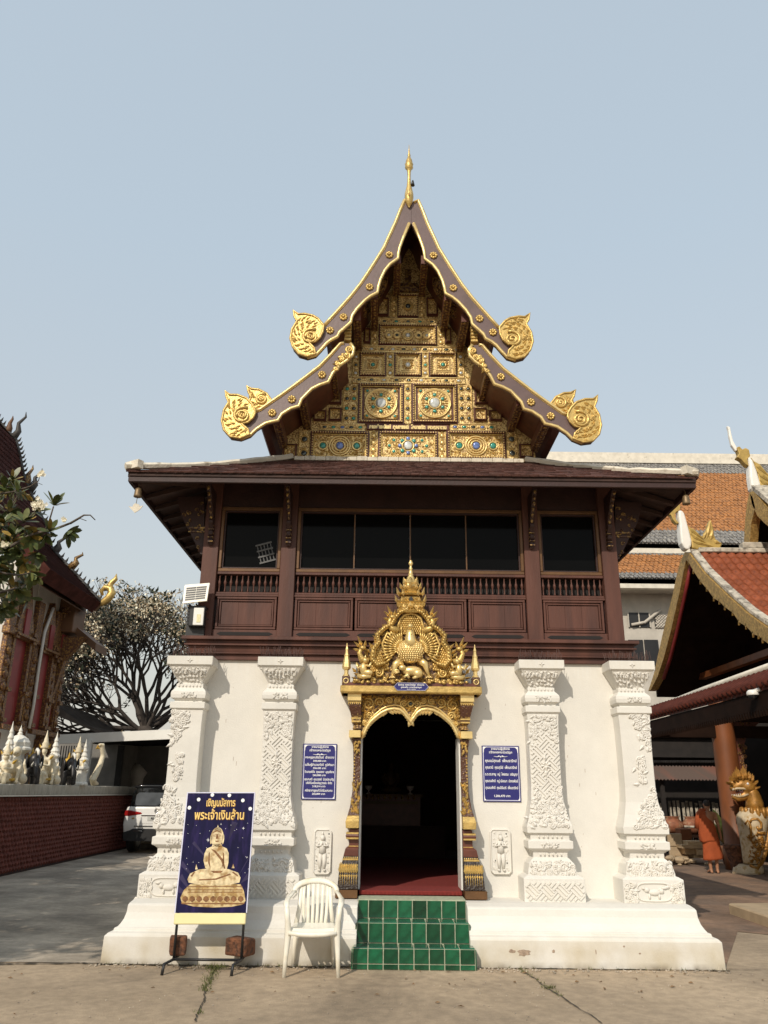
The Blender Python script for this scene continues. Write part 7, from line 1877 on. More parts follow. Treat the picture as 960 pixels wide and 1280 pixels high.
for i in range(len(ny)-1):
    (y0, z0), (y1, z1) = ny[i], ny[i+1]; b.add([(GXX-.06, y0, z0+.0), (GXX+.12, y0, z0+.0), (GXX+.12, y1, z1), (GXX-.06, y1, z1), (GXX-.06, y0, z0+.12), (GXX+.12, y0, z0+.12), (GXX+.12, y1, z1+.12), (GXX-.06, y1, z1+.12)], [(0, 3, 2, 1), (4, 5, 6, 7), (0, 1, 5, 4), (1, 2, 6, 5), (2, 3, 7, 6), (3, 0, 4, 7)])
b.build('verge_coping', 'cement', PV, bevel=.02)
b = MB(); b.box(GXX+.1, 17, ridge[0]-.16, ridge[0]+.16, ridge[1]-.02, ridge[1]+.10); b.box(GXX+1.2, 17, ridge[0]-.12, ridge[0]+.12, ridge[1]+.1005, ridge[1]+.26); b.build('ridge_coping', 'cement', PV, bevel=.02)
# inner gable: dark boarding, tie beam, posts
wl = [(y, z-.2) for y, z in fy[::-1]]+[(y, z-.2) for y, z in ny]
b = MB(); b.prism([(y, max(z, 4.2)) for y, z in wl if 5.0 < y < 12.2]+[(5.1, 4.2), (11.9, 4.2)], 9.3, 9.4, plane='YZ'); b.build('gable_boarding', 'darkwood', PV)
q = at(850, 857, X=8.4); b = MB(); b.box(8.3, 8.5, 4.6, 12.2, q.z-.05, q.z+.10); b.build('tie_beam', 'column', PV)
q = at(899, 830, X=9.0); b = MB(); b.lathe([(.20, 3.6), (.20, 6.4)], 14, (9.0, q.y, 0)); b.build('upper_post', 'column', PV)
# swan finials, cut from thick board and rounded
def cut(name, m, pts, x0, y0, sc, Yp, parent, th, bev=.03):
    P = [at(x0+x/sc, y0+y/sc, Y=Yp) for x, y in pts]; b = MB(); b.prism([(p.x, p.z) for p in P], Yp-th, Yp+th); return b.build(name, m, parent, bevel=bev, seg=2)
def feathers(pairs, x0, y0, sc, Yp, parent, th):
    b = MB()
    for (xa, ya, xb, yb, w) in pairs:
        p, q = at(x0+xa/sc, y0+ya/sc, Y=Yp), at(x0+xb/sc, y0+yb/sc, Y=Yp); a = atan2(q.z-p.z, q.x-p.x); b.leaf((p.x, p.z), (Vector(q)-Vector(p)).length, w, a, Yp-th, .03)
    b.build('feather', 'yellow_gold', parent).__setitem__('kind', 'stuff')
Y1 = ridge[0]
sw = cut('swan_finial', 'swan_white', [(50, 315), (85, 318), (108, 350), (130, 425), (158, 530), (180, 620), (178, 670), (150, 712), (112, 702), (78, 645), (66, 560), (60, 450), (50, 380)], 840, 600, 8, Y1, PV, .13, .06)
g_ = cut('gilded_tail', 'yellow_gold', [(140, 450), (165, 495), (205, 528), (250, 560), (312, 572), (318, 530), (340, 500), (348, 455), (375, 400), (388, 450), (405, 500), (408, 560), (430, 610), (490, 640), (470, 690), (430, 700), (350, 680), (250, 705), (190, 690), (178, 600)], 840, 600, 8, Y1, sw, .09)
feathers([(150, 480, 300, 610, .10), (170, 550, 330, 650, .10), (185, 620, 400, 680, .10), (330, 600, 372, 430, .14), (370, 610, 398, 500, .12), (300, 600, 345, 500, .10), (400, 620, 470, 650, .12)], 840, 600, 8, Y1, g_, .10)
cut('gilded_head', 'yellow_gold', [(488, 432), (505, 418), (520, 408), (546, 404), (552, 425), (546, 440), (532, 446), (524, 462), (532, 482), (545, 498), (532, 500), (516, 480), (508, 460), (490, 456), (500, 444)], 700, 520, 3.692, Y1, sw, .07)
G2 = 8.7
f2 = ax([(942, 616), (939, 628), (936.5, 650), (934.5, 684), (934.5, 700), (941, 700), (942, 684), (944, 655), (949, 634), (946, 622)], G2)
b = MB(); b.prism(f2, G2-.1, G2+.1, plane='YZ'); b.build('bargeboard', 'gold_edge', PV)
n2 = ax([(942, 615), (947, 614), (962, 632), (985, 655), (985, 672), (962, 655), (952, 645), (945, 630)], G2); b = MB(); b.prism(n2, G2-.1, G2+.1, plane='YZ'); b.build('bargeboard', 'gold_edge', PV)
n3 = ax([(945, 613), (965, 630), (985, 650), (1010, 672), (1060, 715)], G2); b = MB(); b.prism(n3+[(y, z-.2) for y, z in n3[::-1]], G2+.101, 17, plane='YZ'); b.build('upper_tier_roof', 'maroon', PV)
b = MB()
for i in range(len(n3)-1):
    (y0, z0), (y1, z1) = n3[i], n3[i+1]; b.add([(G2-.1, y0, z0+.01), (G2+.3, y0, z0+.01), (G2+.3, y1, z1+.01), (G2-.1, y1, z1+.01), (G2-.1, y0, z0+.14), (G2+.3, y0, z0+.14), (G2+.3, y1, z1+.14), (G2-.1, y1, z1+.14)], [(0, 3, 2, 1), (4, 5, 6, 7), (0, 1, 5, 4), (1, 2, 6, 5), (2, 3, 7, 6), (3, 0, 4, 7)])
b.build('verge_coping', 'cement', PV)
f3 = ax([(942, 616), (937, 640), (935, 700)], G2); b = MB(); b.prism(f3+[(y, z-.2) for y, z in f3[::-1]], G2+.101, 17, plane='YZ'); b.build('upper_tier_roof', 'darkwood', PV)
b = MB(); b.box(G2+.9, G2+1.0, f2[0][0]-1.6, f2[0][0]+.5, 7.0, 8.9); b.build('gable_boarding', 'darkwood', PV)
a2 = f2[0]
Y2 = a2[0]
sw = cut('swan_finial', 'swan_white', [(860, 190), (880, 210), (900, 262), (918, 325), (910, 355), (890, 360), (874, 340), (866, 290), (864, 230)], 700, 520, 3.692, Y2, PV, .13, .06)
cut('gilded_collar', 'yellow_gold', [(810, 150), (822, 146), (835, 160), (850, 153), (866, 162), (872, 190), (858, 205), (865, 238), (850, 228), (830, 206), (810, 196), (820, 180)], 700, 520, 3.692, Y2, sw, .09)
g_ = cut('gilded_tail', 'yellow_gold', [(876, 195), (900, 230), (925, 258), (965, 275), (990, 280), (990, 340), (950, 348), (925, 345), (914, 320), (905, 270)], 700, 520, 3.692, Y2, sw, .09)
feathers([(885, 215, 960, 290, .12), (900, 260, 980, 325, .12), (912, 300, 985, 345, .10)], 700, 520, 3.692, Y2, g_, .10)
cut('long_horn', 'swan_white', [(768, 48), (782, 54), (786, 76), (796, 118), (818, 158), (808, 166), (788, 138), (778, 96), (774, 66)], 700, 520, 3.692, Y2, sw, .05, .02)
# skirt roof on the near side: white ridge, tile ends, fretted fascia
XW, XE = 6.6, 6.15
a, c = at(818, 886, X=XW), at(975, 830, X=XW); zr = (a.z+c.z)/2
b = MB(); b.tube([(XW, a.y+.4, a.z-.02), (XW, (a.y+c.y)/2, zr+.02), (XW, c.y-1.5, c.z+.03)], .075, 6); b.build('skirt_ridge', 'fascia_w', PV)
ze = at(955, 858, X=XE).z; y0, y1 = c.y-1.5, a.y+.5
b = MB(); b.add([(XE, y0, ze), (XW, y0, zr-.03), (XW, y1, zr-.03), (XE, y1, ze), (XE, y0, ze-.06), (XW, y0, zr-.12), (XW, y1, zr-.12), (XE, y1, ze-.06)], [(0, 3, 2, 1), (4, 5, 6, 7), (0, 1, 5, 4), (1, 2, 6, 5), (2, 3, 7, 6), (3, 0, 4, 7)]); sk_ = b.build('skirt_roof', 'maroon', PV)
for k in range(40):
    y = y0+.1+k*.21
    if y > y1-.1: break
    b = MB(); b.tube([(XE-.05, y, ze+.02), (XW-.02, y, zr-.01)], [.062, .055], 7); b.build('roof_tile', 'maroon', sk_)
b = MB(); b.box(XE+.02, XE+.08, y0, y1, ze-.36, ze-.065); b.box(XE+.1, XW+3, y1-.2, y1, ze-.36, ze-.07); fb = b.build('fretted_fascia', 'darkwood', PV)
b = MB(); n_ = int((y1-y0)/.11)
for k in range(n_):
    y = y0+k*.11; b.add([(XE+.02, y+.012, ze-.36), (XE+.02, y+.098, ze-.36), (XE+.02, y+.055, ze-.47), (XE+.06, y+.012, ze-.36), (XE+.06, y+.098, ze-.36), (XE+.06, y+.055, ze-.47)], [(0, 1, 2), (5, 4, 3), (0, 3, 4, 1), (1, 4, 5, 2), (2, 5, 3, 0)])
b.build('fringe', 'darkwood', fb)
q = at(921, 1052, Y=11.0); cb = MB(); cb.lathe([(.34, 0), (.34, .5), (.30, .55), (.29, 1.5), (.28, 3.9), (.28, 4.4)], 20, (q.x, 11.0, 0)); cb.build('column', 'column', PV)
cX = q.x
b = MB(); r = random.Random(8)
bp_ = [(cX+.29, 3.9), (cX+1.0, 3.9), (cX+.95, 3.5), (cX+.6, 3.2), (cX+.42, 2.8), (cX+.38, 2.2), (cX+.29, 1.9)]; b.prism(bp_, 10.95, 11.1); bk_ = b.build('carved_bracket', 'lacquer', PV)
b = MB()
for k in range(30):
    t = r.random(); b.spiral((cX+.33+(.06+.5*t*t)*r.random(), 2.0+1.85*t), .06, 1.4, r.uniform(0, 6), r.choice((-1, 1)), .016, 10.94, 5, 9)
b.build('carving', 'goldshade', bk_)
for (X, Y) in ((cX+.1, 5.2), (cX+5, 11), (cX+5, 5.2)):
    b = MB(); b.lathe([(.34, 0), (.34, .5), (.30, .55), (.29, 1.5), (.28, 4.4)], 16, (X+1.2 if Y < 6 else X, Y, 0)); b.build('column', 'column', PV)
b = MB(); b.box(cX-.2, 17, 10.8, 11.2, 3.5, 3.85); b.build('beam', 'darkwood', PV)
b = MB(); b.box(cX+2.5, cX+2.7, 4, 18, 0, 4); b.box(cX+.9, 17, 13.5, 13.7, 0, 4.4); b.build('inner_screen', 'void', PV)
# dome camera on the fascia
q = at(941, 867, X=XE-.06); t = thing('dome_camera', 'white dome security camera under the pavilion eave', 'camera', (q.x, q.y, q.z))
b = MB(); b.tube([(.08, -.16, .06), (.05, -.08, .05), (0, 0, .03)], .035, 6); b.build('arm', 'white_metal', t)
b = MB(); b.lathe([(.07, .06), (.10, .03), (.105, -.02), (.10, -.03)], 12); hb = b.build('camera_housing', 'white_metal', t); b = MB(); b.ell((0, 0, -.03), (.085, .085, .08), 10, 7); b.build('dome', 'carglass', hb)

# ---- shed at the back with corrugated roof
RSH = thing('rear_shed', 'dark open shed with a rusty corrugated roof behind the monk', 'shed', (0, 0, 0))
def bx(px0, px1, py0, py1, Y, d, name, m, parent=RSH):
    a, c = at(px0, py1, Y=Y), at(px1, py0, Y=Y); b = MB(); b.box(a.x, c.x, Y, Y+d, a.z, c.z); return b.build(name, m, parent)
bx(790, 990, 896, 916, 18.5, .3, 'pale_fascia', 'fascia_w'); bx(790, 990, 918, 920, 18.4, .1, 'gutter', 'plate'); bx(790, 990, 922, 946, 18.6, .2, 'dark_board', 'void')
b = MB(); r = random.Random(4)
for k in range(60):
    a = at(800+k*2.9, 953, Y=18.2); b.ell((a.x, 18.1, a.z), (.045, .3, .07), 6, 4)
b.build('eave_tiles', 'shedroof', RSH)
M['rust'] = mat('rusty_corrugated_sheet', (.22, .075, .045), .8, var=.3, vscale=1.5, stretch=(1.2, .1, .1), col2=(.10, .065, .05), c2scale=.9, c2amt=.45)
b = MB(); a, c = at(800, 974, Y=16.2), at(800, 957, Y=17.8); N_ = 150; x0 = a.x-.5; vs = []
for k in range(N_+1):
    x = x0+k*.055; h = .022*(1 if k % 2 else -1); vs += [(x, 16.2, a.z+h), (x, 17.8, c.z+h)]
b.add(vs, [(2*k, 2*k+2, 2*k+3, 2*k+1) for k in range(N_)]); cr_ = b.build('corrugated_roof', 'rust', RSH); mm = cr_.modifiers.new('thick', 'SOLIDIFY'); mm.thickness = .012
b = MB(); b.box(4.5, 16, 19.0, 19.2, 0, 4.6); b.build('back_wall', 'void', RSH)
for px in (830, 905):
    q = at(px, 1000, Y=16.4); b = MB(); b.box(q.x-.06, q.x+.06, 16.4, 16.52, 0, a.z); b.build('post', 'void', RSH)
q = at(860, 1045, Y=15.6); b = MB(); b.box(q.x-2, q.x+1.2, 15.3, 16.0, .52, .60)
for k in range(4): b.box(q.x-1.9+k*1.0, q.x-1.82+k*1.0, 15.35, 15.43, 0, .52)
bench = thing('bench', 'dark wooden bench holding the clay pots in the shed', 'bench', (0, 0, 0)); b.build('bench_top', 'darkwood', bench)
M['clay'] = mat('red_clay', (.24, .085, .04), .75, var=.3, vscale=10, col2=(.33, .19, .11), c2scale=8, c2amt=.4)
for (px, lab, sx) in ((840, 'round clay pot nearest the white pilaster on the shed bench', 1.15), (864, 'round clay pot with a pale band in the middle of the shed bench', 1.05), (881, 'round clay pot partly hidden by the monk', .95)):
    q = at(px, 1025, Y=15.6); t = thing('clay_pot', lab, 'pot', (q.x, 15.6, .60), group='clay pots on the bench'); b = MB(); b.lathe([(.13*sx, 0), (.22*sx, .08), (.29*sx, .20), (.28*sx, .30), (.18*sx, .42), (.17*sx, .46), (.21*sx, .50)], 14); pt_ = b.build('pot_body', 'clay', t)
    if px == 864: b = MB(); b.lathe([(.292*sx, .19), (.296*sx, .22), (.292*sx, .25)], 14); b.build('pale_band', 'cement', pt_)
fe = thing('picket_fence', 'row of pale pickets in the shadow behind the clay pots', 'fence', (0, 0, 0)); r = random.Random(6)
for k in range(17):
    q = at(822+k*5.4+r.uniform(-1, 1), 1012, Y=17.2); b = MB(); b.box(q.x-.045, q.x+.035, 17.2, 17.23, .2, q.z+.22+r.uniform(-.05, .08)); b.build('picket', 'cement', fe)
b = MB(); q = at(820, 1020, Y=17.25); b.box(q.x-.5, q.x+3, 17.24, 17.28, .9, .97); b.build('fence_rail', 'darkwood', fe)
# stacked planks and slabs in the sun
M['plank'] = vary(mat('pale_sawn_plank', (.46, .33, .19), .85, var=.2, vscale=6, bump=.2, stretch=(.3, 1, 1)), .2)
st_ = thing('plank_stack', 'stack of pale sawn planks on blocks beside the monk', 'planks', (0, 0, 0))
def pk(px0, px1, py0, py1, Y, d, name='plank', m='plank', parent=st_): return bx(px0, px1, py0, py1, Y, d, name, m, parent)
for a_ in ((860, 885, 1051.8, 1056), (853, 886, 1056.6, 1060.5), (857, 868, 1061, 1068), (872, 887, 1062, 1069), (849, 861, 1070.5, 1076), (868, 890, 1069.6, 1072.6)): pk(*a_, 12.6+rnd.uniform(-.15, .15), .45)
for i, (a_, lab, nm, m_) in enumerate((((836, 852, 1042, 1058, 12.9, .12), 'square tan stone slab leaning behind the right end of the hall', 'stone_slab', 'step_stone'), ((852, 864, 1036, 1054, 13.3, .4), 'rust-brown wooden crate behind the plank stack', 'crate', 'column'))):
    p0, p1 = at(a_[0], a_[3], Y=a_[4]), at(a_[1], a_[2], Y=a_[4]); t = thing(nm, lab, nm.replace('_', ' '), ((p0.x+p1.x)/2, a_[4], 0)); w = (p1.x-p0.x)/2
    b = MB(); b.box(-w, w, 0, a_[5], max(0, p0.z), p1.z); b.box(-w*.9, w*.9, .02, a_[5]*.9, 0, max(.05, p0.z)); b.build('body', m_, t, bevel=.015)
rb = thing('rubble_heap', 'small heap of broken stone beside the planks', 'rubble', (at(842, 1072, Y=12.4).x, 12.4, 0)); b = MB(); r = random.Random(9)
for k in range(34): s = r.uniform(.04, .12); b.ell((r.gauss(0, .28), r.gauss(0, .2), s*.6+abs(r.gauss(0, .08))), (s*1.3, s, s*.7), 6, 4, smooth=False)
b.build('stones', 'step_stone', rb, kind='stuff')
# rough planter and plant
q = at(923, 1078, Z=0); pl_ = thing('planter', 'rough brown stone planter between the monk and the naga statue', 'planter', (at(922, 1070, Y=11.0).x-.05, 10.75, 0)); b = MB(); b.lathe([(.22, 0), (.26, .2), (.33, .48), (.36, .52), (.36, .58), (.30, .60)], 12, smooth=False); b.build('pot', 'laterite', pl_)
pp_ = thing('potted_plant', 'green strap-leaved plant in the shade beside the monk', 'plant', (at(909, 1040, Y=12.6).x, 12.6, 0)); r = random.Random(2); b = MB(); b.lathe([(.18, 0), (.24, .4), (.26, .45)], 10); b.build('pot', 'clay', pp_)
for k in range(16):
    a = r.uniform(0, 2*pi); l = r.uniform(.6, 1.0); m4 = Matrix.Translation((0, 0, .42)) @ Matrix.Rotation(a, 4, 'Z') @ Matrix.Rotation(-r.uniform(.7, 1.35), 4, 'Y') @ Matrix.Scale(l, 4); o = bpy.data.objects.new('leaf', LM[k % 2]); COL.objects.link(o); o.parent = pp_; o.matrix_local = m4

# ---- naga statue
NY = 10.0; q = at(936, 1092, Y=NY); NG = thing('naga_statue', 'white and gold rearing naga statue with an open golden mouth', 'statue', (q.x, NY, 0)); NO = Vector((q.x, NY, 0))
def n_(x, y, dy=0): p = at(840+x/8, 960+y/8, Y=NY); return Vector((p.x, NY+dy, p.z))-NO
def rr_(px): return px/8*.0215
M['naga_white'] = mat('white_painted_naga', (.56, .46, .31), .5, var=.15, vscale=8, col2=(.40, .26, .10), c2scale=9, c2amt=.42)
M['naga_gold'] = mat('gold_painted_naga', (.36, .175, .035), .42, .3, var=.3, vscale=10, bump=.3)
b = MB(); secs = []
for (cx_, y, w) in ((800, 955, 70), (800, 900, 78), (805, 820, 90), (808, 700, 108), (808, 600, 122), (806, 520, 134), (806, 470, 132), (812, 430, 110), (820, 400, 80)):
    c = n_(cx_, y); secs.append(((c.x, c.y, c.z), rr_(w), rr_(w)*.95))
b.rings(secs, 18); ngb = b.build('naga_body', 'naga_white', NG)
b = MB(); secs = []
for (cx_, y, w) in ((760, 1085, 125), (765, 1040, 130), (770, 1000, 120), (785, 965, 95)): c = n_(cx_, y); secs.append(((c.x, c.y, max(0, c.z)), rr_(w), rr_(w)*.9))
b.rings(secs, 16); b.tube([n_(650, 1000), n_(645, 1050), n_(690, 1080)], [.09, .12, .1], 8); b.build('scrolled_foot', 'naga_white', NG)
b = MB()
def ng_tube(pts, w): b.tube([n_(x, y, dy) for x, y, dy in pts], [rr_(w)*(1-.3*abs(2*i/(len(pts)-1)-1)) for i in range(len(pts))], 6)
fr = lambda u: -.36*sqrt(max(0.02, 1-u*u))*1.0
def onb(u, y):      # a point on the front of the body: u -1..1 across
    w = 132 if y < 560 else 132-(y-560)*.16; c = n_(806+u*w*.98, y); return Vector((c.x, -rr_(w)*.95*sqrt(max(0, 1-u*u))-.012, c.z))
for pts in ([(-.6, 540), (-.5, 510), (-.1, 505), (.15, 540), (.2, 590), (-.05, 610), (-.15, 580)], [(-.85, 560), (-.7, 520), (-.6, 560), (-.55, 640), (-.6, 720)], [(-.1, 640), (.3, 650), (.6, 640)], [(.0, 700), (.4, 690), (.6, 720), (.3, 740)], [(-.4, 740), (0, 720), (.2, 760), (-.1, 790), (-.35, 770)], [(-.3, 850), (.1, 820), (.4, 850), (.1, 880)], [(-.5, 920), (-.2, 890), (.1, 930), (.4, 900)], [(.2, 780), (.5, 770), (.55, 810), (.3, 820)]):
    P = [onb(*p) for p in pts]; b.tube(P, [.030]*len(P), 6)
r = random.Random(3)
for k in range(60):
    u, y = r.uniform(-.7, .75), r.uniform(640, 940); p = onb(u, y); b.leaf((p.x, p.z), .10, .05, r.uniform(0, 6.3), p.y, .03)
b.tube([n_(960, 560, -.05), n_(955, 640, -.05), n_(940, 740, -.05), (n_(915, 850, -.05)), n_(880, 950, -.05), n_(800, 1000, -.25), n_(730, 960, -.25)], [.06, .07, .07, .065, .06, .05, .03], 8)
b.spiral(((n_(945, 560)).x, (n_(945, 560)).z), .14, 1.5, pi/2, 1, .05, -.1, 7, 16)
b.build('gilded_scrolls', 'naga_gold', ngb)
b = MB(); secs = []
for (cx_, y, w) in ((835, 480, 98), (835, 445, 112), (835, 420, 110), (830, 400, 85)): c = n_(cx_, y); secs.append(((c.x, c.y, c.z), rr_(w), rr_(w)))
b.rings(secs, 16)
for k in range(14):
    a = 2*pi*k/14; c = n_(835, 445); b.ell((c.x+rr_(112)*cos(a), c.y+rr_(112)*sin(a), c.z), (.06, .06, .13), 7, 5)
b.build('collar', 'naga_gold', NG)
b = MB(); b.tube([n_(830, 420), n_(825, 350), n_(810, 290), n_(790, 240), n_(760, 210)], [rr_(82), rr_(75), rr_(66), rr_(62), rr_(50)], 12)
b.build('neck', 'naga_gold', NG)
for k in range(7): pass
b = MB()      # head with gaping jaws facing left
b.ell(n_(755, 190), (rr_(75), .19, rr_(62)), 12, 8); b.tube([n_(750, 175), n_(680, 165), n_(620, 190), n_(585, 215)], [.17, .14, .10, .05], 9); b.tube([n_(760, 240), n_(700, 290), n_(650, 300), n_(600, 285)], [.13, .10, .085, .05], 9); b.ell(n_(600, 150), (.09, .10, .07), 8, 6)
b.build('head', 'naga_gold', NG, remesh=.025, smooth=2)
b = MB(); b.tube([n_(730, 235), n_(690, 240), n_(640, 232)], [.09, .08, .03], 8); b.build('mouth', 'lacquer', NG)
b = MB()
for s in (-1, 1):
    b.tube([n_(740, 215, s*.12), n_(690, 205, s*.11), n_(630, 205, s*.09), n_(595, 222, s*.05)], [.025, .03, .028, .02], 6); b.tube([n_(745, 262, s*.10), n_(690, 282, s*.09), n_(640, 284, s*.07), n_(605, 272, s*.04)], [.025, .03, .026, .018], 6)
b.build('lips', 'naga_white', NG)
b = MB()
for k in range(6):
    for s in (-1, 1): p = n_(600+k*22, 212+k*3); b.tube([p+Vector((0, s*.07, .02)), p+Vector((0, s*.07, -.03))], [.012, .003], 5); p = n_(612+k*20, 272-k*3); b.tube([p+Vector((0, s*.06, -.02)), p+Vector((0, s*.06, .025))], [.012, .003], 5)
b.build('teeth', 'white', NG)
b = MB()
for (x, y, l, a) in ((610, 140, .24, 1.9), (640, 120, .30, 1.8), (665, 120, .44, 1.6), (690, 130, .34, 1.4), (725, 115, .46, 1.55), (750, 130, .34, 1.2), (775, 150, .34, 1.1), (790, 180, .32, .6), (800, 215, .30, .3), (590, 165, .2, 2.6), (650, 140, .2, 2.2), (780, 260, .26, -.3)):
    for dy in (-.10, 0, .10): p = n_(x, y); b.leaf((p.x, p.z), l*(.72 if dy == 0 else .58), l*.32, a, p.y+dy-.02, .05)
b.build('flame_crest', 'naga_gold', NG)
b = MB()
for s in (-1, 1): b.ell(n_(728, 158, s*.165), (.028, .02, .028), 8, 6)
b.build('eye', 'white', NG)

# ---- the monk, seen from behind
M['robe'] = mat('rust_orange_robe', (.34, .068, .016), .85, var=.18, vscale=5, bump=.3, bscale=14)
M['skin'] = mat('brown_skin', (.36, .175, .095), .55, var=.08, vscale=8)
M['hair'] = mat('shaved_dark_hair', (.035, .028, .024), .8, var=.2)
mg = at(893, 1092, Z=0); MY = mg.y
mk = thing('person', 'monk in a rust-orange robe with one bare shoulder, standing with his back turned', 'person', (mg.x, MY, 0)); MO = Vector((mg.x, MY, 0))
mt = at(893, 1000.5, Y=MY).z; S_ = mt/1.72
# joints (x right, y away, z up) in metres for a 1.72 m man facing away
J = dict(pel=(0, 0, .93), spine=(-.005, .0, 1.15), chest=(-.01, .0, 1.34), neck=(.005, .01, 1.46), head0=(.012, .03, 1.54), head=(.015, .045, 1.63),
  shr=(.175, .0, 1.385), elr=(.235, -.01, 1.12), wrr=(.29, .06, .90), har=(.31, .09, .82), shl=(-.18, .0, 1.385), ell_=(-.235, .03, 1.12), wrl=(-.17, .20, .98), hal=(-.13, .27, .96),
  hipr=(.085, 0, .90), knr=(.095, .0, .50), anr=(.085, -.01, .09), tor=(.11, .15, .03), her=(.08, -.05, .04), hipl=(-.085, 0, .90), knl=(-.085, .01, .50), anl=(-.07, .0, .09), tol=(-.09, .16, .03), hel=(-.07, -.04, .04))
RADS = dict(pel=.15, spine=.135, chest=.15, neck=.055, head0=.07, head=.085, shr=.058, elr=.042, wrr=.028, har=.03, shl=.058, ell_=.042, wrl=.028, hal=.03, hipr=.085, knr=.058, anr=.038, tor=.03, her=.035, hipl=.085, knl=.058, anl=.038, tol=.03, hel=.035)
E_ = [('pel', 'spine'), ('spine', 'chest'), ('chest', 'neck'), ('neck', 'head0'), ('head0', 'head'), ('chest', 'shr'), ('shr', 'elr'), ('elr', 'wrr'), ('wrr', 'har'), ('chest', 'shl'), ('shl', 'ell_'), ('ell_', 'wrl'), ('wrl', 'hal'), ('pel', 'hipr'), ('hipr', 'knr'), ('knr', 'anr'), ('anr', 'tor'), ('anr', 'her'), ('pel', 'hipl'), ('hipl', 'knl'), ('knl', 'anl'), ('anl', 'tol'), ('anl', 'hel')]
b = MB()
for a_, c_ in E_:
    p, q2 = Vector(J[a_]), Vector(J[c_]); b.tube([p*S_, (p+q2)/2*S_, q2*S_], [RADS[a_]*S_, (RADS[a_]+RADS[c_])/2*S_, RADS[c_]*S_], 10); b.ell(q2*S_, RADS[c_]*S_, 10, 7)
b.ell(Vector((.015, .045, 1.615))*S_, (.078*S_, .098*S_, .108*S_), 12, 9)
for s in (-1, 1): b.ell(Vector((.015+s*.08, .05, 1.60))*S_, (.014*S_, .025*S_, .034*S_), 7, 5)
b.tube([Vector((.015, .13, 1.60))*S_, Vector((.015, .165, 1.58))*S_], [.018*S_, .012*S_], 6)
for (h, d) in (('har', Vector((.10, .16, -1))), ('hal', Vector((.2, .9, -.5)))):      # fingers and thumb
    h0 = Vector(J[h]); d = d.normalized(); sx = d.orthogonal().normalized()
    for k in range(4):
        o = h0+sx*(k-1.5)*.018; L_ = (.062, .075, .07, .052)[k]; b.tube([o*S_, (o+d*L_*.6)*S_, (o+d*L_+Vector((-.01, .012, 0)))*S_], [.0105*S_, .0095*S_, .007*S_], 6)
    b.tube([h0*S_, (h0+sx*.03+d*.02)*S_, (h0+sx*.034+d*.05)*S_], [.014*S_, .011*S_, .008*S_], 6)
b.build('body', 'skin', mk, remesh=.0105, smooth=4)
b = MB(); b.ell(Vector((.015, .035, 1.635))*S_, (.081*S_, .100*S_, .098*S_), 14, 9); b.build('hair', 'hair', mk)
# upper robe: over the left shoulder, under the right arm
N_ = 30; b = MB(); vs = []; fs = []; levels = 16
for i in range(levels):
    t = i/(levels-1)
    for j in range(N_):
        a = 2*pi*j/N_; cx_, sy = cos(a), sin(a)
        ztop = 1.43-.20*max(0, cx_+.35)**1.0*1.0      # neckline falls from the left shoulder to the right armpit
        ztop = 1.455 if cx_ < -.55 else 1.455-(cx_+.55)*.205
        z = .735+.02*sin(a*3)+(ztop-.735-.02*sin(a*3))*t
        rx = .245-.035*t+(.0 if t < .85 else -.06*(t-.85)/.15); ry = .165+.0*t-(.05*(t-.8)/.2 if t > .8 else 0)
        ex = 1+.035*sin(a*7+t*5)*(1-t)+.015*sin(a*13+t*9)
        if cx_ < 0: rx += .035*sin(pi*t)
        else: rx -= .06*t*cx_
        vs.append((( -.012+rx*cx_*ex)*S_, (.01+ry*sy*ex)*S_, z*S_))
for i in range(levels-1):
    for j in range(N_): a = i*N_+j; c = i*N_+(j+1) % N_; fs.append((a, c, c+N_, a+N_))
b.add(vs, fs, 0, True); u_ = b.build('upper_robe', 'robe', mk); m_ = u_.modifiers.new('thick', 'SOLIDIFY'); m_.thickness = .012
b = MB(); b.tube([Vector((-.04, .02, 1.47))*S_, Vector((-.13, .01, 1.455))*S_, Vector((-.20, .0, 1.39))*S_, Vector((-.25, .03, 1.22))*S_, Vector((-.25, .06, 1.05))*S_], [.06*S_, .085*S_, .09*S_, .085*S_, .10*S_], 10); b.build('robe_shoulder', 'robe', mk)
b = MB(); vs = []; fs = []; levels = 10
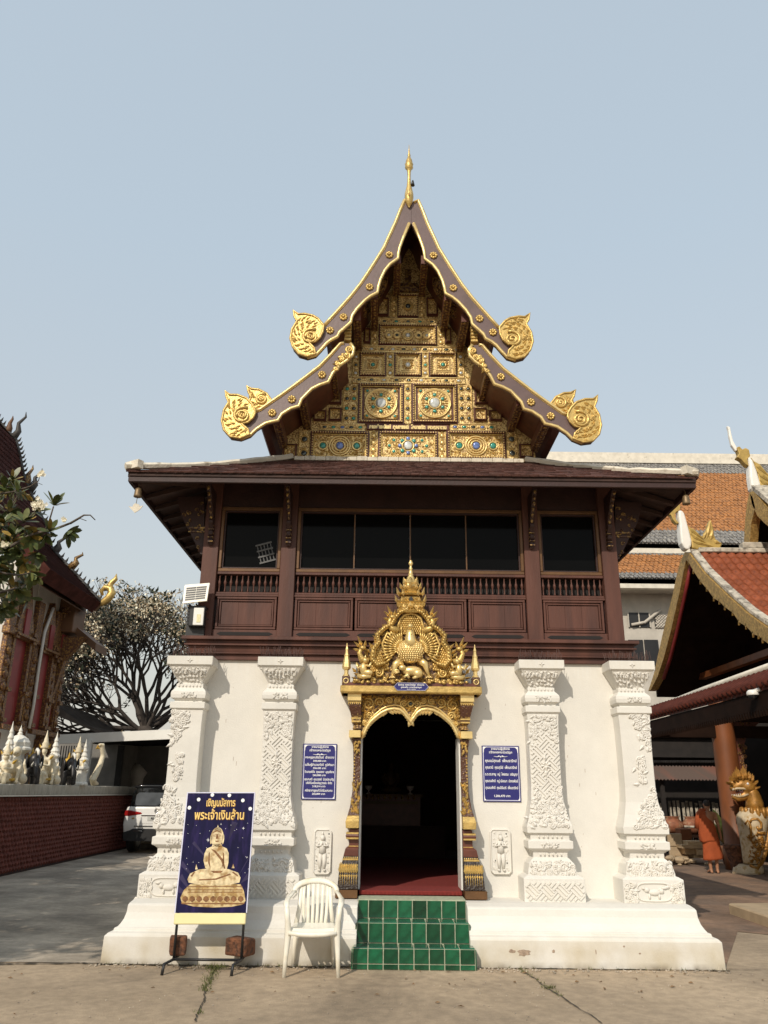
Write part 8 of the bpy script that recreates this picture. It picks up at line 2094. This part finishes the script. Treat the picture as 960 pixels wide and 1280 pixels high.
for i in range(levels):
    t = i/(levels-1)
    for j in range(N_):
        a = 2*pi*j/N_; z = .335+.03*cos(a-.5)+(.80-.335)*t; f = 1+.06*sin(a*6+1)*(1-t)+.02*sin(a*15)
        vs.append(((.02*(1-t)+(.205+.045*(1-t))*cos(a)*f)*S_, (.15+.02*(1-t))*sin(a)*f*S_, z*S_))
for i in range(levels-1):
    for j in range(N_): a = i*N_+j; c = i*N_+(j+1) % N_; fs.append((a, c, c+N_, a+N_))
b.add(vs, fs, 0, True); u_ = b.build('lower_robe', 'robe', mk); m_ = u_.modifiers.new('thick', 'SOLIDIFY'); m_.thickness = .012
for s in (-1, 1):
    k = 'r' if s > 0 else 'l'; b = MB(); tx = Vector(J['to'+k]); hx = Vector(J['he'+k]); c = (tx+hx)/2; b.ell((c.x*S_, c.y*S_, .008), (.05*S_, .14*S_, .008), 10, 4); b.build('sandal', 'carblack', mk)
# grey lattice just before the left upper pane, added to imitate a reflection
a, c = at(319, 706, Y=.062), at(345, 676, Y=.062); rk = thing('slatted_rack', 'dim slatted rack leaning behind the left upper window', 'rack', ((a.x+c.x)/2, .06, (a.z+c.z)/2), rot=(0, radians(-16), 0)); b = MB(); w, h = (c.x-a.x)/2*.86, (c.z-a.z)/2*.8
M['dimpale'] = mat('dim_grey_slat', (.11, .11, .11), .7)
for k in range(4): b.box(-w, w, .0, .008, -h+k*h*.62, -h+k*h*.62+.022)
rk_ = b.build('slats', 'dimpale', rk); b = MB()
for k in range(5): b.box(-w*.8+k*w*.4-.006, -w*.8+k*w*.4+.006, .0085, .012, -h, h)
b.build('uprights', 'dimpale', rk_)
# joined carving too fine to pick apart counts as stuff
for o in SC.objects:
    if o.type == 'MESH' and o.parent and o.name.split('.')[0] in ('stucco_relief', 'carving', 'bead_row', 'breast_scales', 'tail_scales', 'scale_niche', 'leaf_carving', 'cloud_scroll', 'flame_teeth', 'fringe', 'eave_tiles', 'verge_spikes', 'bird_spikes', 'arch_carving', 'arch_fringe', 'jamb_gilding', 'wall_scratch', 'lamp_glow', 'light_ray', 'drawn_line', 'throne_line', 'crown_leaf', 'medallion', 'moulding', 'carpet_border', 'flower_cluster', 'flame_crest', 'gilded_scrolls', 'teeth', 'hanging_bar', 'frame_moulding', 'drill_hole', 'feather'):
        o['kind'] = 'stuff'
